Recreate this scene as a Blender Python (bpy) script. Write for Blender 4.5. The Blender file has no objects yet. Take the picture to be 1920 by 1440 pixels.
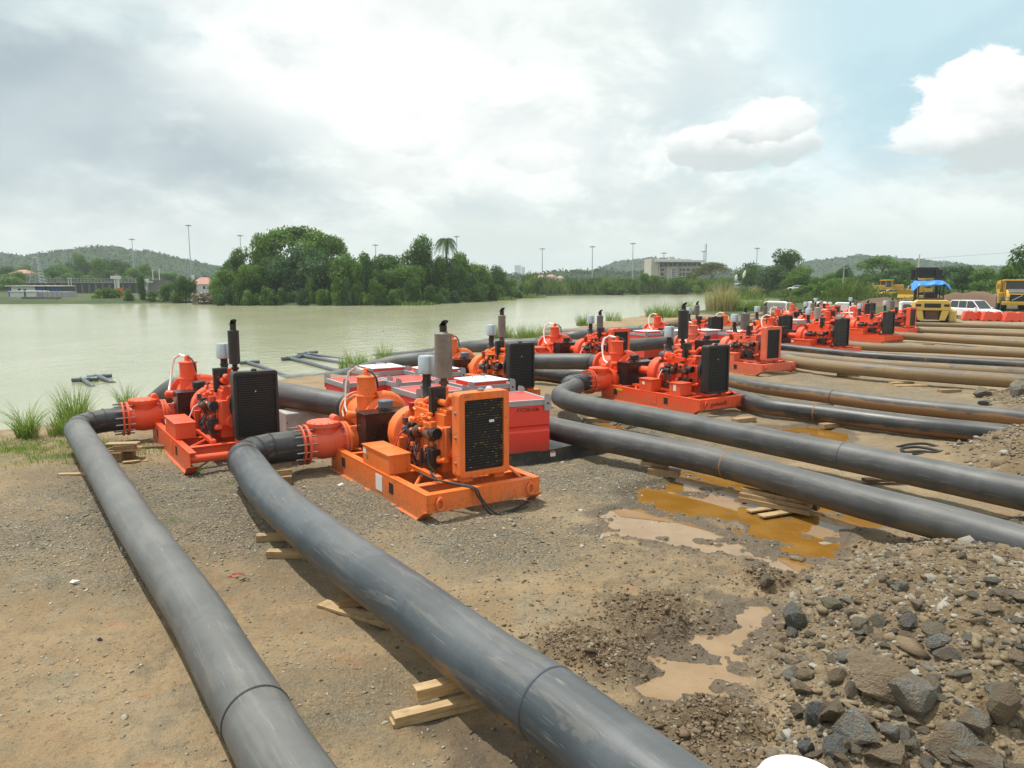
import bpy, bmesh, math, random
import numpy as np
from mathutils import Vector, Matrix
R = math.radians
random.seed(7)
RNG = np.random.default_rng(11)
S = bpy.context.scene
COL = S.collection

# ------------------------------------------------------------------ camera
FPX = 1420.0                      # focal length for a 1920 px wide frame
CAMH = 3.5
PITCH = math.atan((720 - 528) / FPX)
cam = bpy.data.cameras.new("camera")
camo = bpy.data.objects.new("camera", cam)
COL.objects.link(camo)
camo.location = (0, 0, CAMH)
camo.rotation_euler = (R(90) - PITCH, 0, 0)
cam.sensor_width = 36
cam.lens = FPX / 1920 * 36
cam.clip_start = 0.05
cam.clip_end = 12000
S.camera = camo
S.render.resolution_x = 1024
S.render.resolution_y = 768

SUN_EL, SUN_AZ = 69, 155             # direction towards the sun, azimuth from +X towards +Y

# ------------------------------------------------------------------ node helper
class NT:
    def __init__(s, tree):
        s.t = tree; s.n = tree.nodes; s.l = tree.links
        s.n.clear()
    def set(s, sock, v):
        if isinstance(v, bpy.types.NodeSocket): s.l.new(v, sock)
        elif isinstance(v, (tuple, list)) and len(v) == 3 and sock.type == 'RGBA': sock.default_value = (*v, 1)
        else: sock.default_value = v
    def node(s, typ, **kw):
        n = s.n.new(typ)
        ins = kw.pop('ins', {})
        for k, v in kw.items(): setattr(n, k, v)
        for k, v in ins.items(): s.set(n.inputs[k], v)
        return n
    def noise(s, vec, scale, detail=4, rough=.55, dist=0, out='Fac', **kw):
        n = s.node('ShaderNodeTexNoise', ins={'Scale': scale, 'Detail': detail, 'Roughness': rough, 'Distortion': dist}, **kw)
        if vec is not None: s.set(n.inputs['Vector'], vec)
        return n.outputs[out]
    def voro(s, vec, scale, feature='F1', out='Distance', rnd=1):
        n = s.node('ShaderNodeTexVoronoi', feature=feature, ins={'Scale': scale, 'Randomness': rnd})
        if vec is not None: s.set(n.inputs['Vector'], vec)
        return n.outputs[out]
    def ramp(s, fac, stops, interp='LINEAR'):
        n = s.node('ShaderNodeValToRGB'); s.set(n.inputs[0], fac)
        cr = n.color_ramp; cr.interpolation = interp
        while len(cr.elements) < len(stops): cr.elements.new(0.5)
        for e, (p, c) in zip(cr.elements, stops):
            e.position = p
            e.color = (c, c, c, 1) if isinstance(c, (int, float)) else (*c, 1)
        return n.outputs[0]
    def mix(s, fac, a, b, blend='MIX'):
        n = s.node('ShaderNodeMix', data_type='RGBA', blend_type=blend)
        s.set(n.inputs[0], fac); s.set(n.inputs[6], a); s.set(n.inputs[7], b)
        return n.outputs[2]
    def m(s, op, a, b=0.0, c=None, clamp=False):
        n = s.node('ShaderNodeMath', operation=op, use_clamp=clamp)
        s.set(n.inputs[0], a); s.set(n.inputs[1], b)
        if c is not None: s.set(n.inputs[2], c)
        return n.outputs[0]
    def sm(s, v, a, b, lo=0.0, hi=1.0):
        n = s.node('ShaderNodeMapRange', interpolation_type='SMOOTHSTEP')
        s.set(n.inputs[0], v)
        for i, x in zip((1, 2, 3, 4), (a, b, lo, hi)): s.set(n.inputs[i], x)
        return n.outputs[0]
    def sep(s, v):
        n = s.node('ShaderNodeSeparateXYZ'); s.set(n.inputs[0], v); return n.outputs
    def comb(s, x, y, z):
        n = s.node('ShaderNodeCombineXYZ')
        for i, v in enumerate((x, y, z)): s.set(n.inputs[i], v)
        return n.outputs[0]
    def attr(s, name, out='Fac'):
        return s.node('ShaderNodeAttribute', attribute_name=name).outputs[out]
    def bump(s, h, strength=.5, dist=.02, normal=None):
        n = s.node('ShaderNodeBump', ins={'Strength': strength, 'Distance': dist, 'Height': h})
        if normal is not None: s.set(n.inputs['Normal'], normal)
        return n.outputs[0]
    def vmul(s, v, xyz):
        n = s.node('ShaderNodeVectorMath', operation='MULTIPLY'); s.set(n.inputs[0], v); n.inputs[1].default_value = xyz
        return n.outputs[0]

# ------------------------------------------------------------------ world: hazy bright sky with clouds
w = bpy.data.worlds.new("World"); S.world = w; w.use_nodes = True
n = NT(w.node_tree)
sky = n.node('ShaderNodeTexSky', sky_type='NISHITA', sun_disc=False, sun_elevation=R(SUN_EL),
             sun_rotation=R(90 - SUN_AZ), air_density=1.2, dust_density=2.5, ozone_density=1)
skyc = n.mix(1.0, sky.outputs[0], (.10, .10, .10), 'MULTIPLY')
tc = n.node('ShaderNodeTexCoord').outputs['Generated']
x, y, z = n.sep(tc)
az = n.m('ARCTAN2', x, y)                        # 0 ahead, + to the right (radians)
hor = n.m('SQRT', n.m('ADD', n.m('MULTIPLY', x, x), n.m('MULTIPLY', y, y)))
el = n.m('ARCTAN2', z, hor)
# flat cloud-deck coordinates
zz = n.m('ADD', n.m('MAXIMUM', z, 0.0), .42)
deck = n.comb(n.m('DIVIDE', x, zz), n.m('DIVIDE', y, zz), 0.0)
n1 = n.noise(deck, 2.6, 8, .60, .25)
n2 = n.noise(deck, 1.2, 5, .55, .3)
puff = n.comb(n.m('MULTIPLY', az, 1.0), n.m('MULTIPLY', el, 1.7), .3)
n3 = n.noise(puff, 7.5, 8, .55, .1)
n4 = n.noise(puff, 3.2, 4, .5)
n5 = n.m('ADD', n.m('MULTIPLY', n3, .62), n.m('MULTIPLY', n.noise(puff, 21, 8, .62, .2), .38))
def blob(a0, e0, ra, re, soft=.25, amp=1.5, nz=None):
    """noise-edged cloud patch centred on azimuth a0, elevation e0 (degrees)"""
    dx = n.m('DIVIDE', n.m('SUBTRACT', az, R(a0)), R(ra)); dy = n.m('DIVIDE', n.m('SUBTRACT', el, R(e0)), R(re))
    d = n.m('SQRT', n.m('ADD', n.m('MULTIPLY', dx, dx), n.m('MULTIPLY', dy, dy)))
    d = n.m('ADD', d, n.m('MULTIPLY', n.m('SUBTRACT', nz or n3, .5), amp))
    return n.sm(d, 1.0 + soft, 1.0 - soft, 0.0, 1.0), dy
# thin veil over blue
veil = n.mix(n.sm(n2, .34, .60), (.70, .82, .845), (.95, .99, .97))
veil = n.mix(.15, veil, skyc)
# bright overcast deck
cl = n.mix(n.sm(n1, .34, .60), (.78, .86, .85), (1.12, 1.16, 1.12))
deckm = n.sm(n.m('ADD', n1, n.m('MULTIPLY', n.m('SUBTRACT', n2, .5), .7)), .36, .56)
c = n.mix(deckm, veil, cl)
# open pale-blue window upper right, small one upper left
g1, _ = blob(29, 17.5, 17, 9, .5, 1.2, n4)
c = n.mix(n.m('MULTIPLY', g1, .85), c, n.mix(n.sm(n4, .35, .7), (.50, .74, .84), (.70, .85, .89)))
g2, _ = blob(-31, 16.5, 11, 3.5, .6, 1.3, n4)
c = n.mix(n.m('MULTIPLY', g2, .6), c, (.55, .69, .73))
# grey heavy cloud on the left, smaller grey ones
g3, _ = blob(-32, 10.2, 17, 6.3, .5, 2.0, n3)
c = n.mix(n.m('MULTIPLY', g3, 1.0), c, n.mix(n.sm(n4, .3, .7), (.40, .49, .545), (.62, .71, .745)))
g4, _ = blob(1, 19, 16, 3, .6, 1.3, n3)
c = n.mix(n.m('MULTIPLY', g4, .35), c, (.72, .79, .79))
# lit white banks left of centre
g5, _ = blob(-13, 15.5, 10, 5.5, .5, 2.0)
c = n.mix(n.m('MULTIPLY', g5, .7), c, n.mix(n.sm(n3, .3, .62), (.86, .91, .90), (1.15, 1.15, 1.12)))
g5b, _ = blob(-3, 9.5, 11, 3.2, .35, 2.4)
c = n.mix(n.m('MULTIPLY', g5b, .5), c, n.mix(n.sm(n3, .3, .62), (.82, .86, .85), (1.08, 1.09, 1.06)))
# horizon haze
hz = n.sm(el, R(8.5), R(0.5))
c = n.mix(n.m('MULTIPLY', hz, .9), c, n.mix(n.sm(az, R(-30), R(34)), (.74, .785, .77), (.67, .765, .745)))
# cumulus right edge, cumulus right of centre
for a0, e0, ra, re, s in ((31.8, 10.7, 5.8, 3.3, .95), (28.0, 9.2, 3.2, 1.4, .75), (16.0, 9.6, 5.0, 1.6, .85), (18.0, 10.7, 2.8, 1.3, .8), (-8.0, 10.2, 3.2, 1.3, .35), (2, 9.0, 3.5, 1.1, .3)):
    b, dy = blob(a0, e0, ra, re, .10, 2.6, n5)
    shade = n.sm(n.m('ADD', dy, n.m('MULTIPLY', n.m('SUBTRACT', n5, .5), 4.2)), -.85, .55)
    c = n.mix(n.m('MULTIPLY', b, s), c, n.mix(shade, (.66, .72, .72), (1.12, 1.12, 1.10)))
bg = n.node('ShaderNodeBackground', ins={'Color': c, 'Strength': 1.0})
out = n.node('ShaderNodeOutputWorld'); n.l.new(bg.outputs[0], out.inputs[0])

# ------------------------------------------------------------------ sun
sd = bpy.data.lights.new("sun", 'SUN'); sd.energy = 4.7; sd.angle = R(1.2); sd.color = (1, .955, .87)
so = bpy.data.objects.new("sun", sd); COL.objects.link(so)
sdir = Vector((math.cos(R(SUN_EL)) * math.cos(R(SUN_AZ)), math.cos(R(SUN_EL)) * math.sin(R(SUN_AZ)), math.sin(R(SUN_EL))))
so.rotation_euler = sdir.to_track_quat('Z', 'Y').to_euler()
so.location = (30, 10, 60)

S.view_settings.view_transform = 'Standard'
S.view_settings.look = 'None'
S.view_settings.exposure = 0.0
S.view_settings.gamma = 1
S.view_settings.use_curve_mapping = False
S.render.engine = 'CYCLES'
S.cycles.max_bounces = 6
S.cycles.volume_bounces = 1
S.cycles.transparent_max_bounces = 8

# ------------------------------------------------------------------ placing helpers (a photo point put on a real plane)
def G(px, py, z=0.0):
    u = (px - 960) / FPX; v = (720 - py) / FPX
    c_, s_ = math.cos(PITCH), math.sin(PITCH)
    d = (u, c_ + v * s_, -s_ + v * c_)
    t = (z - CAMH) / d[2]
    return (u * t, d[1] * t)
def AT(px, py, dist):
    """world point at horizontal forward distance dist on the sight line"""
    u = (px - 960) / FPX; v = (720 - py) / FPX
    c_, s_ = math.cos(PITCH), math.sin(PITCH)
    d = (u, c_ + v * s_, -s_ + v * c_)
    t = dist / d[1]
    return (u * t, dist, CAMH + d[2] * t)

# ------------------------------------------------------------------ numpy noise
_P = np.random.default_rng(5).random((256, 256))
def vnoise(x, y, f, seed=0):
    x = np.asarray(x, float) * f + seed * 17.3; y = np.asarray(y, float) * f + seed * 9.7
    xi = np.floor(x).astype(int); yi = np.floor(y).astype(int)
    fx = x - xi; fy = y - yi
    fx = fx * fx * (3 - 2 * fx); fy = fy * fy * (3 - 2 * fy)
    a = _P[xi % 256, yi % 256]; b = _P[(xi + 1) % 256, yi % 256]
    c = _P[xi % 256, (yi + 1) % 256]; d = _P[(xi + 1) % 256, (yi + 1) % 256]
    return (a * (1 - fx) + b * fx) * (1 - fy) + (c * (1 - fx) + d * fx) * fy
def fbm(x, y, f, o=4, seed=0, g=.5):
    r = 0; a = 1; t = 0
    for i in range(o):
        r = r + a * vnoise(x, y, f * 2.03 ** i, seed + i * 3); t += a; a *= g
    return r / t
def sstep(v, a, b):
    t = np.clip((v - a) / (b - a), 0, 1); return t * t * (3 - 2 * t)
def seg_dist(x, y, poly, closed=True):
    d = np.full(np.shape(x), 1e9)
    m = len(poly)
    for i in range(m if closed else m - 1):
        ax, ay = poly[i]; bx, by = poly[(i + 1) % m]
        dx, dy = bx - ax, by - ay
        t = np.clip(((x - ax) * dx + (y - ay) * dy) / (dx * dx + dy * dy + 1e-9), 0, 1)
        d = np.minimum(d, np.hypot(x - ax - t * dx, y - ay - t * dy))
    return d
def inside(x, y, poly):
    r = np.zeros(np.shape(x), bool)
    m = len(poly)
    for i in range(m):
        ax, ay = poly[i]; bx, by = poly[(i + 1) % m]
        if ay == by: continue
        r ^= ((ay > y) != (by > y)) & (x < (bx - ax) * (y - ay) / (by - ay) + ax)
    return r
def sdf(x, y, poly):
    d = seg_dist(x, y, poly)
    return np.where(inside(x, y, poly), d, -d)     # + inside

# ------------------------------------------------------------------ mesh builder
def perp(d):
    d = d.normalized()
    u = d.cross(Vector((0, 0, 1)))
    if u.length < 1e-3: u = d.cross(Vector((1, 0, 0)))
    u.normalize(); return u, d.cross(u)
class MB:
    def __init__(s): s.v = []; s.f = []; s.sm = []; s.uv = None
    def add(s, vs, fs, smooth=False):
        o = len(s.v); s.v += [tuple(a) for a in vs]
        for f in fs: s.f.append(tuple(i + o for i in f)); s.sm.append(smooth)
        return s
    def box(s, cx, cy, cz, sx, sy, sz, rz=0, M=None):
        vs = []
        for a in (-.5, .5):
            for b in (-.5, .5):
                for c in (-.5, .5):
                    p = Vector((a * sx, b * sy, c * sz))
                    if rz: p.rotate(Matrix.Rotation(rz, 3, 'Z'))
                    if M is not None: p = M @ p
                    vs.append((p.x + cx, p.y + cy, p.z + cz))
        return s.add(vs, [(0, 1, 3, 2), (4, 6, 7, 5), (0, 4, 5, 1), (2, 3, 7, 6), (0, 2, 6, 4), (1, 5, 7, 3)])
    def box2(s, x0, x1, y0, y1, z0, z1):
        return s.box((x0 + x1) / 2, (y0 + y1) / 2, (z0 + z1) / 2, x1 - x0, y1 - y0, z1 - z0)
    def rod(s, p0, p1, r0, r1=None, n=12, caps=True):
        r1 = r0 if r1 is None else r1
        p0 = Vector(p0); p1 = Vector(p1); u, w_ = perp(p1 - p0)
        vs = []
        for p, r in ((p0, r0), (p1, r1)):
            for i in range(n):
                a = 2 * math.pi * i / n
                vs.append(p + (u * math.cos(a) + w_ * math.sin(a)) * r)
        s.add(vs, [(i, (i + 1) % n, n + (i + 1) % n, n + i) for i in range(n)], True)
        if caps:
            o = len(s.v) - 2 * n
            s.f.append(tuple(o + i for i in reversed(range(n)))); s.sm.append(False)
            s.f.append(tuple(o + n + i for i in range(n))); s.sm.append(False)
        return s
    def lathe(s, prof, o=(0, 0, 0), d=(0, 0, 1), n=24, smooth=True):
        """prof: list of (distance along axis, radius)"""
        o = Vector(o); d = Vector(d).normalized(); u, w_ = perp(d)
        vs = []
        for h, r in prof:
            for i in range(n):
                a = 2 * math.pi * i / n
                vs.append(o + d * h + (u * math.cos(a) + w_ * math.sin(a)) * max(r, 1e-4))
        fs = [(k * n + i, k * n + (i + 1) % n, (k + 1) * n + (i + 1) % n, (k + 1) * n + i)
              for k in range(len(prof) - 1) for i in range(n)]
        fs += [tuple(reversed(range(n))), tuple((len(prof) - 1) * n + i for i in range(n))]
        s.add(vs, fs, smooth)
        s.sm[-1] = False; s.sm[-2] = False
        return s
    def tube(s, pts, r, n=10, caps=True, uv=False):
        """swept round tube; pts list, r number or list; corners mitred"""
        P_ = [Vector(p) for p in pts]; m = len(P_)
        rr = r if isinstance(r, (list, tuple)) else [r] * m
        up = Vector((0, 0, 1)); o = len(s.v)
        ln = 0; uvrow = []
        tp = (P_[1] - P_[0]).normalized()
        if abs(tp.z) > .95: up = Vector((0, 1, 0))
        sx = tp.cross(up).normalized(); sy = sx.cross(tp).normalized()
        vs = []
        for i in range(m):
            a = (P_[i] - P_[i - 1]).normalized() if i else (P_[1] - P_[0]).normalized()
            b = (P_[i + 1] - P_[i]).normalized() if i < m - 1 else a
            t = (a + b).normalized()
            if i: ln += (P_[i] - P_[i - 1]).length
            uvrow.append(ln)
            q = tp.rotation_difference(t); sx = (q @ sx).normalized(); sy = (q @ sy).normalized(); tp = t
            if abs(t.z) < .9 and uv:
                sx = t.cross(Vector((0, 0, 1))).normalized(); sy = sx.cross(t).normalized()
            ch = max(.3, a.dot(t))
            axis = a.cross(b)
            for k in range(n):
                an = 2 * math.pi * k / n
                off = (sx * math.cos(an) + sy * math.sin(an)) * rr[i]
                if axis.length > 1e-4:
                    bd = (t.cross(axis)).normalized()
                    off = off + bd * off.dot(bd) * (1 / ch - 1)
                vs.append(P_[i] + off)
        fs = [(k * n + i, k * n + (i + 1) % n, (k + 1) * n + (i + 1) % n, (k + 1) * n + i)
              for k in range(m - 1) for i in range(n)]
        f0 = len(s.f)
        s.add(vs, fs, True)
        if uv:
            if s.uv is None: s.uv = {}
            for k in range(m - 1):
                for i in range(n):
                    s.uv[f0 + k * n + i] = ((i / n, uvrow[k]), ((i + 1) / n, uvrow[k]), ((i + 1) / n, uvrow[k + 1]), (i / n, uvrow[k + 1]))
        if caps:
            s.f.append(tuple(o + i for i in reversed(range(n)))); s.sm.append(False)
            s.f.append(tuple(o + (m - 1) * n + i for i in range(n))); s.sm.append(False)
        return s
    def prism(s, pts, z0, z1, axis='z'):
        """extrude a polygon. axis z: pts are xy; axis y: pts are xz extruded over y"""
        m = len(pts)
        if axis == 'z': vs = [(a, b, z0) for a, b in pts] + [(a, b, z1) for a, b in pts]
        elif axis == 'y': vs = [(a, z0, b) for a, b in pts] + [(a, z1, b) for a, b in pts]
        else: vs = [(z0, a, b) for a, b in pts] + [(z1, a, b) for a, b in pts]
        return s.add(vs, [tuple(reversed(range(m))), tuple(range(m, 2 * m))] + [(i, (i + 1) % m, m + (i + 1) % m, m + i) for i in range(m)])
    def mesh(s, name):
        me = bpy.data.meshes.new(name); me.from_pydata(s.v, [], s.f)
        me.polygons.foreach_set('use_smooth', s.sm)
        if s.uv is not None:
            l = me.uv_layers.new(name='UVMap')
            for fi, uvs in s.uv.items():
                p = me.polygons[fi]
                for j, li in enumerate(p.loop_indices): l.data[li].uv = uvs[j]
        bm = bmesh.new(); bm.from_mesh(me); bmesh.ops.recalc_face_normals(bm, faces=bm.faces); bm.to_mesh(me); bm.free()
        if any(s.sm): me.set_sharp_from_angle(angle=R(38))
        return me
    def build(s, name, mat, parent=None, loc=None, rz=0, bevel=0, label=None):
        me = s.mesh(name)
        return put(name, me, mat, parent, loc, rz, bevel, label)
def put(name, me, mat, parent=None, loc=None, rz=0, bevel=0, label=None):
    o = bpy.data.objects.new(name, me)
    if mat is not None and not me.materials: me.materials.append(mat)
    COL.objects.link(o)
    if parent is not None: o.parent = parent
    if loc is not None: o.location = loc
    if rz: o.rotation_euler = (0, 0, rz)
    if bevel:
        b = o.modifiers.new('bevel', 'BEVEL'); b.width = bevel; b.segments = 2; b.limit_method = 'ANGLE'; b.angle_limit = R(40)
        b.harden_normals = False
    if label: o['label'] = label
    return o
def thing(name, label, cat, loc=(0, 0, 0), rz=0, group=None):
    o = bpy.data.objects.new(name, None); COL.objects.link(o); o.empty_display_size = .3
    o.location = loc; o.rotation_euler = (0, 0, rz)
    return tag(o, label, cat, group)
def tag(o, label, cat, group=None, kind=None):
    if label: o['label'] = label
    if cat: o['category'] = cat
    if group: o['group'] = group
    if kind: o['kind'] = kind
    return o
def npmesh(name, V, F, mat=None, smooth=False, attrs=None, fattrs=None):
    """fast mesh from arrays; F is (m,3) or (m,4)"""
    me = bpy.data.meshes.new(name)
    V = np.asarray(V, np.float32); F = np.asarray(F, np.int32); k = F.shape[1]
    me.vertices.add(len(V)); me.vertices.foreach_set('co', V.ravel())
    me.loops.add(F.size); me.loops.foreach_set('vertex_index', F.ravel())
    me.polygons.add(len(F)); me.polygons.foreach_set('loop_start', np.arange(0, F.size, k, dtype=np.int32))
    me.polygons.foreach_set('loop_total', np.full(len(F), k, np.int32))
    if smooth: me.polygons.foreach_set('use_smooth', np.ones(len(F), bool))
    for nm, a in (attrs or {}).items():
        at = me.attributes.new(nm, 'FLOAT', 'POINT'); at.data.foreach_set('value', np.asarray(a, np.float32))
    for nm, a in (fattrs or {}).items():
        at = me.attributes.new(nm, 'FLOAT', 'FACE'); at.data.foreach_set('value', np.asarray(a, np.float32))
    me.update(calc_edges=True); me.validate()
    if mat: me.materials.append(mat)
    return me
def dup(root, loc=None, rz=None, label=None, group=None):
    r = root.copy(); COL.objects.link(r)
    if loc is not None: r.location = loc
    if rz is not None: r.rotation_euler = (0, 0, rz)
    if label: r['label'] = label
    if group: r['group'] = group
    for ch in list(root.children):
        c_ = ch.copy(); COL.objects.link(c_); c_.parent = r
        for g_ in list(ch.children):
            d_ = g_.copy(); COL.objects.link(d_); d_.parent = c_
    return r

# ------------------------------------------------------------------ materials
def mat(name):
    m_ = bpy.data.materials.new(name); m_.use_nodes = True
    return m_, NT(m_.node_tree)
def finish(n, **ins):
    b = n.node('ShaderNodeBsdfPrincipled')
    for k, v in ins.items(): n.set(b.inputs[k.replace('_', ' ')], v)
    o = n.node('ShaderNodeOutputMaterial'); n.l.new(b.outputs[0], o.inputs[0]); return b
def objco(n): return n.node('ShaderNodeTexCoord').outputs['Object']
def worldco(n): return n.node('ShaderNodeNewGeometry').outputs['Position']
def paint(name, col, rough=.38, dirt=.35, fade=.25, rust=.5):
    """worn enamel: faded patches, dust, chips of rust"""
    m_, n = mat(name); v = objco(n)
    a = n.noise(v, 2.2, 5, .6); b = n.noise(v, 38, 4, .6); d = n.noise(v, 9, 6, .7)
    fad = tuple(min(1, c_ * .72 + .13) for c_ in col); dk = tuple(c_ * .62 for c_ in col)
    c_ = n.mix(n.m('MULTIPLY', n.sm(a, .42, .72), fade), col, fad)
    c_ = n.mix(n.m('MULTIPLY', n.sm(b, .5, .75), .28), c_, dk)
    st = n.noise(n.vmul(v, (14, 14, 1.3)), 1.0, 4, .6)
    c_ = n.mix(n.m('MULTIPLY', n.sm(st, .52, .72), dirt), c_, (.20, .12, .07))
    zz = n.sep(v)[2]; sp = n.noise(v, 16, 6, .7)
    spl = n.sm(n.m('ADD', sp, n.m('MULTIPLY', zz, -.55)), .34, .50)
    c_ = n.mix(n.m('MULTIPLY', spl, .55), c_, (.24, .165, .09))
    oil = n.noise(v, 3.3, 5, .65, .5)
    c_ = n.mix(n.m('MULTIPLY', n.sm(oil, .60, .70), dirt), c_, tuple(x_ * .30 for x_ in col))
    ch = n.m('MULTIPLY', n.sm(d, .645, .67), rust)
    c_ = n.mix(ch, c_, (.06, .025, .012))
    finish(n, Base_Color=c_, Roughness=n.sm(n.m('ADD', a, n.m('MULTIPLY', ch, .5)), .2, .8, rough - .06, rough + .22),
           Normal=n.bump(n.m('ADD', b, n.m('MULTIPLY', d, .6)), .12, .004), Specular_IOR_Level=.45)
    return m_
def plain(name, col, rough=.5, metal=0.0, var=.25, scale=12, bump=.1, spec=.5):
    m_, n = mat(name); v = objco(n)
    a = n.noise(v, scale, 5, .6); b = n.noise(v, scale * .25, 4, .6)
    c_ = n.mix(n.m('MULTIPLY', n.sm(a, .35, .7), var), col, tuple(x * .55 for x in col))
    c_ = n.mix(n.m('MULTIPLY', n.sm(b, .4, .7), var), c_, tuple(min(1, x * 1.3 + .02) for x in col))
    finish(n, Base_Color=c_, Roughness=n.sm(a, .2, .8, rough - .08, rough + .12), Metallic=metal,
           Normal=n.bump(a, bump, .004), Specular_IOR_Level=spec)
    return m_
def hdpe(name, base, mud=(.26, .16, .075), amt=.5, high=.5, rough=.36):
    """polyethylene pipe: u = round the pipe (0 side, .25 top), v = metres along"""
    m_, n = mat(name)
    uv = n.node('ShaderNodeUVMap').outputs[0]; u, v_, _ = n.sep(uv)
    ob = objco(n)
    # height round the ring: sin(2 pi u)
    hgt = n.m('SINE', n.m('MULTIPLY', u, 2 * math.pi))
    streak = n.noise(n.comb(n.m('MULTIPLY', u, 26.0), n.m('MULTIPLY', v_, .55), 0.0), 1.0, 6, .65)
    patch = n.noise(ob, 1.1, 6, .62, .4)
    scuff = n.noise(n.comb(n.m('MULTIPLY', u, 13.0), n.m('MULTIPLY', v_, .8), 3.0), 1.0, 8, .72, .5)
    fine = n.noise(ob, 60, 3, .6)
    c_ = n.mix(n.sm(patch, .34, .68), base, tuple(x * 1.45 + .012 for x in base))
    c_ = n.mix(n.m('MULTIPLY', n.sm(streak, .50, .72), .30), c_, tuple(x * 2.3 + .03 for x in base))
    c_ = n.mix(n.m('MULTIPLY', n.sm(scuff, .54, .60), .36), c_, (.155, .145, .125))
    thin = n.noise(n.comb(n.m('MULTIPLY', u, 60.0), n.m('MULTIPLY', v_, 2.2), 5.0), 1.0, 3, .5, .8)
    c_ = n.mix(n.m('MULTIPLY', n.sm(thin, .66, .70), .30), c_, (.30, .30, .29))
    # dried mud, mostly low on the flanks
    mk = n.m('ADD', n.m('MULTIPLY', hgt, -.42), n.m('ADD', n.m('MULTIPLY', patch, .9), n.m('MULTIPLY', streak, .45)))
    mm = n.m('MULTIPLY', n.sm(mk, 1.02 - high * .36, 1.11 - high * .36), amt)
    c_ = n.mix(mm, c_, n.mix(n.sm(fine, .35, .7), mud, tuple(x * .6 for x in mud)))
    dust = n.m('MULTIPLY', n.sm(n.m('ADD', hgt, n.m('MULTIPLY', patch, .8)), .7, 1.7), .16)
    c_ = n.mix(dust, c_, (.34, .31, .26))
    finish(n, Base_Color=c_, Roughness=n.m('ADD', n.sm(scuff, .3, .75, rough - .03, rough + .12), n.m('MULTIPLY', mm, .28)),
           Normal=n.bump(n.m('ADD', n.m('MULTIPLY', streak, .6), fine), .16, .004), Specular_IOR_Level=.5)
    return m_
M = {}
M['orange'] = paint('orange enamel', (.80, .165, .025), dirt=.35, rust=.8)
M['red'] = paint('red-orange enamel', (.78, .085, .022), fade=.2, dirt=.22, rust=.35)
M['redfaded'] = paint('faded salmon enamel', (.72, .13, .06), rough=.5, fade=.5, dirt=.25, rust=.4)
M['valve'] = paint('salmon red valve paint', (.70, .12, .055), rough=.45, fade=.35, dirt=.3, rust=.3)
M['tankred'] = paint('fuel tank red', (.76, .052, .030), rough=.42, fade=.3, dirt=.12, rust=.12)
M['black'] = plain('black plastic', (.018, .018, .019), .42, var=.3)
M['blackmetal'] = plain('black sheet metal', (.016, .014, .014), .28, var=.4, scale=5)
M['rubber'] = plain('black rubber', (.02, .02, .02), .6)
M['core'] = plain('radiator core black', (.012, .012, .012), .55, scale=60, bump=.5)
M['steel'] = plain('zinc steel', (.30, .30, .29), .38, .8, .4, 18)
M['galv'] = plain('galvanised grey', (.36, .37, .38), .48, .35, .35, 14)
M['ruststeel'] = plain('heat-rusted muffler', (.235, .205, .175), .55, .3, .7, 5, .2)
M['greysteel'] = plain('weathered grey muffler', (.16, .155, .15), .5, .35, .5, 6, .15)
M['palesteel'] = plain('pale grey muffler', (.34, .31, .27), .55, .2, .4, 6, .15)
M['filter'] = plain('aluminium air filter', (.42, .49, .53), .35, .35, .2, 8, .05)
M['hose'] = plain('cream hose', (.55, .47, .38), .5, var=.2)
M['whitehose'] = plain('white hose', (.75, .68, .66), .5, var=.2)
M['redwire'] = plain('red wire', (.45, .05, .035), .5)
M['white'] = plain('white sticker', (.72, .72, .70), .5, var=.12)
M['tarp'] = plain('white tarp', (.78, .80, .82), .6, var=.1)
M['brown'] = plain('oily engine brown', (.10, .045, .025), .5, .2, .6, 16, .3)
M['greenstick'] = plain('green sticker', (.05, .22, .10), .5)
M['yellowstick'] = plain('yellow sticker', (.62, .42, .03), .5)
M['redstick'] = plain('red sticker', (.62, .08, .03), .5)
M['darkred'] = plain('dark red box', (.25, .02, .012), .35)
M['pipeA'] = hdpe('hdpe light', (.062, .067, .069), (.20, .15, .085), .65, .45, .46)
M['pipeB'] = hdpe('hdpe dark blue', (.036, .047, .057), (.33, .19, .065), .85, .62, .40)
M['pipeC'] = hdpe('hdpe dark', (.042, .045, .048), (.16, .115, .065), .7, .55, .50)
M['pipeE'] = hdpe('hdpe black wet', (.020, .021, .023), (.27, .12, .045), .85, .62, .40)
M['pipeF'] = hdpe('hdpe muddy orange', (.050, .048, .046), (.30, .155, .065), .95, 1.45, .45)
M['pipeG'] = hdpe('hdpe muddy brown', (.09, .075, .055), (.27, .185, .095), .95, 1.9, .5)
M['elbow'] = hdpe('hdpe fresh elbow', (.016, .019, .022), (.08, .07, .05), .25, .1, .38)
M['glass'] = plain('smoked glass', (.02, .03, .035), .12, var=.1, spec=.8)

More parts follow.
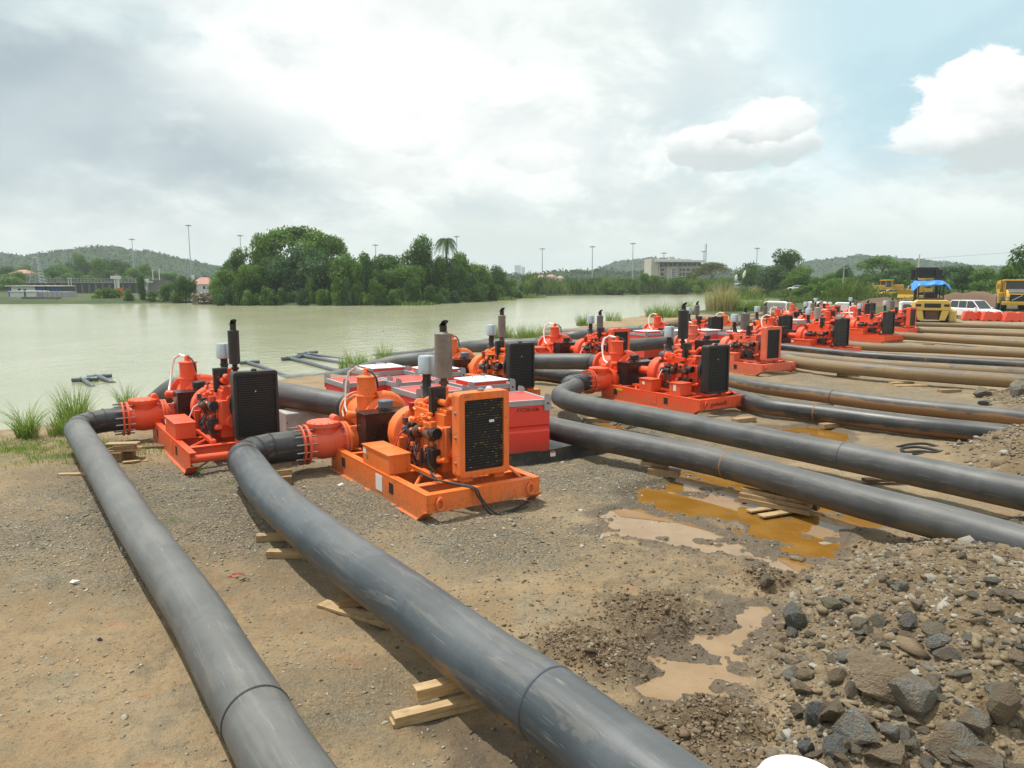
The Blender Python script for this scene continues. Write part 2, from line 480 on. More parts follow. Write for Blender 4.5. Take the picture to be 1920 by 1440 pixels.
# ================================================================== GROUND AND WATER
WZ = -0.9
LAKE = [(-13.6, 19.7), (-13.2, 22.8), (-12.6, 26.0), (-10.2, 28.6), G(545, 735, WZ), G(600, 722, WZ), G(670, 706, WZ), G(730, 692, WZ), (-2.2, 49.5), (1.6, 56.5), (14.8, 88), (27, 102),
        (43.5, 127), (60.8, 167), (68.5, 181), (66, 230), (63, 264), (30, 248), (6.3, 226), (3, 208), (-6, 170), (-15, 150),
        (-23.7, 141), (-40, 139.5), (-56.5, 144), (-60, 158), (-80, 152), (-101, 150), (-180, 152), (-600, 160), (-600, -60), (-90, -25), (-34, 2), (-20, 12)]
def PXL(pts, z=0.0): return [G(a, b, z) for a, b in pts]
P_ORANGE = [PXL([(1195, 905), (1290, 880), (1400, 892), (1560, 935), (1660, 975), (1600, 1010), (1560, 1040), (1470, 1035), (1400, 985), (1330, 965), (1230, 960), (1185, 935)]),
            PXL([(1430, 800), (1520, 792), (1600, 812), (1570, 828), (1490, 815)]),
            PXL([(1090, 780), (1180, 800), (1160, 812), (1080, 795)])]
P_PINK = [PXL([(1110, 965), (1200, 940), (1290, 975), (1400, 1010), (1540, 1060), (1500, 1080), (1420, 1062), (1340, 1030), (1250, 1010), (1120, 1000)]),
          PXL([(1380, 1125), (1440, 1115), (1470, 1145), (1450, 1180), (1400, 1200), (1370, 1280), (1320, 1300), (1250, 1290), (1235, 1220), (1290, 1205), (1350, 1170)]),
          PXL([(840, 1340), (900, 1355), (960, 1440), (930, 1480), (870, 1400)])]
RUBBLE = PXL([(1440, 1480), (1470, 1330), (1470, 1180), (1530, 1080), (1660, 1035), (1810, 995), (1940, 960), (2200, 930), (2300, 1500)])
HEAPS = [(*G(1925, 862), 1.05, .45), (*G(2010, 900), 1.4, .6), (*G(1935, 752), 1.0, .40), (*G(2010, 775), 1.5, .55)]
CLODS = [(*G(1225, 1160), .62, .16), (*G(1070, 1215), .42, .10), (*G(1150, 1235), .4, .09), (*G(1440, 1085), .3, .14), (*G(1300, 1380), .5, .08), (*G(1360, 1340), .4, .1)]

def terrain(x, y, masks=False):
    near = sstep(-np.hypot(x, y), -60, -25)
    h = (fbm(x, y, .22, 3, 1) - .5) * .10 + (fbm(x, y, 1.3, 4, 2) - .5) * .085 * near + (fbm(x, y, 6, 3, 3) - .5) * .034 * near
    rid = np.abs(fbm(x, y, 1.9, 4, 9) - .5) * 2
    # churned mud towards the right front
    cx, cy = G(1330, 1180); churn = np.exp(-(((x - cx) / 1.9) ** 2 + ((y - cy) / 1.7) ** 2))
    cx, cy = G(1420, 1020); churn = np.maximum(churn, np.exp(-(((x - cx) / 2.6) ** 2 + ((y - cy) / 1.6) ** 2)))
    cx, cy = G(1250, 1420); churn = np.maximum(churn, np.exp(-(((x - cx) / 1.4) ** 2 + ((y - cy) / 1.0) ** 2)))
    h = h + churn * ((fbm(x, y, 3.2, 5, 4, .6) - .5) * .22 + (fbm(x, y, 14, 3, 6) - .5) * .05)
    pud = np.zeros(np.shape(x)); wet = np.zeros(np.shape(x))
    for p in P_ORANGE + P_PINK:
        s_ = sdf(x, y, p) + (fbm(x, y, 2.0, 3, 12, .4) - .5) * .7
        wet = np.maximum(wet, sstep(s_, -.40, .05))
        pud = np.maximum(pud, sstep(s_, -.12, .22))
    h = h * (1 - .62 * pud) - .075 * pud + .05 * pud * sstep(fbm(x, y, 2.6, 4, 21), .64, .76)
    rub = sstep(sdf(x, y, RUBBLE), -.35, .9)
    bx, by = G(1900, 1300)
    h = h + rub * (.13 + .72 * np.exp(-(((x - bx - .9) / 2.0) ** 2 + ((y - by) / 2.8) ** 2)) + (fbm(x, y, 2.2, 4, 31) - .5) * .26 + (fbm(x, y, 8, 4, 33, .6) - .5) * .12)
    for hx, hy, r, a in HEAPS:
        g_ = np.exp(-(((x - hx) ** 2 + (y - hy) ** 2) / r ** 2) ** 1.2) * (.7 + .6 * fbm(x, y, 2.4, 4, 41))
        h = h + a * g_; rub = np.maximum(rub, sstep(g_, .05, .3))
    cl = np.zeros(np.shape(x))
    for hx, hy, r, a in CLODS:
        q = ((x - hx) ** 2 + (y - hy) ** 2) / r ** 2 + (fbm(x, y, 3, 3, 55) - .5) * 1.2
        g_ = sstep(-q, -1.1, -.3)
        h = h + a * g_ * (.35 + .5 * fbm(x, y, 4, 3, 51) + .6 * (fbm(x, y, 16, 3, 52) - .3)); cl = np.maximum(cl, g_)
    d = sdf(x, y, LAKE)
    shore = d + (fbm(x, y, .35, 3, 71) - .5) * 1.6 * sstep(np.hypot(x, y), 8, 30)
    h = np.where(d > -8, np.minimum(h, WZ - shore * .38), h)
    h = np.maximum(h, -2.6)
    if not masks: return h
    return h, np.maximum(pud, wet), rub, cl, churn, d
def th(x, y): return float(terrain(np.array([float(x)]), np.array([float(y)]))[0])

# polar sheet: fine where the camera looks, coarse elsewhere, out to the horizon
ang = np.concatenate([np.linspace(-180, -62, 46)[:-1], np.linspace(-62, -42, 70)[:-1], np.linspace(-42, 42, 820)[:-1], np.linspace(42, 62, 70)[:-1], np.linspace(62, 180, 46)])
r_ = [0.05, .6, 1.2, 1.8, 2.4]
while r_[-1] < 9000:
    q = r_[-1]; k_ = .0042 if q < 14 else (.006 if q < 30 else (.012 if q < 120 else .035))
    r_.append(q * (1 + k_))
r_ = np.array(r_)
A_, R_ = np.meshgrid(np.radians(ang), r_)
TX = (np.sin(A_) * R_).ravel(); TY = (np.cos(A_) * R_ + .0).ravel()
TZ, PUD, RUB, CLD, CHU, LD = terrain(TX, TY, True)
na = len(ang); nr = len(r_)
ii, jj = np.meshgrid(np.arange(nr - 1), np.arange(na - 1), indexing='ij')
a0 = (ii * na + jj).ravel()
TF = np.stack([a0, a0 + 1, a0 + na + 1, a0 + na], 1)
grav = np.zeros(len(TX))
for px, py, rx, ry, a in ((330, 930, 2.6, 2.6, 1), (560, 960, 2.5, 2.2, 1), (900, 1010, 1.6, 1.2, .9), (1090, 900, 2.2, 1.8, 1), (90, 1010, 2.6, 1.6, .75), (1180, 800, 3, 3, 1), (1500, 740, 6, 6, .7), (620, 1300, 1.2, .7, .45), (200, 1080, 1.8, .5, .6)):
    gx, gy = G(px, py); grav = np.maximum(grav, a * np.exp(-((((TX - gx) / rx) ** 2 + ((TY - gy) / ry) ** 2)) ** 1.3))
grav = np.clip(grav * 1.15 + (fbm(TX, TY, .9, 4, 81) - .5) * .9 * (grav > .02), 0, 1)
green = sstep(TX * .15 + (TY - 78) + (fbm(TX, TY, .05, 3, 91) - .5) * 40, -4, 6) * sstep(-TX, -400, -30) 
green = np.maximum(green, sstep(TY + (fbm(TX, TY, .05, 3, 92) - .5) * 30, 80, 100))
bank = sstep(LD, -2.3, -.7) * (1 - sstep(LD, -.15, .1)) * sstep(fbm(TX, TY, .8, 4, 95), .30, .50)
gx, gy = G(40, 845); bank = np.maximum(bank, np.exp(-(((TX - gx) / 2.6) ** 2 + ((TY - gy) / .9) ** 2)) * sstep(fbm(TX, TY, 2.2, 3, 96), .3, .55))
green = np.maximum(green, bank)

def terrain_mat():
    m_, n = mat('site ground')
    p = worldco(n)
    gr = n.attr('gravel'); gn = n.attr('green'); pu = n.attr('puddle'); ru = n.attr('rubble'); cl_ = n.attr('clod'); ch = n.attr('churn')
    f1 = n.noise(p, .55, 6, .62); f2 = n.noise(p, 3.1, 7, .66); f3 = n.noise(p, 19, 6, .65); f4 = n.noise(p, 85, 4, .6)
    vs = n.voro(p, 42); vs2 = n.voro(p, 95)
    vc = n.voro(p, 42, out='Color')
    dirt = n.mix(n.sm(f1, .36, .62), (.255, .178, .095), (.345, .252, .145))
    dirt = n.mix(n.m('MULTIPLY', n.sm(f2, .46, .66), .75), dirt, (.205, .168, .105))
    dirt = n.mix(n.m('MULTIPLY', n.sm(n.noise(p, 1.05, 6, .7, .8), .50, .66), .6), dirt, (.275, .24, .165))
    dirt = n.mix(n.m('MULTIPLY', n.sm(n.noise(p, 1.7, 5, .6, .5), .58, .70), .55), dirt, (.33, .17, .085))
    dirt = n.mix(n.m('MULTIPLY', n.sm(f3, .52, .70), .6), dirt, (.11, .085, .058))
    dirt = n.mix(n.m('MULTIPLY', n.sm(f4, .58, .68), .55), dirt, (.46, .40, .31))
    gcol = n.mix(n.sm(n.node('ShaderNodeSeparateColor', ins={0: vc}).outputs[0], .1, .9), (.175, .162, .12), (.38, .345, .26))
    gcol = n.mix(n.m('MULTIPLY', n.sm(vs, .25, .6), .6), gcol, (.085, .07, .052))
    gm = n.m('MULTIPLY', gr, n.sm(n.m('ADD', f3, n.m('MULTIPLY', f2, .5)), .55, .85), clamp=True)
    gm = n.m('MAXIMUM', gm, n.m('MULTIPLY', n.sm(gr, .35, .8), .55))
    c_ = n.mix(gm, dirt, gcol)
    rc = n.mix(n.sm(f2, .35, .65), (.155, .11, .06), (.24, .185, .115))
    rc = n.mix(n.m('MULTIPLY', n.sm(f3, .45, .7), .6), rc, (.11, .082, .055))
    rc = n.mix(n.m('MULTIPLY', n.sm(n.noise(p, 2.2, 5, .7), .56, .66), .5), rc, (.40, .385, .34))
    c_ = n.mix(n.m('MULTIPLY', ru, .85), c_, rc)
    c_ = n.mix(n.m('MULTIPLY', n.sm(n.m('ADD', ch, n.m('MULTIPLY', n.m('SUBTRACT', f2, .5), 1.4)), .35, .9), .6), c_, n.mix(n.sm(f3, .4, .65), (.10, .072, .045), (.24, .205, .15)))
    c_ = n.mix(n.m('MULTIPLY', cl_, .8), c_, n.mix(f3, (.085, .055, .03), (.21, .16, .10)))
    wet = n.sm(n.m('ADD', pu, n.m('MULTIPLY', n.m('SUBTRACT', f2, .5), .5)), .25, .8)
    c_ = n.mix(n.m('MULTIPLY', wet, .7), c_, (.115, .09, .065))
    # vegetation on the banks and the far land
    g2 = n.mix(n.sm(n.noise(p, 2.4, 5, .6), .35, .65), (.055, .105, .022), (.13, .165, .045))
    g2 = n.mix(n.m('MULTIPLY', n.sm(f3, .5, .7), .5), g2, (.05, .06, .025))
    far = n.mix(n.sm(n.noise(p, .05, 5, .6), .35, .65), (.035, .06, .018), (.075, .09, .035))
    far = n.mix(n.sm(n.noise(p, .35, 5, .6), .4, .7), far, (.045, .07, .02))
    dist = n.sm(n.node('ShaderNodeVectorMath', operation='LENGTH', ins={0: p}).outputs['Value'], 40, 80)
    c_ = n.mix(gn, c_, n.mix(dist, g2, far))
    hh = n.m('ADD', n.m('MULTIPLY', f3, .9), n.m('ADD', n.m('MULTIPLY', f4, .35), n.m('MULTIPLY', n.m('SUBTRACT', 1, vs), n.m('MULTIPLY', gm, .9))))
    hh = n.m('ADD', hh, n.m('MULTIPLY', f2, 1.6))
    finish(n, Base_Color=c_, Roughness=n.m('SUBTRACT', .9, n.m('MULTIPLY', wet, .45)), Normal=n.bump(hh, 1.0, .045), Specular_IOR_Level=.3)
    return m_
M['ground'] = terrain_mat()
me = npmesh('ground', np.stack([TX, TY, TZ], 1), TF, M['ground'], True,
            dict(gravel=grav, green=green, puddle=PUD, rubble=RUB, clod=CLD, churn=CHU))
g = put('ground', me, None); tag(g, None, None, kind='structure')

# ---- lake
def water_mat():
    m_, n = mat('silty lake water'); p = worldco(n)
    ps = n.vmul(p, (1.0, .55, 1)); 
    a = n.noise(ps, 3.2, 3, .6, .3); b = n.noise(ps, .9, 3, .55, .2); d = n.noise(ps, .16, 3, .5)
    cat = n.noise(n.vmul(p, (.012, .05, 1)), 1.0, 4, .6)
    c_ = n.mix(n.sm(d, .35, .65), (.285, .292, .18), (.33, .335, .215))
    rip = n.m('ADD', n.m('MULTIPLY', a, .30), n.m('MULTIPLY', b, .8))
    st = n.sm(cat, .35, .65, .24, .46)
    bn = n.node('ShaderNodeBump', ins={'Distance': .16, 'Height': rip}); n.set(bn.inputs['Strength'], st)
    finish(n, Base_Color=c_, Roughness=.16, Normal=bn.outputs[0], IOR=1.333, Specular_IOR_Level=.5)
    return m_
M['water'] = water_mat()
lp = [Vector((a, b, WZ)) for a, b in [(-2500, -900), (1200, -900), (1200, 700), (-2500, 700)]]
m_ = MB().add(lp, [(0, 1, 2, 3)]); o = m_.build('lake_water', M['water']); tag(o, None, None, kind='structure')
# puddles: flat muddy water lying in the hollows
def puddle_mat(name, c0, c1, rough):
    m_, n = mat(name); p = worldco(n); a = n.noise(p, 1.6, 5, .6); b = n.noise(p, 30, 3, .6)
    c_ = n.mix(n.sm(a, .35, .65), c0, c1)
    c_ = n.mix(n.m('MULTIPLY', n.sm(b, .64, .7), .5), c_, tuple(x_ * .45 for x_ in c0))
    finish(n, Base_Color=c_, Roughness=rough, Normal=n.bump(a, .05, .01), IOR=1.33, Specular_IOR_Level=.5)
    return m_
M['orangewater'] = puddle_mat('rusty puddle water', (.195, .09, .014), (.235, .125, .028), .03)
M['pinkwater'] = puddle_mat('milky puddle water', (.225, .148, .075), (.27, .185, .105), .05)
def puddle_sheet(name, polys, zz, m_, lab):
    V = []; F = []
    mb = MB()
    for p in polys:
        cx_ = sum(a for a, _ in p) / len(p); cy_ = sum(b for _, b in p) / len(p)
        q_ = []
        for a, b in p:
            L_ = math.hypot(a - cx_, b - cy_); q_.append((cx_ + (a - cx_) * (L_ + .55) / L_, cy_ + (b - cy_) * (L_ + .55) / L_, zz))
        k0 = len(q_); mb.add([(cx_, cy_, zz)] + q_, [(0, i + 1, (i + 1) % k0 + 1) for i in range(k0)])
    o = mb.build(name, m_); tag(o, None, None, kind='structure'); return o
puddle_sheet('puddle', P_ORANGE, -.052, M['orangewater'], '')
puddle_sheet('puddle', P_PINK, -.056, M['pinkwater'], '')

# ================================================================== STONES
def rock_mesh(seed, sub=2, cuts=9, name='rock', lo=.55, hi=.88):
    rg = random.Random(seed)
    bm = bmesh.new(); bmesh.ops.create_icosphere(bm, subdivisions=sub, radius=1)
    pl = []
    for _ in range(cuts):
        d = Vector((rg.gauss(0, 1), rg.gauss(0, 1), rg.gauss(0, 1))).normalized(); pl.append((d, rg.uniform(lo, hi)))
    sc = Vector((rg.uniform(.85, 1.15), rg.uniform(.7, 1.0), rg.uniform(.55, .85)))
    for v in bm.verts:
        p = v.co.copy()
        for d, t in pl:
            q = p.dot(d)
            if q > t: p -= d * (q - t) * .96
        v.co = Vector((p.x * sc.x, p.y * sc.y, p.z * sc.z)) * (1 + rg.uniform(-.018, .018))
    me = bpy.data.meshes.new(name); bm.to_mesh(me); bm.free()
    return me
def rock_mat(name, c0, c1, mudc=(.22, .14, .075), mud=.45):
    m_, n = mat(name); v = objco(n); rnd = n.node('ShaderNodeObjectInfo').outputs['Random']
    vv = n.node('ShaderNodeVectorMath', operation='ADD', ins={0: v}); n.l.new(rnd, vv.inputs[1]); v = vv.outputs[0]
    a = n.noise(v, 2.4, 6, .65); b = n.noise(v, 12, 5, .65); 
    c_ = n.mix(n.sm(a, .35, .65), c0, c1); c_ = n.mix(n.m('MULTIPLY', rnd, .35), c_, (.15, .15, .135))
    c_ = n.mix(n.m('MULTIPLY', n.sm(n.m('ADD', a, n.m('MULTIPLY', b, .5)), .74, .86), mud), c_, mudc)
    c_ = n.mix(n.m('MULTIPLY', n.sm(b, .5, .7), .4), c_, tuple(x_ * .5 for x_ in c0))
    dst = n.noise(v, 1.3, 5, .7, .4)
    c_ = n.mix(n.sm(n.m('ADD', dst, n.m('MULTIPLY', rnd, .28)), .50, .78, 0.0, .8), c_, (.25, .185, .115))
    finish(n, Base_Color=c_, Roughness=.82, Normal=n.bump(n.m('ADD', a, b), .9, .16), Specular_IOR_Level=.3); return m_
M['rockgrey'] = rock_mat('grey rock', (.27, .285, .27), (.43, .42, .37))
M['rockdark'] = rock_mat('dark rock', (.155, .165, .165), (.26, .268, .255), mud=.35)
M['rocktan'] = rock_mat('tan rock', (.36, .27, .17), (.47, .40, .30), mud=.65)
M['rockolive'] = rock_mat('olive rock', (.24, .225, .155), (.35, .325, .235), mud=.5)
protos = [rock_mesh(s_, 2, 12, 'rock', .42, .85) for s_ in range(40, 54)]
def rock(px, py, wpx, mt, label, hs=.75, seed=0, sink=.28, asp=1.0, rz=None, cat='rock', group=None, zz=None):
    x_, y_ = G(px, py, .18 if zz is None else zz)
    z_ = th(x_, y_)
    for _ in range(3): x_, y_ = G(px, py, z_ + .05); z_ = th(x_, y_)
    dist = math.hypot(math.hypot(x_, y_), CAMH - z_)
    rad = wpx / FPX * dist / 2
    me = protos[seed % len(protos)].copy(); me.materials.append(M[mt])
    o = bpy.data.objects.new('rock', me); COL.objects.link(o)
    o.location = (x_, y_, z_ + rad * hs * (.75 - sink)); o.rotation_euler = (random.uniform(-.2, .2), random.uniform(-.2, .2), rz if rz is not None else random.uniform(0, 6.28))
    o.scale = (rad * 1.12 * asp, rad * 1.12 / asp, rad * hs * 1.2)
    tag(o, label, cat, group); return o
rk = [(1484, 1169, 60, 'rockdark', 'dark pitted boulder standing beside the milky puddle', 1.3, 1),
 (1655, 1268, 150, 'rocktan', 'largest boulder, flat tan block half buried in the rubble', .55, 4),
 (1717, 1294, 92, 'rockgrey', 'grey slab-sided boulder leaning against the big tan boulder', .8, 3),
 (1522, 1343, 46, 'rockdark', 'upright dark blue-grey rock left of the olive wedge rock', 1.5, 4),
 (1562, 1344, 52, 'rockolive', 'olive wedge rock between the dark upright rock and round boulder', 1.4, 5),
 (1609, 1371, 80, 'rockgrey', 'round grey-brown boulder below the big tan boulder', .98, 6),
 (1564, 1400, 50, 'rockdark', 'dark rock just above the white plastic drum', .9, 7),
 (1831, 1250, 54, 'rockgrey', 'egg-shaped grey rock left of the tall slab', 1.0, 8),
 (1894, 1226, 56, 'rockolive', 'tall tilted olive slab at the right edge of the rubble', 1.6, 9),
 (1842, 1018, 62, 'rockolive', 'squared yellowish boulder beside the end of the black pipe', .8, 10),
 (1751, 1156, 48, 'rockolive', 'triangular olive rock with a dark hollow beside it', 1.0, 11),
 (1786, 1388, 90, 'rockgrey', 'wide blue-grey slab near the bottom right corner', .7, 12),
 (1842, 1418, 92, 'rockgrey', 'long flat pale green-grey slab at the bottom right', .35, 13),
 (1887, 1122, 42, 'rockgrey', 'pale grey cobble high on the right of the rubble', .7, 0),
 (1616, 1163, 40, 'rockolive', 'brown-streaked rock above the pale stone row', .9, 1),
 (1647, 1190, 34, 'rocktan', 'pale squared stone above the big tan boulder', .8, 2),
 (1557, 1130, 42, 'rockolive', 'flat olive stone right of the dark pitted boulder', .6, 3),
 (1439, 1077, 34, 'rockdark', 'dark clod-like rock beside the upper milky puddle', 1.2, 4),
 (1665, 1418, 74, 'rocktan', 'tan flat-topped rock at the bottom edge right of the drum', .7, 5),
 (1487, 1257, 34, 'rockgrey', 'small grey stone left of the grey stone row', .7, 6),
 (1590, 1228, 44, 'rockgrey', 'grey stone on the upper left shoulder of the big tan boulder', .7, 7),
 (1839, 741, 32, 'rockgrey', 'grey block beneath the muddy brown pipe on the right', .9, 8),
 (1914, 736, 34, 'rockgrey', 'pale block at the right edge under the muddy brown pipe', 1.1, 9),
 (1846, 757, 24, 'rockdark', 'small dark rock in front of the grey block under brown pipe', .7, 10),
 (1833, 822, 34, 'rockgrey', 'pale rock on top of the heap beside the black wet pipe', .9, 11),
 (187, 1192, 10, 'rockdark', 'small dark stone left of the leftmost pipe', .9, 12),
 (1700, 1140, 30, 'rockgrey', 'grey stone left of the triangular olive rock', .8, 13),
 (1405, 935, 14, 'rockgrey', 'small stone in the orange puddle', .6, 0)]
for q in rk: rock(q[0], q[1], q[2], q[3], q[4], q[5], q[6])
rr_ = random.Random(3); cnt = 0
NOTE = [(1484, 1169, 'the dark pitted boulder'), (1658, 1272, 'the largest tan boulder'), (1717, 1294, 'the grey slab-sided boulder'), (1609, 1371, 'the round grey-brown boulder'), (1831, 1250, 'the egg-shaped rock'),
        (1894, 1226, 'the tall olive slab'), (1842, 1018, 'the squared yellowish boulder'), (1751, 1156, 'the triangular olive rock'), (1786, 1388, 'the wide blue-grey slab'), (1842, 1418, 'the long flat slab'), (1887, 1122, 'the pale cobble'), (1616, 1163, 'the brown-streaked rock'), (1557, 1130, 'the flat olive stone')]
def rock_words(px, py, s_, mt):
    q = min(NOTE, key=lambda k: math.hypot(k[0] - px, k[1] - py)); dx, dy = px - q[0], py - q[1]
    d = math.hypot(dx, dy); far = 'just ' if d < 55 else ('a bit ' if d < 100 else 'farther ')
    if abs(dx) > 2.2 * abs(dy): w_ = 'right of' if dx > 0 else 'left of'
    elif abs(dy) > 2.2 * abs(dx): w_ = 'below' if dy > 0 else 'above'
    else: w_ = ('below' if dy > 0 else 'above') + (' right of' if dx > 0 else ' left of')
    sz = 'tiny' if s_ < 12 else 'small' if s_ < 16 else 'medium' if s_ < 22 else 'fist-sized' if s_ < 30 else 'larger'
    return sz + ' ' + {'rockgrey': 'grey', 'rockolive': 'olive', 'rockdark': 'dark', 'rocktan': 'tan'}[mt] + ' rock ' + far + w_ + ' ' + q[2]
while cnt < 268:
    px = rr_.uniform(1450, 1925); py = rr_.uniform(985, 1440)
    x_, y_ = G(px, py)
    if sdf(np.array([x_]), np.array([y_]), RUBBLE)[0] < -.05: continue
    s_ = math.exp(rr_.gauss(2.98, .46)) * (.6 + .5 * (py - 985) / 455)
    if s_ < 9 or s_ > 58: continue
    mt_ = rr_.choice(['rockgrey', 'rocktan', 'rockolive', 'rockdark', 'rocktan', 'rockgrey'])
    o = rock(px, py, s_, mt_, rock_words(px, py, s_, mt_), rr_.uniform(.6, 1.0), rr_.randrange(14), rr_.uniform(.15, .4), rr_.uniform(.85, 1.2), group='loose rocks of the rubble bank')
    cnt += 1

def scatter(name, base, pos, scl, mat_, label=None, flat=.6, cat='stones', shade=None, tilt=.5):
    """many small stones joined into one mesh"""
    BV = [np.array([v.co[:] for v in b.vertices]) for b in base]; BF = [np.array([p.vertices[:] for p in b.polygons]) for b in base]
    Vs = []; Fs = []; At = []; off = 0
    kk = RNG.integers(0, len(base), len(pos))
    for k in range(len(base)):
        idx = np.where(kk == k)[0]; N = len(idx)
        if not N: continue
        a = RNG.uniform(0, 2 * np.pi, N); t = RNG.normal(0, tilt, N)
        ca, sa, ct, st = np.cos(a), np.sin(a), np.cos(t), np.sin(t)
        V = BV[k][None] * (scl[idx][:, None, None] * np.stack([RNG.uniform(.8, 1.3, N), RNG.uniform(.7, 1.1, N), RNG.uniform(flat * .7, flat * 1.3, N)], 1)[:, None, :])
        X = V[..., 0]; Y = V[..., 1] * ct[:, None] - V[..., 2] * st[:, None]; Z = V[..., 1] * st[:, None] + V[..., 2] * ct[:, None]
        V = np.stack([X * ca[:, None] - Y * sa[:, None], X * sa[:, None] + Y * ca[:, None], Z], 2) + pos[idx][:, None, :]
        nv = BV[k].shape[0]
        Vs.append(V.reshape(-1, 3)); Fs.append((BF[k][None] + (np.arange(N) * nv)[:, None, None]).reshape(-1, 3) + off); off += N * nv
        At.append(np.repeat(RNG.random(N), len(BF[k])))
    me = npmesh(name, np.concatenate(Vs), np.concatenate(Fs), mat_, False, fattrs=dict(tone=np.concatenate(At)))
    o = put(name, me, None); tag(o, label, cat, kind='stuff'); return o
def stone_mat(name, stops):
    m_, n = mat(name); t = n.attr('tone'); p = worldco(n); a = n.noise(p, 60, 4, .6)
    c_ = n.ramp(t, stops); c_ = n.mix(n.m('MULTIPLY', n.sm(a, .4, .7), .45), c_, (.08, .065, .045))
    finish(n, Base_Color=c_, Roughness=.85, Specular_IOR_Level=.3); return m_
M['gravel'] = stone_mat('gravel', [(0, (.14, .138, .115)), (.3, (.245, .228, .17)), (.6, (.33, .295, .21)), (.85, (.42, .39, .33)), (1, (.26, .15, .08))])
M['rubblebits'] = stone_mat('rubble bits', [(0, (.13, .12, .10)), (.35, (.18, .13, .075)), (.75, (.23, .18, .115)), (.93, (.27, .255, .215)), (1, (.36, .345, .30))])
M['cloddirt'] = stone_mat('clods', [(0, (.085, .055, .03)), (.5, (.16, .11, .065)), (.9, (.23, .18, .12)), (1, (.30, .27, .22))])
tiny = [rock_mesh(s_, 1, 8, 'stone', .30, .8) for s_ in range(70, 78)]
def sample(n_, box, dens):
    """random points in a photo-space box, kept with probability dens(x,y)"""
    out_ = []
    px = RNG.uniform(box[0], box[2], n_); py = RNG.uniform(box[1], box[3], n_)
    g_ = np.array([G(a, b) for a, b in zip(px, py)])
    # random in the ground plane: weight by area
    wgt = (g_[:, 1] ** 3); wgt = wgt / wgt.max(); keep = RNG.random(n_) < wgt ** .75
    g_ = g_[keep]; d_ = dens(g_[:, 0], g_[:, 1]); g_ = g_[RNG.random(len(g_)) < d_]
    return g_
def gravden(x, y):
    r = np.zeros(len(x))
    for px, py, rx, ry, a in ((330, 930, 2.6, 2.6, 1), (560, 960, 2.5, 2.2, 1), (900, 1010, 1.6, 1.2, .9), (1090, 900, 2.2, 1.8, 1), (90, 1010, 2.6, 1.6, .7), (1180, 800, 3, 3, 1), (200, 1080, 1.8, .5, .5)):
        gx, gy = G(px, py); r = np.maximum(r, a * np.exp(-((((x - gx) / rx) ** 2 + ((y - gy) / ry) ** 2)) ** 1.3))
    return np.clip(r * sstep(fbm(x, y, 1.6, 4, 83), .30, .58), 0, 1)
g_ = sample(150000, (-100, 780, 1350, 1300), gravden)
g_ = g_[:26000]; z_ = terrain(g_[:, 0], g_[:, 1])
scatter('gravel', tiny, np.column_stack([g_, z_ + .004]), RNG.lognormal(math.log(.020), .40, len(g_)), M['gravel'], 'grey crushed gravel spread around the pumps', .6, 'gravel')
g_ = sample(120000, (-60, 860, 1500, 1460), lambda x, y: .07 + .22 * sstep(fbm(x, y, .8, 3, 84), .5, .7))
g_ = g_[:6500]; z_ = terrain(g_[:, 0], g_[:, 1])
scatter('pebbles', tiny, np.column_stack([g_, z_ + .003]), RNG.lognormal(math.log(.013), .45, len(g_)), M['gravel'], 'loose pebbles on the bare tan dirt', .6, 'pebbles')
g_ = sample(240000, (1380, 960, 2050, 1460), lambda x, y: sstep(sdf(x, y, RUBBLE), -.5, .3) * .9 + .03)
g_ = g_[:17000]; z_ = terrain(g_[:, 0], g_[:, 1])
scatter('rubble', tiny, np.column_stack([g_, z_ - .001]), RNG.lognormal(math.log(.0165), .72, len(g_)), M['rubblebits'], 'small broken stones of the rubble bank on the right', .65, 'rubble')
L_ = []
for hx, hy, r, a in HEAPS:
    q = RNG.normal(0, r * .55, (900, 2)) + (hx, hy); L_.append(q)
g_ = np.concatenate(L_); z_ = terrain(g_[:, 0], g_[:, 1])
scatter('spoil', tiny, np.column_stack([g_, z_ + .01]), RNG.lognormal(math.log(.035), .55, len(g_)), M['rubblebits'], 'broken spoil piled against the pipes at the right edge', .7, 'spoil')
L_ = []
for hx, hy, r, a in CLODS:
    L_.append(RNG.normal(0, r * .5, (int(900 * r / .6), 2)) + (hx, hy))
cx, cy = G(1330, 1180); L_.append(RNG.normal(0, 1, (1500, 2)) * (1.5, 1.1) + (cx, cy))
cx, cy = G(1420, 1020); L_.append(RNG.normal(0, 1, (900, 2)) * (1.8, .9) + (cx, cy))
g_ = np.concatenate(L_); z_, pu_, *_ = terrain(g_[:, 0], g_[:, 1], True); k_ = z_ > -.05; g_ = g_[k_]; z_ = z_[k_]
scatter('mud_clods', tiny, np.column_stack([g_, z_ + .004]), RNG.lognormal(math.log(.017), .5, len(g_)), M['cloddirt'], 'crumbled brown mud clods between the puddles', .8, 'mud')

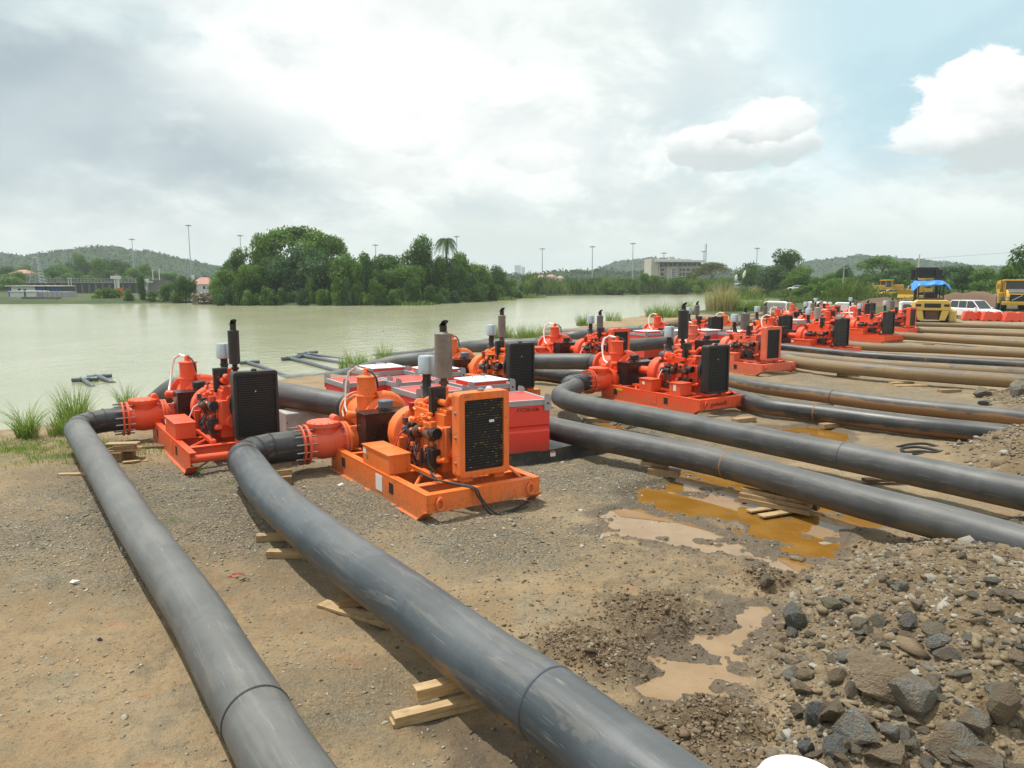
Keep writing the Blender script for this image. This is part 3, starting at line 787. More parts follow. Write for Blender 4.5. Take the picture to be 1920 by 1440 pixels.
# ================================================================== PUMP SETS
def rrect(w_, h_, r, k=5):
    pts = []
    for cx_, cy_, a0_ in ((w_ / 2 - r, h_ / 2 - r, 0), (-w_ / 2 + r, h_ / 2 - r, 90), (-w_ / 2 + r, -h_ / 2 + r, 180), (w_ / 2 - r, -h_ / 2 + r, 270)):
        for i in range(k + 1):
            a = R(a0_ + 90 * i / k); pts.append((cx_ + r * math.cos(a), cy_ + r * math.sin(a)))
    return pts
def frame_ring(mb, outer, inner, x0, x1):
    """rounded picture-frame in the yz plane"""
    m_ = len(outer); v = []
    for x_ in (x0, x1):
        for a, b in outer: v.append((x_, a, b))
        for a, b in inner: v.append((x_, a, b))
    f = []
    for i in range(m_):
        j = (i + 1) % m_
        f += [(i, j, m_ + j, m_ + i), (2 * m_ + i, 3 * m_ + i, 3 * m_ + j, 2 * m_ + j), (i, 2 * m_ + i, 2 * m_ + j, j), (m_ + i, m_ + j, 3 * m_ + j, 3 * m_ + i)]
    mb.add(v, f)
def ring(mb, c_, d, r, t, w_, n_=24):
    mb.lathe([(-w_ / 2, r - t), (-w_ / 2, r), (w_ / 2, r), (w_ / 2, r - t), (-w_ / 2, r - t)], c_, d, n_, False)
def text_mesh(body, size, depth=.002):
    cu = bpy.data.curves.new('lettering', 'FONT'); cu.body = body; cu.size = size; cu.extrude = depth; cu.resolution_u = 3; cu.align_x = 'CENTER'; cu.align_y = 'CENTER'
    o = bpy.data.objects.new('tmp', cu); COL.objects.link(o)
    dg = bpy.context.evaluated_depsgraph_get(); dg.update()
    me = bpy.data.meshes.new_from_object(o.evaluated_get(dg)); bpy.data.objects.remove(o)
    me.name = 'lettering'; return me
def lettering(body, size, parent, loc, rot, mt):
    me = text_mesh(body, size); me.materials.clear(); me.materials.append(M[mt])
    o = bpy.data.objects.new('lettering', me); COL.objects.link(o); o.parent = parent; o.location = loc; o.rotation_euler = rot; return o
VX, VZ = -3.95, .52                  # discharge axis
SX, SZ = -5.15, .86                  # suction flange
def arc(c_, r, a0_, a1_, n_, plane='xz'):
    out_ = []
    for i in range(n_ + 1):
        a = R(a0_ + (a1_ - a0_) * i / n_)
        if plane == 'xz': out_.append((c_[0] + r * math.cos(a), c_[1], c_[2] + r * math.sin(a)))
        else: out_.append((c_[0] + r * math.cos(a), c_[1] + r * math.sin(a), c_[2]))
    return out_
def make_pump(label, O, h, pm='red', rad='black', muff='black', muff_r=.14, muff_z=(1.85, 2.62), filt=True, front='beam', boxes=1, studs=True,
              vm=None, hose='whitehose', lite=False, ry=0.0, rw=.84, rt=1.80, tank2=False, HW=1.0, XF=0.0):
    P_ = M[pm]; V_ = M[vm or pm]; N1 = 16 if lite else 28
    t = thing('pump_set', label, 'water pump', (O[0], O[1], 0), R(h), 'engine-driven pump sets in two rows')
    # --- skid
    for s_ in (-1, 1):
        b = MB(); y0 = s_ * HW
        b.prism([(XF, .42), (XF, .17), (XF - .24, .0), (-4.0, .0), (-4.0, .42)], min(y0, y0 - s_ * .018), max(y0, y0 - s_ * .018), 'y')
        b.box2(-4, XF, *sorted((y0 + s_ * .003, y0 - s_ * .12)), .405, .425)
        b.box2(-4, XF - .24, *sorted((y0 + s_ * .06, y0 - s_ * .12)), -.004, .014)
        a_ = math.atan2(.17, .24); b.box(XF - .12, y0 - s_ * .03, .083, .30, .18, .016, M=Matrix.Rotation(-a_, 3, 'Y'))
        b.build('side_beam', P_, t, bevel=0 if lite else .004)
    if front == 'beam':
        b = MB(); b.box2(XF - .02, XF + .004, -HW + .02, HW - .02, .14, .41).box2(XF - .13, XF + .006, -HW + .015, HW - .015, .40, .428)
        b.build('end_beam', P_, t, bevel=0 if lite else .004)
    else:
        b = MB(); b.rod((-.16, -.97, .27), (-.16, .97, .27), .075, n=14); b.build('front_tube', P_, t)
    b = MB(); b.box2(-4.0, -3.98, -HW + .03, HW - .03, .1, .42); b.build('end_beam', P_, t)
    for xx, ww in ((-.66, .14), (-1.55, .1), (-2.5, .1), (-3.3, .1)):
        b = MB(); b.box2(xx - ww / 2, xx + ww / 2, -HW + .12, HW - .12, .385, .403).box2(xx - .01, xx + .01, -HW + .12, HW - .12, .15, .385)
        b.build('cross_member', P_, t)
    b = MB()
    for yy in (-.42, .42): b.box2(-3.2, -.72, yy - .05, yy + .05, .404, .47)
    b.build('engine_rail', P_, t)
    if not lite:
        for (xa, ya, xb, yb) in ((-.7, -.85, -1.5, -.3), (-2.6, -.85, -3.25, -.3), (-3.35, -.3, -3.95, -.85), (-3.35, .3, -3.95, .85)):
            MB().tube([(xa, ya, .38), (xb, yb, .38)], .03, 6).build('brace', P_, t)
        for yy in (-.8, .8):
            if front == 'beam' and HW == 1:
                b = MB(); b.tube([(.045 + 0 * k, yy + .055 * math.cos(k), .27 + .085 * math.sin(k)) for k in [2 * math.pi * i / 14 for i in range(15)]], .017, 8, caps=False)
                b.box2(.004, .07, yy - .02, yy + .02, .25 + .09, .38).build('lifting_ring', P_, t)
        for xx in (-1.25, -3.35):
            MB().box2(xx - .075, xx + .075, -HW - .008, -HW - .001, .16, .33).build('fork_pocket', M['core'], t)
        if HW == 1: MB().box2(-1.86, -1.60, -1.007, -1.001, .10, .36).build('placard', M['white'] if pm == 'orange' else P_, t)
    # --- radiator
    zc = (rt + .5) / 2; hh_ = rt - .5
    black = rad == 'black'
    fm = M['black'] if black else P_
    bt = .055 if black else .10
    x1, x0 = -.30, -.54
    b = MB(); outer = [(a + ry, c_ + zc) for a, c_ in rrect(rw, hh_, .06)]; inner = [(a + ry, c_ + zc - .015) for a, c_ in rrect(rw - 2 * bt, hh_ - 2.1 * bt, .03)]
    frame_ring(b, outer, inner, x0, x1)
    rf = b.build('radiator_frame', fm, t, bevel=0 if lite else .01)
    b = MB(); b.box2(x0 + .02, x1 - .05, ry - rw / 2 + bt - .01, ry + rw / 2 - bt + .01, .5 + bt - .02, rt - bt + .0)
    b.build('radiator_core', M['core'], t)
    b = MB(); k_ = 11 if lite else 26
    for i in range(k_):
        zz = .5 + 1.3 * bt + (hh_ - 2.6 * bt) * (i + .5) / k_
        b.box2(x1 - .05, x1 - .028, ry - rw / 2 + bt, ry + rw / 2 - bt, zz - .007, zz + .007)
    if not lite:
        for i in range(7):
            yy = ry - rw / 2 + bt + (rw - 2 * bt) * (i + .5) / 7; b.box2(x1 - .030, x1 - .022, yy - .004, yy + .004, .5 + bt, rt - bt)
    gl = b.build('grille', M['black'], t)
    if pm == 'orange' and not lite and not black:     # yellow traces left on the core
        b = MB(); rg = random.Random(4)
        for i in range(60):
            zz = .5 + 1.3 * bt + (hh_ - 2.6 * bt) * (rg.randrange(k_) + .5) / k_; yy = ry - rg.random() ** 1.3 * .75 + .33; ln = rg.uniform(.008, .045)
            b.box2(x1 - .027, x1 - .0255, yy, yy + ln, zz - .003, zz + .003)
        b.build('paint_trace', M['yellowstick'], t)['kind'] = 'stuff'
        MB().box2(x1 - .02, x1 - .017, .26, .35, 1.33, 1.37).build('sticker', M['white'], t)
        for zz in (1.5, 1.12, .72): MB().lathe([(0, .03), (.012, .028), (.02, .012)], (-.42, ry - rw / 2 - .001, zz), (0, -1, 0), 12).build('bolt', M['steel'], t)
    if black and not lite:
        MB().box2(x1 - .02, x1 - .017, ry - .02, ry + .0, 1.4, 1.43).build('sticker', M['white'], t)
    MB().lathe([(0, .05), (.02, .055), (.035, .05), (.045, .02)], (-.42, ry, rt), (0, 0, 1), 14).build('radiator_cap', fm if black else M['steel'], t)
    for yy in (-.36, .36): MB().box2(-.54, -.34, ry + yy * .8 - .09, ry + yy * .8 + .09, .427, .5).build('radiator_foot', P_, t)
    MB().lathe([(0, .46), (.1, .44), (.16, .36)], (x0, ry, zc - .02), (-1, 0, 0), N1).build('fan_shroud', fm if black else M['black'], t)
    MB().tube([(-.45, ry + rw / 2 - .02, .62), (XF - .1, ry + rw / 2 + .1, .43)], .022, 8).build('stay', P_, t)
    # --- engine
    b = MB(); b.box2(-2.15, -.95, -.24, .24, .62, 1.18).box2(-2.05, -1.0, -.2, .2, .44, .62).box2(-2.1, -1.0, -.17, .21, 1.18, 1.38)
    for i in range(6): xx = -2.0 + i * .185; b.box2(xx - .075, xx + .075, -.13, .17, 1.38, 1.45); b.box2(xx - .02, xx + .02, -.265, -.24, .7, 1.1)
    b.box2(-1.0, -.88, -.2, .2, .7, 1.2).rod((-.9, 0, 1.2), (-.82, 0, 1.2), .11, n=14).rod((-.9, 0, .78), (-.80, 0, .78), .13, n=14)
    b.build('engine_block', P_, t, bevel=0 if lite else .012)
    b = MB(); b.tube([(-.68, -.1, rt - .12), (-.9, -.1, rt - .13), (-1.05, -.08, 1.55), (-1.7, -.06, 1.55), (-1.9, -.05, 1.48)], .052, 10)
    b.build('coolant_pipe', P_, t)
    MB().tube([(-.7, -.3, .72), (-.95, -.3, .66), (-1.1, -.25, .78)], .045, 10).build('coolant_pipe', P_, t)
    b = MB(); b.tube([(-2.0, .24, 1.28), (-1.1, .24, 1.28)], .06, 8)
    for i in range(6): xx = -2.0 + i * .18; b.tube([(xx, .15, 1.3), (xx, .25, 1.3)], .035, 6)
    b.tube([(-1.5, -.26, 1.02), (-1.15, -.3, 1.0)], .07, 10).lathe([(0, .06), (.04, .11), (.12, .11), (.16, .07)], (-1.75, -.3, 1.02), (1, 0, 0), 14)
    b.build('exhaust_manifold', M['brown'], t)
    b = MB(); b.rod((-2.12, -.32, .98), (-1.78, -.32, .98), .085, n=14).rod((-1.78, -.32, .98), (-1.72, -.32, .98), .05, n=12).rod((-1.98, -.31, 1.1), (-1.8, -.31, 1.1), .05, n=10)
    b.build('starter_motor', M['black'], t)
    b = MB(); b.rod((-1.12, -.33, 1.1), (-.94, -.33, 1.1), .09, n=14); b.build('alternator', M['black'], t)
    MB().box2(-1.25, -.98, -.4, -.26, .55, .83).build('oil_cooler', M['black'], t); MB().rod((-1.40, -.33, .55), (-1.40, -.33, .8), .07, n=12).build('oil_filter', M['black'], t)
    if not lite:
        rg = random.Random(hash(label) % 1000 if False else len(label))
        b = MB()
        for i in range(26):
            xx, yy, zz = rg.uniform(-2.1, -1.0), rg.uniform(-.36, -.25), rg.uniform(.6, 1.4)
            if i % 2: b.rod((xx, yy, zz), (xx + rg.uniform(.04, .12), yy, zz + rg.uniform(-.03, .03)), rg.uniform(.015, .04), n=8)
            else: b.box(xx, yy, zz, rg.uniform(.05, .13), rg.uniform(.05, .1), rg.uniform(.04, .11))
        b.build('engine_fittings', P_, t)['kind'] = 'stuff'
        b = MB()
        for i in range(16):
            xx, yy, zz = rg.uniform(-2.1, -1.0), rg.uniform(-.40, -.27), rg.uniform(.55, 1.35)
            b.box(xx, yy, zz, rg.uniform(.04, .10), rg.uniform(.05, .08), rg.uniform(.04, .12))
        b.build('engine_fittings', M['brown'], t)['kind'] = 'stuff'
        b = MB()
        for i in range(7):
            x_, z_ = rg.uniform(-2.0, -1.2), rg.uniform(.8, 1.2); b.tube([(x_, -.3, z_), (x_ + .1, -.42, z_ - .2), (x_ + rg.uniform(0, .3), -.44, .6), (x_ + rg.uniform(0, .5), -.4, .46)], .011, 6)
        b.build('cable', M['rubber'], t)
        b = MB(); b.tube([(-2.05, -.34, 1.02), (-1.98, -.5, .95), (-2.0, -.6, .72), (-2.1, -.72, .62), (-2.2, -.82, .58)], .014, 6)
        b.build('cable', M['redwire' if pm == 'orange' else 'whitehose'], t)
    # exhaust, muffler
    mz0, mz1 = muff_z
    mx, my = -2.0, .36
    b = MB(); b.rod((mx, my, 1.36), (mx, my, mz0 + .02), .055, n=12).rod((mx, my, mz0 - .11), (mx, my, mz0 - .06), .085, n=12)
    b.build('exhaust_pipe', M['brown'] if muff != 'black' else M['blackmetal'], t)
    mm = {'black': M['black'], 'rust': M['ruststeel'], 'grey': M['greysteel'], 'pale': M['palesteel'], 'reddish': M['ruststeel']}[muff]
    b = MB(); b.lathe([(0, muff_r * .55), (.012, muff_r), (.03, muff_r), (.031, muff_r * .985), (mz1 - mz0 - .03, muff_r * .985), (mz1 - mz0 - .029, muff_r), (mz1 - mz0 - .012, muff_r), (mz1 - mz0, muff_r * .6), (mz1 - mz0 + .02, muff_r * .5)], (mx, my, mz0), (0, 0, 1), N1)
    b.build('muffler', mm, t)
    b = MB(); b.rod((mx, my, mz1), (mx, my, mz1 + .13), .065, n=14).box(mx + .02, my, mz1 + .165, .16, .12, .014, M=Matrix.Rotation(R(-38), 3, 'Y'))
    b.box(mx + .085, my, mz1 + .20, .03, .05, .06)
    b.build('rain_cap', M['blackmetal'], t)
    if filt:
        fx, fy = -2.44, .25
        b = MB(); b.lathe([(0, .10), (.02, .15), (.30, .15), (.33, .13)], (fx, fy, 1.87), (0, 0, 1), N1); b.build('air_filter', M['filter'], t)
        b = MB(); b.tube([(fx, fy, 1.88), (fx, fy, 1.66), (fx + .03, fy, 1.52), (fx + .12, fy - .02, 1.42), (fx + .24, fy - .05, 1.36)], [.075, .075, .085, .085, .07], 12)
        b.rod((fx, fy, 1.72), (fx, fy, 1.76), .088, n=14); b.build('intake_elbow', M['rubber'], t)
        b = MB(); b.lathe([(0, .05), (.03, .12), (.13, .13), (.18, .07)], (-2.3, .02, 1.36), (1, -.1, 0), 16); b.build('turbocharger', P_, t)
    # --- control panel on its post
    b = MB(); b.box2(-1.45, -1.34, -.22, .05, 1.31, 1.79)
    b.box2(-1.34, -1.325, -.20, .03, 1.33, 1.77)
    cp = b.build('control_panel', M['black'], t, bevel=.01)
    MB().box2(-1.3245, -1.3215, -.16, -.02, 1.52, 1.66).build('display', M['glass'], cp)
    MB().box2(-1.3245, -1.3215, -.15, -.03, 1.35, 1.39).build('label_strip', M['white'], cp)
    MB().box2(-1.50, -1.455, -.16, .16, 1.22, 1.76).build('panel_bracket', P_, t)
    # --- bell housing, guard, pump end
    b = MB(); b.lathe([(0, .38), (.03, .45), (.30, .455), (.33, .42), (.34, .36), (.5, .29), (.62, .25)], (-2.64, 0, .85), (1, 0, 0), N1)
    b.rod((-3.4, 0, .85), (-2.6, 0, .85), .12, n=14)
    b.build('bell_housing', P_, t)
    b = MB(); b.box2(-2.2, -2.1, -.46, -.36, .43, .85).box2(-2.2, -2.1, .36, .46, .43, .85).box2(-2.5, -2.3, -.44, .44, .404, .5); b.build('engine_mount', P_, t)
    j = MB().box2(-2.34, -2.22, -.16, .10, 1.29, 1.41).build('junction_box', M['darkred'], t, bevel=.006)
    MB().box2(-2.219, -2.216, -.08, .02, 1.33, 1.38).build('sticker', M['yellowstick'], j)
    MB().rod((-2.58, .22, 1.28), (-2.58, .22, 1.62), .016, n=8).rod((-2.58, .22, 1.6), (-2.58, .22, 1.66), .035, n=10).build('breather', M['galv'], t)
    b = MB(); b.box2(-3.80, -3.34, -.56, .62, .40, 1.07); b.box2(-3.82, -3.32, -.58, .64, 1.072, 1.086)
    b.build('drive_guard', M['blackmetal'], t, bevel=0 if lite else .008)
    MB().rod((-3.6, -.05, 1.085), (-3.6, -.05, 1.13), .03, n=8).lathe([(0, .12), (.012, .14), (.13, .14), (.15, .12)], (-3.6, -.05, 1.13), (0, 0, 1), N1).build('oil_pot', M['core'] if pm != 'orange' else plainblue, t)
    b = MB()
    b.lathe([(0, .30), (.02, .42), (.06, .445), (.28, .445), (.30, .40), (.31, .3)], (-4.32, .14, .82), (1, 0, 0), N1)
    b.lathe([(0, .22), (.05, .26), (.14, .33), (.16, .40), (.2, .40)], (-4.02, .14, .82), (1, 0, 0), N1)
    b.tube([(-4.16, .14 + .44 * math.cos(a), .82 + .44 * math.sin(a)) for a in [R(q) for q in range(-200, 111, 18)]][::-1], [.12 - .003 * i for i in range(18)], 12)
    b.build('volute_casing', P_, t)
    # suction cone and flange
    b = MB(); b.lathe([(0, .33), (.18, .35), (.5, .30), (.74, .29)], (-4.40, .05, .82), (SX + 4.40, -.05, SZ - .82), N1)
    ring(b, (SX + .03, 0, SZ), (1, 0, 0), .40, .12, .05, N1); b.build('suction_cone', P_, t)
    sf = MB(); ring(sf, (SX - .03, 0, SZ), (1, 0, 0), .39, .12, .04, N1); sf = sf.build('suction_flange', M['galv'] if pm == 'orange' else P_, t)
    if studs:
        for i in range(12):
            a = 2 * math.pi * i / 12
            MB().rod((SX - .09, .35 * math.cos(a), SZ + .35 * math.sin(a)), (SX + .10, .35 * math.cos(a), SZ + .35 * math.sin(a)), .014, n=6).build('stud', M['steel'], sf)
    # air separator
    sx_, sy_ = -4.33, -.12
    b = MB(); b.lathe([(-.2, .2), (.10, .20), (.105, .23), (.135, .23), (.14, .19), (.47, .185), (.475, .21), (.50, .21), (.505, .11), (.525, .07), (.60, .065), (.605, .05), (.65, .045)], (sx_, sy_, 1.16), (0, 0, 1), N1)
    b.build('air_separator', P_, t)
    b = MB()
    for k in range(2):
        b.tube([(sx_ - .05, sy_ - .05 * k, 1.77), (sx_ - .22, sy_ - .12, 1.82 - .02 * k), (sx_ - .34 - .04 * k, sy_ - .22, 1.72), (sx_ - .36 - .04 * k, sy_ - .28, 1.5), (sx_ - .3, sy_ - .33, 1.25), (sx_ - .15, sy_ - .4, 1.08), (sx_ + .1, sy_ - .46, 1.0)], .018 if hose == 'hose' else .024, 7)
    if hose == 'hose': b.tube([(sx_ - .1, sy_ - .2, 1.3), (sx_ - .4, sy_ - .3, 1.15), (sx_ - .42, sy_ - .36, .95), (sx_ - .25, sy_ - .4, .85)], .018, 7)
    b.build('hose', M[hose], t)
    MB().tube([(sx_ + .05, sy_, 1.77), (sx_ + .2, sy_ + .04, 1.75), (sx_ + .3, sy_ + .08, 1.65), (sx_ + .28, sy_ + .12, 1.45)], .02, 7).build('hose', M['rubber'], t)
    MB().rod((-3.9, -.62, 1.0), (-3.75, -.2, 1.0), .075, n=12).lathe([(-.1, .03), (-.06, .085), (0, .085)], (-3.9, -.62, 1.0), (.35, .93, 0), 12).build('priming_cylinder', P_, t)
    # discharge neck, check valve
    b = MB(); b.tube([(VX - .2, .1, .45), (VX - .1, -.25, VZ), (VX, -.5, VZ), (VX, -.76, VZ)], [.26, .26, .26, .26], N1 // 2 * 2)
    ring(b, (VX, -.74, VZ), (0, 1, 0), .36, .12, .05, N1); b.build('discharge_neck', P_, t)
    b = MB(); b.lathe([(0, .26), (.0, .36), (.05, .36), (.055, .27), (.2, .295), (.42, .305), (.6, .275), (.70, .265), (.705, .37), (.75, .37), (.751, .2)], (VX, -.775, VZ), (0, -1, 0), N1)
    b.lathe([(0, .22), (.26, .27), (.262, .31), (.30, .31)], (VX, -1.15, VZ + .06), (0, 0, 1), N1)
    cv = b.build('check_valve', V_, t)
    b = MB(); b.lathe([(0, .31), (.035, .31), (.05, .28), (.06, .2)], (VX, -1.15, VZ + .362), (0, 0, 1), N1); b.lathe([(-.12, .03), (-.11, .07), (.11, .07), (.12, .03)], (VX, -.93, VZ + .44), (1, 0, 0), 12)
    b.build('valve_lid', V_, cv)
    if studs:
        for i in range(14):
            a = 2 * math.pi * i / 14
            MB().rod((VX + .285 * math.cos(a), -1.15 + .285 * math.sin(a), VZ + .36), (VX + .285 * math.cos(a), -1.15 + .285 * math.sin(a), VZ + .415), .017, n=6).build('bolt', V_, cv)
            b_ = a + .2
            MB().rod((VX + .335 * math.cos(b_), -1.38, VZ + .335 * math.sin(b_)), (VX + .335 * math.cos(b_), -1.76, VZ + .335 * math.sin(b_)), .016, n=6).build('stud', M['steel'], cv)
        for i in range(12):
            a = 2 * math.pi * i / 12
            MB().rod((VX + .32 * math.cos(a), -.70, VZ + .32 * math.sin(a)), (VX + .32 * math.cos(a), -.86, VZ + .32 * math.sin(a)), .014, n=6).build('stud', M['steel'], cv)
    fl = MB(); ring(fl, (VX, -1.60, VZ), (0, 1, 0), .37, .12, .03, N1); fl.build('backing_ring', V_, t)
    # --- battery / tool boxes on the skid
    def bbox(xa, xb, ya, yb, zt, two=False):
        b = MB(); b.box2(xa, xb, ya, yb, .43, zt); o = b.build('battery_box', P_, t, bevel=.006)
        if two:
            m0 = (xa + xb) / 2
            MB().box2(xa - .015, m0 - .003, ya - .015, yb + .01, zt + .001, zt + .022).build('box_lid', P_, o)
            MB().box2(m0 + .003, xb + .015, ya - .015, yb + .01, zt + .001, zt + .022).build('box_lid', P_, o)
        else: MB().box2(xa - .015, xb + .015, ya - .015, yb + .01, zt + .001, zt + .02).build('box_lid', P_, o)
        return o
    if boxes == 1:
        o = bbox(-2.46, -1.36, -HW + .02, -HW + .40, .73, True)
        MB().box2(-2.43, -2.31, -HW + .016, -HW + .019, .60, .70).build('sticker', M['white'], o)
        if pm == 'orange': MB().box2(-2.29, -2.22, -HW + .016, -HW + .019, .52, .60).build('sticker', M['greenstick'], o)
    else:
        o = bbox(-2.35, -1.85, -.98, -.62, .75); MB().box2(-2.22, -2.12, -.984, -.981, .6, .68).build('sticker', M['white'], o)
        o = bbox(-1.18, -.78, -.95, -.5, .75); MB().box2(-1.02, -.92, -.954, -.951, .55, .72).build('sticker', M['white'], o)
    if boxes == 2 and not lite:
        lettering('godwin®', .17, t, (.0085, -.28, .27), (R(90), 0, R(90)), 'black')
        MB().box2(-3.3, -3.05, -1.008, -1.001, .30, .37).build('sticker', M['yellowstick'], t)
    return t
plainblue = plain('blue-grey pot', (.10, .13, .16), .5)
HD = -57
PUMPS = {}
def W(O, h, x_, y_, z_):
    a = R(h); return Vector((O[0] + x_ * math.cos(a) - y_ * math.sin(a), O[1] + x_ * math.sin(a) + y_ * math.cos(a), z_))
specs = dict(
 P1=dict(label='red pump set nearest the grassy bank, black radiator and slim black muffler', O=(-5.0, 13.95), h=-56, pm='red', rad='black', muff='black', muff_z=(1.78, 2.5), muff_r=.115, front='tube', ry=.32),
 P2=dict(label='nearest pump set, orange with orange-framed radiator and rusty grey muffler', O=(-.40, 11.2), h=-57, pm='orange', rad='frame', muff='rust', muff_r=.155, muff_z=(1.84, 2.62), vm='valve', hose='hose', ry=.17, rw=.90, rt=1.82),
 P3=dict(label='orange pump set with black radiator standing behind the fuel tanks', O=(.45, 20.9), h=-58, pm='orange', rad='black', muff='rust', muff_r=.115, muff_z=(1.85, 2.5), hose='hose', HW=.7, XF=-.42),
 P4=dict(label='red pump set with red-framed radiator behind the lettered pump set', O=(4.15, 27.4), h=-58, pm='red', rad='frame', muff='grey', muff_r=.125, muff_z=(1.5, 2.2)),
 P5=dict(label='red pump set with lettering on its front beam and two battery boxes', O=(5.75, 20.1), h=-57, pm='red', rad='black', muff='black', muff_r=.155, muff_z=(1.85, 2.68), boxes=2, rw=.86),
 P6=dict(label='red pump set with black radiator seen beyond the white-lidded tanks', O=(10.2, 36.8), h=-57, pm='red', rad='black', muff='grey', muff_r=.13, muff_z=(1.8, 2.3), lite=True, studs=False),
 P7=dict(label='faded salmon pump set with framed radiator and wide grey muffler', O=(10.15, 28.6), h=-57, pm='redfaded', rad='frame', muff='grey', muff_r=.18, muff_z=(1.6, 2.25), rw=.9),
 P8=dict(label='pump set with orange housing half hidden behind the faded salmon pump set', O=(14.2, 38.4), h=-57, pm='orange', rad='black', muff='grey', muff_r=.12, muff_z=(1.6, 2.2), lite=True, studs=False),
 P9=dict(label='red pump set with black radiator and pale grey muffler, middle right', O=(15.7, 35.2), h=-57, pm='red', rad='black', muff='pale', muff_r=.17, muff_z=(1.7, 2.25), lite=True, studs=False, front='beam'),
 P10=dict(label='red pump set with short rusty stack in the back row behind the pale-muffler pump set', O=(20.3, 47.5), h=-57, pm='red', rad='frame', muff='reddish', muff_r=.15, muff_z=(1.5, 2.1), lite=True, studs=False),
 P11=dict(label='red pump set with black radiator and black capped stack, far right group', O=(22.0, 43.5), h=-57, pm='red', rad='black', muff='black', muff_r=.16, muff_z=(1.6, 2.2), lite=True, studs=False),
 P12=dict(label='rightmost red pump set with framed radiator beside the yellow forklift', O=(26.8, 50.2), h=-57, pm='red', rad='frame', muff='grey', muff_r=.16, muff_z=(1.6, 2.2), lite=True, studs=False),
 P13=dict(label='farthest small red pump set with black core near the reeds', O=(25.3, 58.5), h=-57, pm='redfaded', rad='frame', muff='pale', muff_r=.14, muff_z=(1.5, 2.0), lite=True, studs=False, rt=1.7),
 P14=dict(label='red pump set with black radiator at the back between the two right stacks', O=(29.2, 61.0), h=-57, pm='red', rad='black', muff='grey', muff_r=.14, muff_z=(1.5, 2.0), lite=True, studs=False))
for k_, s_ in specs.items():
    d_ = dict(s_); PUMPS[k_] = (d_['O'], d_['h']); make_pump(**d_)

# ================================================================== PIPES
PR = .264
def catmull(pts, n_=6):
    P_ = [Vector(p) for p in pts]; P_ = [P_[0] * 2 - P_[1]] + P_ + [P_[-1] * 2 - P_[-2]]
    out_ = []
    for i in range(1, len(P_) - 2):
        for k in range(n_):
            t = k / n_; a, b, c_, d = P_[i - 1:i + 3]
            out_.append(.5 * ((2 * b) + (c_ - a) * t + (2 * a - 5 * b + 4 * c_ - d) * t * t + (3 * b - 3 * c_ + d - a) * t ** 3))
    out_.append(P_[-2]); return out_
def seam(P_, where, r, parent, mt='rubber', wd=.018, pr=.007, name='weld_seam'):
    """ring of weld bead round the pipe at the point of path nearest to where"""
    i = min(range(1, len(P_) - 1), key=lambda k: (P_[k] - Vector(where)).length)
    # refine on the neighbouring segments
    best = None
    for a, b in ((P_[i - 1], P_[i]), (P_[i], P_[i + 1])):
        d = b - a; t = max(0, min(1, (Vector(where) - a).dot(d) / d.length_squared)); q = a + d * t
        if best is None or (q - Vector(where)).length < best[0]: best = ((q - Vector(where)).length, q, d.normalized())
    _, q, d = best
    b = MB(); b.tube([q - d * wd, q - d * wd * .4, q + d * wd * .4, q + d * wd], [r - .002, r + pr, r + pr, r - .002], 32, caps=False); b.build(name, M[mt], parent)
def pipe(label, path, mt, r=PR, seams=(), group='discharge and suction pipes', elbow=None, n_=40, sub=6, name='water_pipe', cat='pipe', capflange=None):
    t = thing(name, label, cat, tuple(path[0]) if elbow is None else tuple(elbow[0]), 0, group)
    org = Vector(t.location)
    if elbow is not None:
        mb = MB(); mb.tube([Vector(p) - org for p in elbow], r, n_, uv=True); mb.build('elbow', M['elbow'], t)
        for p in elbow[1:-1]:
            k = list(elbow).index(p)
            a = (Vector(elbow[k]) - Vector(elbow[k - 1])).normalized(); b_ = (Vector(elbow[k + 1]) - Vector(elbow[k])).normalized()
            d = (a + b_).normalized(); q = Vector(p) - org
            mb = MB(); ch = a.dot(d)
            mb.tube([q - d * .014, q + d * .014], r * 1.0 + .010, n_, caps=False)
            # follow the mitre: widen along the bend direction
            ax = a.cross(b_)
            if ax.length > 1e-4:
                bd = d.cross(ax).normalized()
                mb.v = [tuple(Vector(v_) + bd * (Vector(v_) - q).dot(bd) * (1 / ch - 1)) for v_ in mb.v]
            mb.build('weld_seam', M['elbow'], t)
    P_ = catmull(path, sub)
    mb = MB(); mb.tube([p - org for p in P_], r, n_, uv=True); mb.build('pipe_run', M[mt], t)
    PO = [p - org for p in P_]
    for s_ in seams:
        seam(PO, Vector(s_[:3]) - org, r, t, s_[3] if len(s_) > 3 else 'rubber')
    return t
def disch(key, ex=2.15, er=.58, drop=0.0):
    """flange adapter, mitred elbow turning from the valve axis to the skid axis"""
    O, h = PUMPS[key]; pts = [W(O, h, VX, -1.615, VZ), W(O, h, VX, -ex, VZ)]
    for a in (30, 60, 90):
        pts.append(W(O, h, VX + er * (1 - math.cos(R(a))), -ex - er * math.sin(R(a)), VZ - drop * a / 90))
    pts.append(W(O, h, VX + er + .12, -ex - er, VZ - drop))
    return pts
def GP(px, py, z_): a, b = G(px, py, z_); return Vector((a, b, z_))
def gp(l, z_): return [GP(a, b, z_) for a, b in l]
def zl(z0, z1, l):
    k = len(l) - 1; return [GP(a, b, z0 + (z1 - z0) * i / k) for i, (a, b) in enumerate(l)]

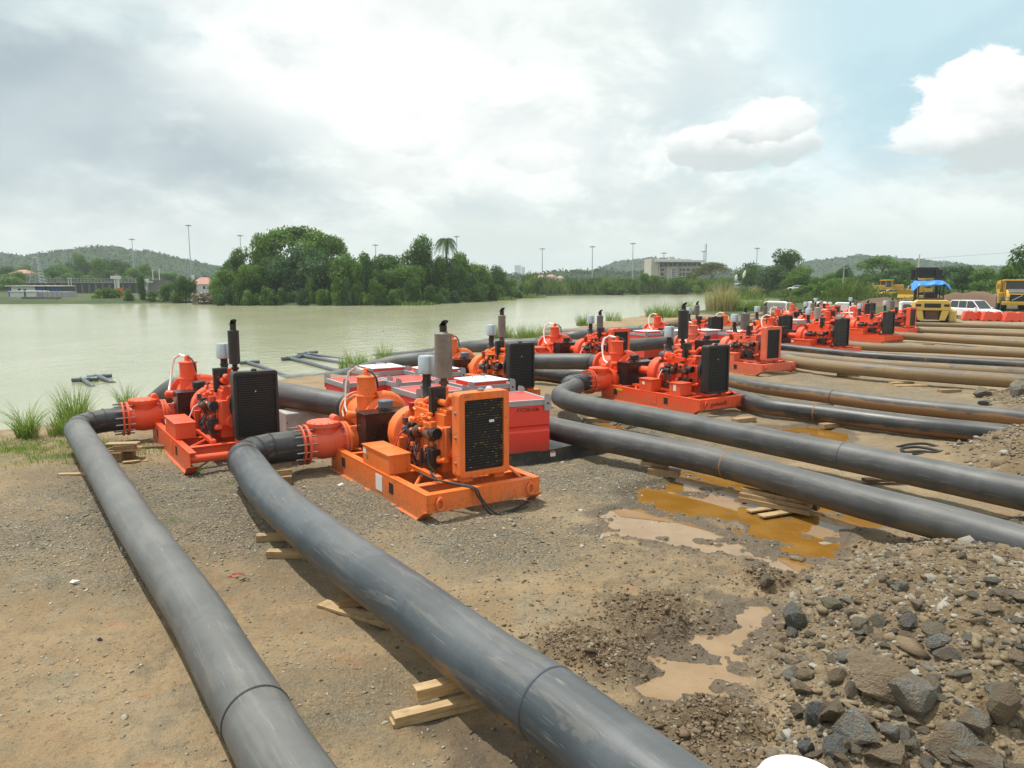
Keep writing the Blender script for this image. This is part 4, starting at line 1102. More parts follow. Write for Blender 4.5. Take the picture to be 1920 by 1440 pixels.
e = disch('P1', 1.95, .55, .06)
pipe('leftmost grey pipe, running from the red pump set past the camera side', [e[-1]] + zl(.36, .285, [(219, 925), (251, 978), (324, 1084), (378, 1165), (421, 1244), (473, 1333), (535, 1440), (640, 1600)]), 'pipeA', 0.252, elbow=e, seams=[(*GP(480, 1345, .32), 'rubber')])
e = disch('P2', 2.15, .58, .04)
pipe('thick blue-black pipe from the nearest orange pump set to the bottom edge', [e[-1]] + zl(.48, .42, [(505, 925), (604, 1012), (758, 1125), (905, 1237), (1035, 1325), (1180, 1438), (1400, 1605)]), 'pipeB', 0.283, elbow=e, seams=[(*GP(1020, 1330, .42), 'pipeB')])
e = disch('P3', 2.15, .58)
pipe('dark jointed pipe resting on timbers above the rusty puddle', [e[-1], W(*PUMPS['P3'], -1.4, -3.0, .5)] + zl(.46, .42, [(1035, 803), (1190, 835), (1365, 872), (1600, 936), (1760, 978), (1920, 1024), (2150, 1090)]), 'pipeC', 0.24, elbow=e, seams=[(*GP(1370, 872, .44), 'pipeF')])
e = disch('P5', 2.0, .55)
pipe('dark pipe from the lettered pump set crossing to the right edge', [e[-1]] + zl(.48, .42, [(1060, 750), (1300, 799), (1623, 864), (1920, 926), (2150, 975)]), 'pipeC', 0.25, elbow=e, seams=[(*GP(1590, 856, .43), 'pipeC')])
pipe('wet black pipe with orange mud streaks behind the lettered pump set', [W(*PUMPS['P4'], VX, -2.6, .5), W(*PUMPS['P4'], -1.5, -2.5, .3), W(*PUMPS['P4'], .9, -1.5, .24), W(*PUMPS['P5'], -4.2, 1.6, .24), W(*PUMPS['P5'], -1.4, 1.42, .24)] + zl(.26, .26, [(1430, 760), (1526, 773), (1700, 796), (1850, 811), (2080, 838)]), 'pipeE', .222, seams=[(*GP(1530, 774, .26), 'pipeF')])
e = disch('P7', 2.0, .55)
pipe('orange-muddied pipe running right from the faded salmon pump set', [e[-1]] + zl(.34, .30, [(1368, 714), (1539, 741), (1687, 760), (1920, 784), (2100, 802)]), 'pipeF', 0.205, elbow=e, seams=[(*GP(1545, 742, .4), 'elbow')])
e = disch('P9', 2.0, .55)
pipe('thick brown mud-coated pipe below the pale-muffler pump set', [e[-1]] + zl(.38, .32, [(1481, 676), (1655, 696), (1780, 706), (1920, 716), (2100, 730)]), 'pipeG', 0.235, elbow=e, seams=[(*GP(1655, 696, .4), 'pipeG')])
e = disch('P6', 2.0, .55)
pipe('brown pipe lying close behind the thick mud-coated pipe', [e[-1]] + zl(.36, .30, [(1488, 668), (1655, 684), (1920, 700), (2100, 712)]), 'pipeG', 0.2, elbow=e)
e = disch('P8', 2.0, .55)
pipe('black wet pipe right of the pale-muffler pump set', [e[-1]] + zl(.30, .26, [(1560, 661), (1640, 668), (1920, 685), (2100, 696)]), 'pipeE', 0.185, elbow=e, seams=[(*GP(1725, 673, .4), 'pipeF')])
e = disch('P11', 2.0, .55)
pipe('greyish brown pipe crossing right below the black-stack pump set', [e[-1]] + zl(.34, .30, [(1596, 647), (1760, 655), (1920, 663), (2100, 672)]), 'pipeG', 0.2, elbow=e)
e = disch('P10', 2.0, .55)
pipe('brown pipe emerging beside the black-stack pump set and going right', [e[-1]] + zl(.36, .32, [(1677, 629), (1790, 636), (1920, 644), (2100, 655)]), 'pipeG', 0.22, elbow=e)
e = disch('P12', 2.0, .55)
pipe('thin-looking brown pipe third from the vehicles, right side', [e[-1]] + zl(.30, .26, [(1718, 619), (1920, 627), (2100, 634)]), 'pipeG', 0.16, elbow=e)
pipe('far pale brown pipe nearest the red barriers', [W(*PUMPS['P13'], VX + .5, -2.6, .42)] + zl(.30, .28, [(1718, 608), (1920, 613), (2100, 618)]), 'pipeG', 0.17)

# suction pipes, from the rear flange of each pump down the bank into the lake
def suct(key, label, via, mt='pipeC', seams=True, r=.27):
    O, h = PUMPS[key]
    p0 = W(O, h, SX - .05, 0, SZ); p1 = W(O, h, SX - .55, 0, SZ)
    t = pipe(label, [p0, p1] + via, mt, r, n_=32)
    org = Vector(t.location)
    if seams:
        for dd in (.42, .62):
            q = W(O, h, SX - .05 - dd, 0, SZ) - org; d = (W(O, h, -1, 0, 0) - W(O, h, 0, 0, 0))
            mb = MB(); mb.tube([q - d * .012, q + d * .012], r + .012, 32, caps=False); mb.build('weld_seam', M['rubber'], t)
    return t
suct('P1', 'curved suction pipe dropping from the leftmost pump set into the lake', [W(*PUMPS['P1'], -6.4, -.1, .78), W(*PUMPS['P1'], -7.4, -.35, .35), W(*PUMPS['P1'], -8.6, -.8, -.4), W(*PUMPS['P1'], -10.5, -1.5, -1.25)])
suct('P2', 'suction pipe between the two nearest pump sets, carried over a concrete block', [GP(600, 752, .92), GP(530, 739, .95), GP(470, 728, .85), W(*PUMPS['P1'], -5.4, 2.4, .45), W(*PUMPS['P1'], -7.2, 2.2, -.3), W(*PUMPS['P1'], -9.5, 1.8, -1.25)])
suct('P3', 'long bent suction pipe behind the fuel tanks reaching down to the lake', [GP(800, 674, .75), GP(745, 679, .60), GP(700, 690, .35), GP(655, 702, 0), GP(600, 712, -.45), GP(560, 713, -.9), GP(520, 714, -1.2)], 'pipeA')
suct('P4', 'dark suction pipe level with the top of the lettered pump set', [GP(930, 649, .75), GP(880, 650, .6), GP(845, 655, .1), GP(790, 664, -.6), GP(700, 672, -1.1)], 'pipeC')
suct('P5', 'suction pipe running left from the lettered pump set behind the black radiator', [W(*PUMPS['P5'], -6.2, -.35, .86), W(*PUMPS['P5'], -8.5, -1.6, .7), W(*PUMPS['P5'], -12, -4.5, .35), W(*PUMPS['P5'], -16, -6.5, -.6), W(*PUMPS['P5'], -20, -8.5, -1.3)])
suct('P6', 'grey suction pipe crossing behind the red-framed radiator', [GP(1130, 624, .7), GP(1060, 632, .5), GP(1000, 640, -.2), GP(930, 648, -.9), GP(860, 650, -1.3)], 'pipeA')
suct('P7', 'suction pipe leading to the faded salmon pump set', [Vector((5.9, 32.3, .86)), Vector((4.7, 31.9, .82)), Vector((3.6, 32.6, .75)), Vector((1.5, 36, .5)), Vector((-1.5, 41, .1)), Vector((-4.5, 47, -1.3))])
suct('P8', 'brown suction pipe in front of the dry reeds', [GP(1340, 600, .7), GP(1290, 603, .5), GP(1230, 610, -.1), GP(1150, 620, -1.0)], 'pipeG')
suct('P9', 'brown suction pipe leading to the pale-muffler pump set', [W(*PUMPS['P9'], -6.5, -.1, .86), W(*PUMPS['P9'], -11, -1.2, .6), W(*PUMPS['P9'], -17, -4, .3), W(*PUMPS['P9'], -26, -8, -1.2)], 'pipeG')
for k_, l_ in (('P10', 'brown suction pipe behind the short rusty stack'), ('P11', 'brown suction pipe leading to the black-stack pump set'), ('P12', 'brown suction pipe leading to the rightmost pump set'), ('P13', 'suction pipe of the farthest small pump set'), ('P14', 'suction pipe behind the two right stacks')):
    suct(k_, l_, [W(*PUMPS[k_], -6.5, -.2, .8), W(*PUMPS[k_], -8.5, -.6, .4), W(*PUMPS[k_], -11, -1.2, -.2), W(*PUMPS[k_], -14, -2, -1.0)], 'pipeG', False)
# second, thinner pipe under the suction of the lettered set
pipe('low dark pipe lying under the suction pipe of the lettered pump set', zl(.25, .25, [(1120, 720), (1060, 706), (980, 697), (900, 690), (850, 688)]), 'pipeE', .24)

# floating intake heads: submerged pipes whose T-shaped ends break the surface
def intake(label, tee, tail, r=.14, L=.0):
    t = thing('intake_pipe', label, 'intake pipe', (*G(*tee[0], WZ), WZ), 0, 'intake pipes reaching out of the lake')
    org = Vector(t.location)
    a = GP(*tee[0], WZ + .10) - org; b = GP(*tee[1], WZ + .12) - org
    MB().tube([a, b], r * 1.05, 16).build('tee_bar', M['pipeA2'], t)
    P_ = [GP(px, py, WZ + zz) - org for px, py, zz in tail]
    MB().tube(catmull(P_, 4), r, 14).build('pipe_run', M['pipeA2'], t)
    q = (a + b) / 2; d = (b - a).normalized()
    for s_ in (-.18, .18): MB().tube([q + d * s_ - d * .03, q + d * s_ + d * .03], r * 1.3, 14).build('rope_tie', M['rope'], t)
M['pipeA2'] = plain('weathered intake plastic', (.085, .10, .12), .45, var=.3)
M['rope'] = plain('green rope', (.05, .20, .13), .7)
intake('nearest left intake bar breaking the water surface', [(135, 712), (184, 710)], [(155, 711, .1), (170, 722, .04), (184, 733, -.2)], .095)
intake('second left intake bar just right of the nearest one', [(163, 707), (210, 704)], [(186, 706, .12), (205, 715, .05), (225, 724, -.18)], .095)
intake('intake bar emerging right beside the slim black muffler', [(450, 680), (487, 678)], [(465, 680, .1), (500, 691, .06), (540, 706, .0), (575, 713, -.1)], .09)
intake('long intake pipe in the middle of the three intake bars', [(528, 673), (562, 670)], [(545, 672, .1), (580, 681, .08), (625, 694, .05), (660, 700, .1)], .105)
intake('rearmost intake bar with rope ties', [(560, 665), (594, 660)], [(578, 664, .1), (620, 670, .0), (680, 680, -.1)], .095)
intake('short intake bar parallel to the rearmost one', [(556, 669), (585, 665)], [(572, 668, .1), (600, 673, .08), (650, 683, .0), (690, 690, -.05)], .105)
intake('small intake bar below the lake grass near the red separators', [(1045, 620), (1070, 622)], [(1070, 621, .1), (1090, 626, 0), (1110, 630, -.2)], .095)
intake('far intake bar at the water behind the red-framed radiator', [(1130, 609), (1160, 610)], [(1160, 610, .1), (1190, 612, 0), (1210, 614, -.2)], .095)

# ================================================================== FUEL TANKS, BERM, BLOCKS
def fuel_tank(label, O, h, lid=True, dome=False, text=None, H_=1.18, wd=1.2, group='red fuel tanks behind the pump sets', z0=0.0):
    t = thing('fuel_tank', label, 'fuel tank', (O[0], O[1], z0), R(h), group)
    a = wd / 2; b = MB()
    b.prism([(-a, .10), (a, .10), (a + .0, .56), (a - .03, .60), (a - .03, .66), (a, .70), (a, H_ - .03), (-a, H_ - .03), (-a, .70), (-a + .03, .66), (-a + .03, .60), (-a, .56)], -a, a, 'y')
    b.build('tank_body', M['tankred'], t, bevel=.012)
    for yy in (-.42, .08, .42):
        MB().prism([(-a - .02, .0), (a + .03, .0), (a + .03, .05), (a, .105), (-a, .105)], yy - (.07 if abs(yy) > .2 else .045), yy + (.07 if abs(yy) > .2 else .045), 'y').build('skid_foot', M['tankred'], t)
    b = MB(); b.box2(-a + .02, a - .02, -a + .02, a - .02, H_ - .03, H_ + .004); b.build('tank_top', M['tankred'], t)
    b = MB()
    for s_ in (-1, 1):
        b.box2(-a - .012, a + .012, *sorted((s_ * (a + .012), s_ * (a - .05))), H_ - .02, H_ + .02)
        b.box2(*sorted((s_ * (a + .012), s_ * (a - .05))), -a + .05, a - .05, H_ - .019, H_ + .019)
        b.box2(-a - .015, a + .015, *sorted((s_ * (a + .002), s_ * (a + .014))), H_ - .085, H_ - .021)
        b.box2(*sorted((s_ * (a + .002), s_ * (a + .014))), -a, a, H_ - .084, H_ - .022)
    b.build('top_frame', M['galv'], t)
    for sx_ in (-1, 1):
        for sy_ in (-1, 1):
            b = MB(); b.prism([(-.075, -.2), (.075, -.2), (.075, .07), (.04, .12), (-.06, .14), (-.075, .1)], 0, .014, 'x')
            o = b.build('lifting_lug', M['galv'], t, loc=(sx_ * (a + .017) - (.014 if sx_ < 0 else 0), sy_ * (a - .06), H_))
            MB().rod((-.004, 0, -.06), (.018, 0, -.06), .028, n=12).build('lug_hole', M['darkred'], o)
    if lid:
        lz = H_ + .03
        MB().box2(-.30, .52, -.42, .44, H_ + .005, lz + .06).build('hatch_base', M['tankred'], t)
        b = MB(); b.box2(-.34, .56, -.46, .48, lz + .061, lz + .085); o = b.build('hatch_lid', M['tarp'], t, bevel=.006)
        MB().tube([(-.1, -.1, lz + .085), (-.08, -.08, lz + .14), (.02, 0, lz + .15), (.12, .1, lz + .14), (.14, .12, lz + .085)], .014, 6).build('handle', M['galv'], o)
    if dome:
        MB().lathe([(0, .085), (.03, .085), (.15, .08), (.19, .05), (.2, .02)], (-.38, -.3, H_ + .005), (0, 0, 1), 18).build('vent_dome', M['clear'], t)
    if text:
        lettering(text, .105, t, (a + .0045, .12, H_ - .17), (R(90), 0, R(90)), 'black')
    return t
M['clear'] = plain('cloudy clear plastic', (.55, .56, .58), .2, var=.1)
fuel_tank('red fuel tank with lettering and clear vent dome beside the nearest pump set', (-.04, 15.12), -66, lid=False, dome=True, text='FTC50-506')
for lab, O, h, ld in (('red fuel tank with grey frame just behind the orange pump end', (-1.80, 16.30), -57, False), ('fuel tank with wide white hatch lid beside the rusty muffler', (-.78, 17.35), -57, True),
                      ('leftmost fuel tank, behind the white concrete block', (-3.66, 17.9), -57, False), ('fuel tank between the leftmost tank and the orange air separator', (-2.48, 18.0), -57, False),
                      ('rear fuel tank with narrow white lid near the lake', (-2.05, 19.6), -57, True), ('rearmost left fuel tank with flat white lid', (-3.5, 20.0), -57, True)):
    fuel_tank(lab, O, h, ld)
for lab, O in (('white-lidded fuel tank left of the far air filter', (6.1, 34.6)), ('fuel tank with pink top beside the left white-lidded one', (7.5, 34.9)), ('fuel tank behind the faded salmon pump set, left of two', (9.0, 35.3)),
               ('fuel tank behind the faded salmon pump set, right of two', (10.25, 34.3)), ('distant fuel tank left of the pale muffler', (15.3, 45.5)), ('distant fuel tank in front of the short rusty stack', (16.6, 44.6)),
               ('distant fuel tank behind the pale muffler', (20.8, 52.5)), ('farthest fuel tank beside the brown suction pipes', (24.5, 55.0))):
    fuel_tank(lab, O, -57, True)
def white_bin(label, O, h, w_, d_, hh, mt='tarp', z0=0):
    t = thing('wrapped_crate', label, 'crate', (O[0], O[1], z0), R(h), 'tarp-wrapped crates beyond the pumps')
    b = MB(); b.box2(-w_ / 2, w_ / 2, -d_ / 2, d_ / 2, .12, hh); b.build('crate_body', M[mt], t, bevel=.05)
    b = MB(); b.prism([(-w_ / 2 - .05, hh - .05), (w_ / 2 + .05, hh - .05), (w_ / 2 - .1, hh + .10), (-w_ / 2 + .15, hh + .14)], -d_ / 2 - .05, d_ / 2 + .05, 'y'); b.build('cover', M['tarp'], t, bevel=.04)
    for yy in (-d_ / 3, d_ / 3): MB().box2(-w_ / 2, w_ / 2, yy - .06, yy + .06, 0, .12).build('runner', M['wood'], t)
def wood_mat(name, c0, c1):
    m_, n = mat(name); v = objco(n); rnd = n.node('ShaderNodeObjectInfo').outputs['Random']
    vs = n.node('ShaderNodeVectorMath', operation='ADD', ins={0: n.vmul(v, (1.6, 22, 22))}); n.l.new(rnd, vs.inputs[1])
    g_ = n.noise(vs.outputs[0], 1.6, 5, .6, .8); b = n.noise(v, 6, 4, .6)
    c_ = n.mix(n.sm(g_, .35, .65), c0, c1); c_ = n.mix(n.m('MULTIPLY', rnd, .35), c_, tuple(x_ * .55 for x_ in c0))
    c_ = n.mix(n.m('MULTIPLY', n.sm(b, .52, .72), .5), c_, (.13, .09, .05))
    finish(n, Base_Color=c_, Roughness=.75, Normal=n.bump(g_, .3, .004)); return m_
M['wood'] = wood_mat('sawn pine', (.36, .24, .115), (.48, .35, .19))
M['woodold'] = wood_mat('stained timber', (.26, .165, .08), (.36, .25, .13))
M['wooddark'] = wood_mat('dark wet timber', (.13, .07, .035), (.20, .12, .06))
white_bin('white wrapped crate farthest left beyond the pumps', (26.0, 75), -30, 1.9, 1.6, 1.45, 'galv')
white_bin('white tarp-covered crate behind the short grey stack', (30.2, 75), -40, 2.0, 1.7, 1.4)
white_bin('white tarp-covered crate next to the yellow forklift', (39.8, 76), -20, 1.9, 1.6, 1.4)
white_bin('small wrapped crate between the reeds and the pumps', (33.4, 76.5), -20, 1.6, 1.4, 1.3)

def liner_mat():
    m_, n = mat('black berm liner'); v = worldco(n); a = n.noise(v, 3, 5, .6, .6); b = n.noise(v, 14, 5, .6)
    c_ = n.mix(n.sm(a, .40, .7), (.016, .017, .018), (.05, .048, .045)); c_ = n.mix(n.m('MULTIPLY', n.sm(b, .55, .7), .4), c_, (.16, .13, .09))
    finish(n, Base_Color=c_, Roughness=n.sm(a, .3, .7, .25, .5), Normal=n.bump(n.m('ADD', a, b), .5, .03)); return m_
M['liner'] = liner_mat()
t = thing('spill_berm', 'black plastic spill berm around the fuel tanks', 'spill berm', (0, 16, 0))
bp = [(-.78, 13.75), (.6, 14.42), (2.05, 15.25), (1.2, 17.0), (-.1, 19.0), (-1.6, 20.9), (-4.6, 21.4), (-5.0, 18.6), (-4.5, 17.1), (-3.2, 16.2), (-2.2, 15.55)]
bp = [(a, b - 16) for a, b in bp]
MB().prism(bp, .012, .03).build('liner_floor', M['liner'], t)
wl = MB(); rg = random.Random(2); m_ = len(bp)
dense = []
for i in range(m_):
    a, b = Vector((*bp[i], 0)), Vector((*bp[(i + 1) % m_], 0)); k = max(2, int((b - a).length / .28))
    for j in range(k): dense.append(a.lerp(b, j / k))
vs = []; fs = []; K = len(dense)
cc = Vector((-1.5, 1.5, 0))
for i, p in enumerate(dense):
    o_ = (p - cc).normalized(); q = rg.uniform(-.02, .02); hh = .25 + rg.uniform(-.02, .03)
    for off, z_ in ((.03 + q, -.02), (.0 + q, hh * .5), (.01 + q, hh), (-.03 + q, hh - .01), (-.07, .02)): vs.append(p + o_ * off + Vector((0, 0, z_)))
for i in range(K):
    j = (i + 1) % K
    for k in range(4): fs.append((i * 5 + k, j * 5 + k, j * 5 + k + 1, i * 5 + k + 1))
wl.add(vs, fs, True); wl.build('liner_wall', M['liner'], t)
b = MB(); b.box(0, 0, 0, .12, .004, .10); o = b.build('warning_label', M['white'], t, loc=(.80, 14.50 - 16, .16), rz=R(30))
MB().box2(-.06, .06, -.0035, -.0022, .02, .05).build('warning_stripe', M['redstick'], o)

# concrete block carrying the suction pipe
def conc_mat():
    m_, n = mat('pale concrete'); v = objco(n); a = n.noise(v, 2.5, 6, .65); b = n.noise(v, 5.5, 3, .6); d = n.noise(v, 40, 4, .6)
    c_ = n.mix(n.sm(a, .35, .65), (.34, .33, .32), (.46, .45, .44)); c_ = n.mix(n.m('MULTIPLY', n.sm(b, .63, .66), .85), c_, (.08, .075, .07))
    finish(n, Base_Color=c_, Roughness=.85, Normal=n.bump(d, .25, .01)); return m_
M['concrete'] = conc_mat()
b = MB(); b.box2(-.35, .35, -.55, .6, -.02, .66); o = b.build('concrete_block', M['concrete'], None, loc=(-4.62, 16.75, 0), rz=R(-57), bevel=.02)
tag(o, 'white-grey chipped concrete block holding up the suction pipe', 'concrete block')

# ================================================================== TIMBERS
def timber(label, px, py, L, ang, w_=.14, h_=.09, z0=0.0, mt='wood', pitch=0.0):
    x_, y_ = G(px, py, 0); g0 = th(x_, y_)
    b = MB(); b.box(0, 0, 0, L, w_, h_)
    o = b.build('timber', M[mt], None, loc=(x_, y_, max(g0, -.05) + z0 + h_ / 2 - .004), bevel=.004)
    o.rotation_euler = (0, R(pitch), R(ang)); tag(o, label, 'timber', 'timbers propping the pipes'); return o
TB = [
 ('pale timber end poking out left of the thick pipe, upper of two', 552, 1010, 1.0, 4, .13, .09, .0, 'wood'),
 ('pale timber end poking out left of the thick pipe, lower of two', 570, 1042, .95, -2, .13, .09, .0, 'wood'),
 ('small timber lying on the lower of the two pale ends', 573, 1028, .5, 80, .10, .09, .09, 'woodold'),
 ('flat board under the middle of the thick pipe', 668, 1156, 1.0, -32, .16, .035, .0, 'wood'),
 ('short block on the flat board under the thick pipe', 680, 1140, .5, 12, .14, .11, .036, 'woodold'),
 ('lowest board of the timber pair near the pipe break, bottom', 850, 1332, 1.05, 24, .12, .045, .0, 'wood'),
 ('second board laid on the lowest board near the bottom', 851, 1331, 1.03, 25, .115, .045, .046, 'wood'),
 ('square timber on top of the two boards near the bottom', 858, 1312, .75, 26, .12, .10, .092, 'wood'),
 ('thick timber under the jointed pipe at the puddle edge', 1245, 893, .55, -25, .24, .12, .0, 'woodold'),
 ('upper timber under the jointed pipe at the puddle edge', 1228, 888, .5, -30, .16, .07, .12, 'woodold'),
 ('long lower beam of the stack standing in the rusty puddle', 1452, 952, 1.15, -42, .15, .07, .06, 'woodold'),
 ('long middle beam of the stack standing in the rusty puddle', 1452, 950, 1.12, -41, .15, .06, .13, 'woodold'),
 ('long top beam of the stack standing in the rusty puddle', 1453, 948, 1.1, -43, .15, .06, .19, 'woodold'),
 ('dark wet beam at the right side of the puddle stack', 1480, 947, .9, -40, .14, .12, .06, 'wooddark'),
 ('pale cross board sticking out left under the puddle stack', 1430, 953, .55, 22, .14, .025, .03, 'wood'),
 ('second pale cross board under the puddle stack', 1455, 962, .6, 24, .15, .025, .035, 'wood'),
 ('pale board slanting off the top of the puddle stack, left', 1458, 940, .5, -68, .11, .03, .25, 'wood'),
 ('pale board slanting off the top of the puddle stack, right', 1482, 946, .55, -48, .10, .03, .252, 'wood'),
 ('timber under the crossing pipe near the fuel tank', 1120, 788, .7, 10, .2, .12, .0, 'woodold'),
 ('dark board under the crossing pipe, right of the stack', 1655, 906, .7, 5, .16, .05, .05, 'wooddark'),
 ('board lying under the brown mud-coated pipe, left', 1690, 720, .9, 15, .2, .1, .0, 'wood'),
 ('board lying under the brown mud-coated pipe, right', 1706, 724, 1.1, 5, .25, .06, .0, 'wood'),
 ('pale board end left of the leftmost pipe', 150, 889, .75, 6, .12, .045, .0, 'wood'),
 ('short upright block against the leftmost pipe', 163, 884, .18, 6, .12, .17, .0, 'woodold'),
 ('lower left block of the pile under the elbow', 222, 864, .16, 10, .22, .18, .0, 'woodold'),
 ('lower right block of the pile under the elbow', 244, 858, .16, 10, .22, .18, .0, 'woodold'),
 ('lower deck board across the elbow pile', 234, 861, .62, 12, .3, .035, .181, 'wood'),
 ('middle block of the elbow pile', 236, 862, .4, 14, .16, .08, .217, 'woodold'),
 ('upper deck board of the elbow pile', 232, 861, .6, 8, .22, .035, .298, 'wood'),
 ('loose board in front of the elbow pile', 256, 863, .45, 2, .09, .025, .0, 'wood'),
 ('loose board crossing the one in front of the elbow pile', 246, 866, .3, 30, .09, .025, .026, 'wood'),
 ('dark wet board beside the pallet pile by the skid corner', 288, 842, .5, 12, .2, .05, .0, 'wooddark'),
 ('block under the second elbow, lower', 520, 905, .5, 15, .2, .14, .0, 'woodold'),
 ('block under the second elbow, upper', 520, 903, .5, 30, .16, .09, .141, 'wood'),
]
for q in TB: timber(q[0], q[1], q[2], q[3], q[4], q[5], q[6], q[7], q[8])
rg = random.Random(8)
for i, (px, py, nm) in enumerate([(1395, 790, 'under the wet black pipe'), (1560, 800, 'under the wet black pipe, farther right'), (1540, 762, 'under the orange-muddied pipe'), (1770, 800, 'under the orange-muddied pipe at the heap'), (1590, 706, 'under the thick brown pipe near its pump'), (1780, 735, 'under the thick brown pipe at the right'),
                                  (1700, 655, 'under the grey-brown pipe'), (1740, 648, 'between two brown pipes'), (1820, 655, 'under the brown pipes, far right')]):
    timber('weathered timber ' + nm, px, py, rg.uniform(.6, .9), rg.uniform(-10, 30), .2, .11, 0, 'woodold')
# boards under the leftmost suction pipe, on the bank
o = MB().box(0, 0, 0, .7, .5, .04).build('timber', M['wood'], None, loc=(*W(*PUMPS['P1'], -6.3, -.7, 0)[:2], .44), rz=R(10)); tag(o, 'wide board under the curved suction pipe of the leftmost pump set', 'timber', 'timbers propping the pipes')
o = MB().box(0, 0, 0, .5, .4, .42).build('timber', M['woodold'], None, loc=(*W(*PUMPS['P1'], -6.3, -.7, 0)[:2], .21), rz=R(10)); tag(o, 'block carrying the wide board under the curved suction pipe', 'timber', 'timbers propping the pipes')
o = MB().box(0, 0, 0, .8, .5, .035).build('timber', M['wood'], None, loc=(-4.62, 16.75, .678), rz=R(-30)); tag(o, 'thin board between the concrete block and the pipe', 'timber', 'timbers propping the pipes')

# ================================================================== CABLES, SCRAPS, DRUM
O2, h2 = PUMPS['P2']
def cable(label, pts, r, mt='rubber', cat='cable', name='cable'):
    q = catmull(pts, 6); o0 = q[0]
    o = MB().tube([p - o0 for p in q], r, 8).build(name, M[mt], None, loc=tuple(o0)); tag(o, label, cat); return o
cable('black cable drooping over the front beam of the nearest pump set, upper', [W(O2, h2, *p) for p in ((-1.25, -.5, .44), (-1.0, -.62, .50), (-.7, -.55, .46), (-.35, -.42, .45), (.02, -.25, .43), (.09, -.18, .3), (.18, -.02, .03), (.16, .25, .015), (.05, .6, .015), (-.1, .85, .02))], .016)
cable('second black cable beside the first over the front beam', [W(O2, h2, *p) for p in ((-1.1, -.3, .44), (-.9, -.48, .52), (-.6, -.48, .45), (-.3, -.36, .45), (.025, -.20, .43), (.11, -.12, .25), (.22, .08, .02), (.2, .4, .015), (.12, .7, .015))], .014)
cable('coil of black hose lying on the mud by the right heap', [GP(a, b, .03 + c_) for a, b, c_ in ((1682, 838, 0), (1705, 833, .03), (1735, 832, .02), (1760, 838, 0), (1772, 844, .02), (1755, 848, .05), (1725, 846, .03), (1700, 848, 0), (1690, 842, .04), (1715, 838, .07), (1745, 842, .06), (1770, 850, .02), (1740, 852, 0), (1712, 851, .02))], .028, 'rubber', 'hose', 'hose_coil')
cable('thin dark hoses on the gravel beneath the crossing pipe', [GP(a, b, .02) for a, b in ((1150, 798), (1165, 792), (1185, 797), (1175, 803), (1190, 800), (1205, 795))], .015)
for px, py, mt, lab, s_ in ((440, 1078, 'pinktape', 'crumpled pink tape scrap between the two near pipes', .09), (136, 1094, 'white', 'pale wood chip left of the leftmost pipe', .055), (637, 913, 'white', 'white scrap beside the left beam of the orange skid', .07), (456, 1087, 'rockdark', 'dark clod next to the pink tape', .06)):
    if mt == 'pinktape' and 'pinktape' not in M: M['pinktape'] = plain('pink tape', (.60, .14, .12), .6)
    x_, y_ = G(px, py); b = MB(); rg = random.Random(px); pts = [(rg.uniform(-1, 1) * s_, rg.uniform(-1, 1) * s_ * .6, rg.uniform(0, .6) * s_ * .5 + .005) for _ in range(9)]
    vs = []
    for p in pts: vs += [p, (p[0] + .02, p[1] + .012, p[2] + .015)]
    b.add(vs, [(2 * i, 2 * i + 1, 2 * i + 3, 2 * i + 2) for i in range(8)])
    o = b.build('scrap', M[mt], None, loc=(x_, y_, th(x_, y_) + .003)); tag(o, lab, 'litter')
# white drum at the bottom edge
M['whiteplastic'] = plain('white plastic', (.70, .70, .69), .4, var=.22, scale=9)
x_, y_ = G(1500, 1464, .62)
t = thing('plastic_drum', 'white round-shouldered plastic drum cut by the bottom edge of the photo', 'drum', (x_, y_, th(x_, y_) - .03))
hh = .62 - th(x_, y_) + .03
MB().lathe([(0, .26), (.03, .29), (hh * .33, .29), (hh * .35, .30), (hh * .38, .29), (hh * .66, .29), (hh * .68, .30), (hh * .71, .29), (hh - .13, .29), (hh - .05, .27), (hh - .01, .22)], (0, 0, 0), (0, 0, 1), 48).build('drum_body', M['whiteplastic'], t)
MB().lathe([(0, .225), (.012, .235), (.022, .232), (.026, .21), (.018, .19), (.03, .08), (.032, .02)], (0, 0, hh - .012), (0, 0, 1), 48).build('drum_lid', M['whiteplastic'], t)

# ================================================================== FOLIAGE
def leaf_mat(name, stops, trans=.35, rough=.6):
    m_, n = mat(name); t_ = n.attr('tone'); rnd = n.node('ShaderNodeObjectInfo').outputs['Random']
    c_ = n.ramp(t_, stops)
    c_ = n.mix(n.m('MULTIPLY', rnd, .3), c_, n.mix(1.0, c_, (.75, .8, .7), 'MULTIPLY'))
    b = n.node('ShaderNodeBsdfPrincipled', ins={'Base Color': c_, 'Roughness': rough, 'Specular IOR Level': .25})
    tr = n.node('ShaderNodeBsdfTranslucent', ins={'Color': n.mix(1.0, c_, (1.3, 1.4, .7), 'MULTIPLY')})
    ms = n.node('ShaderNodeMixShader', ins={0: trans}); n.l.new(b.outputs[0], ms.inputs[1]); n.l.new(tr.outputs[0], ms.inputs[2])
    o = n.node('ShaderNodeOutputMaterial'); n.l.new(ms.outputs[0], o.inputs[0]); return m_
M['leafdark'] = leaf_mat('dark leaves', [(0, (.035, .075, .016)), (.5, (.045, .11, .018)), (.9, (.09, .18, .03)), (1, (.15, .20, .05))])
M['leafmid'] = leaf_mat('mid leaves', [(0, (.05, .095, .016)), (.5, (.080, .165, .022)), (.9, (.15, .26, .038)), (1, (.22, .29, .06))])
M['leafblue'] = leaf_mat('bluish leaves', [(0, (.028, .068, .028)), (.5, (.052, .115, .045)), (.9, (.09, .165, .06)), (1, (.12, .18, .07))])
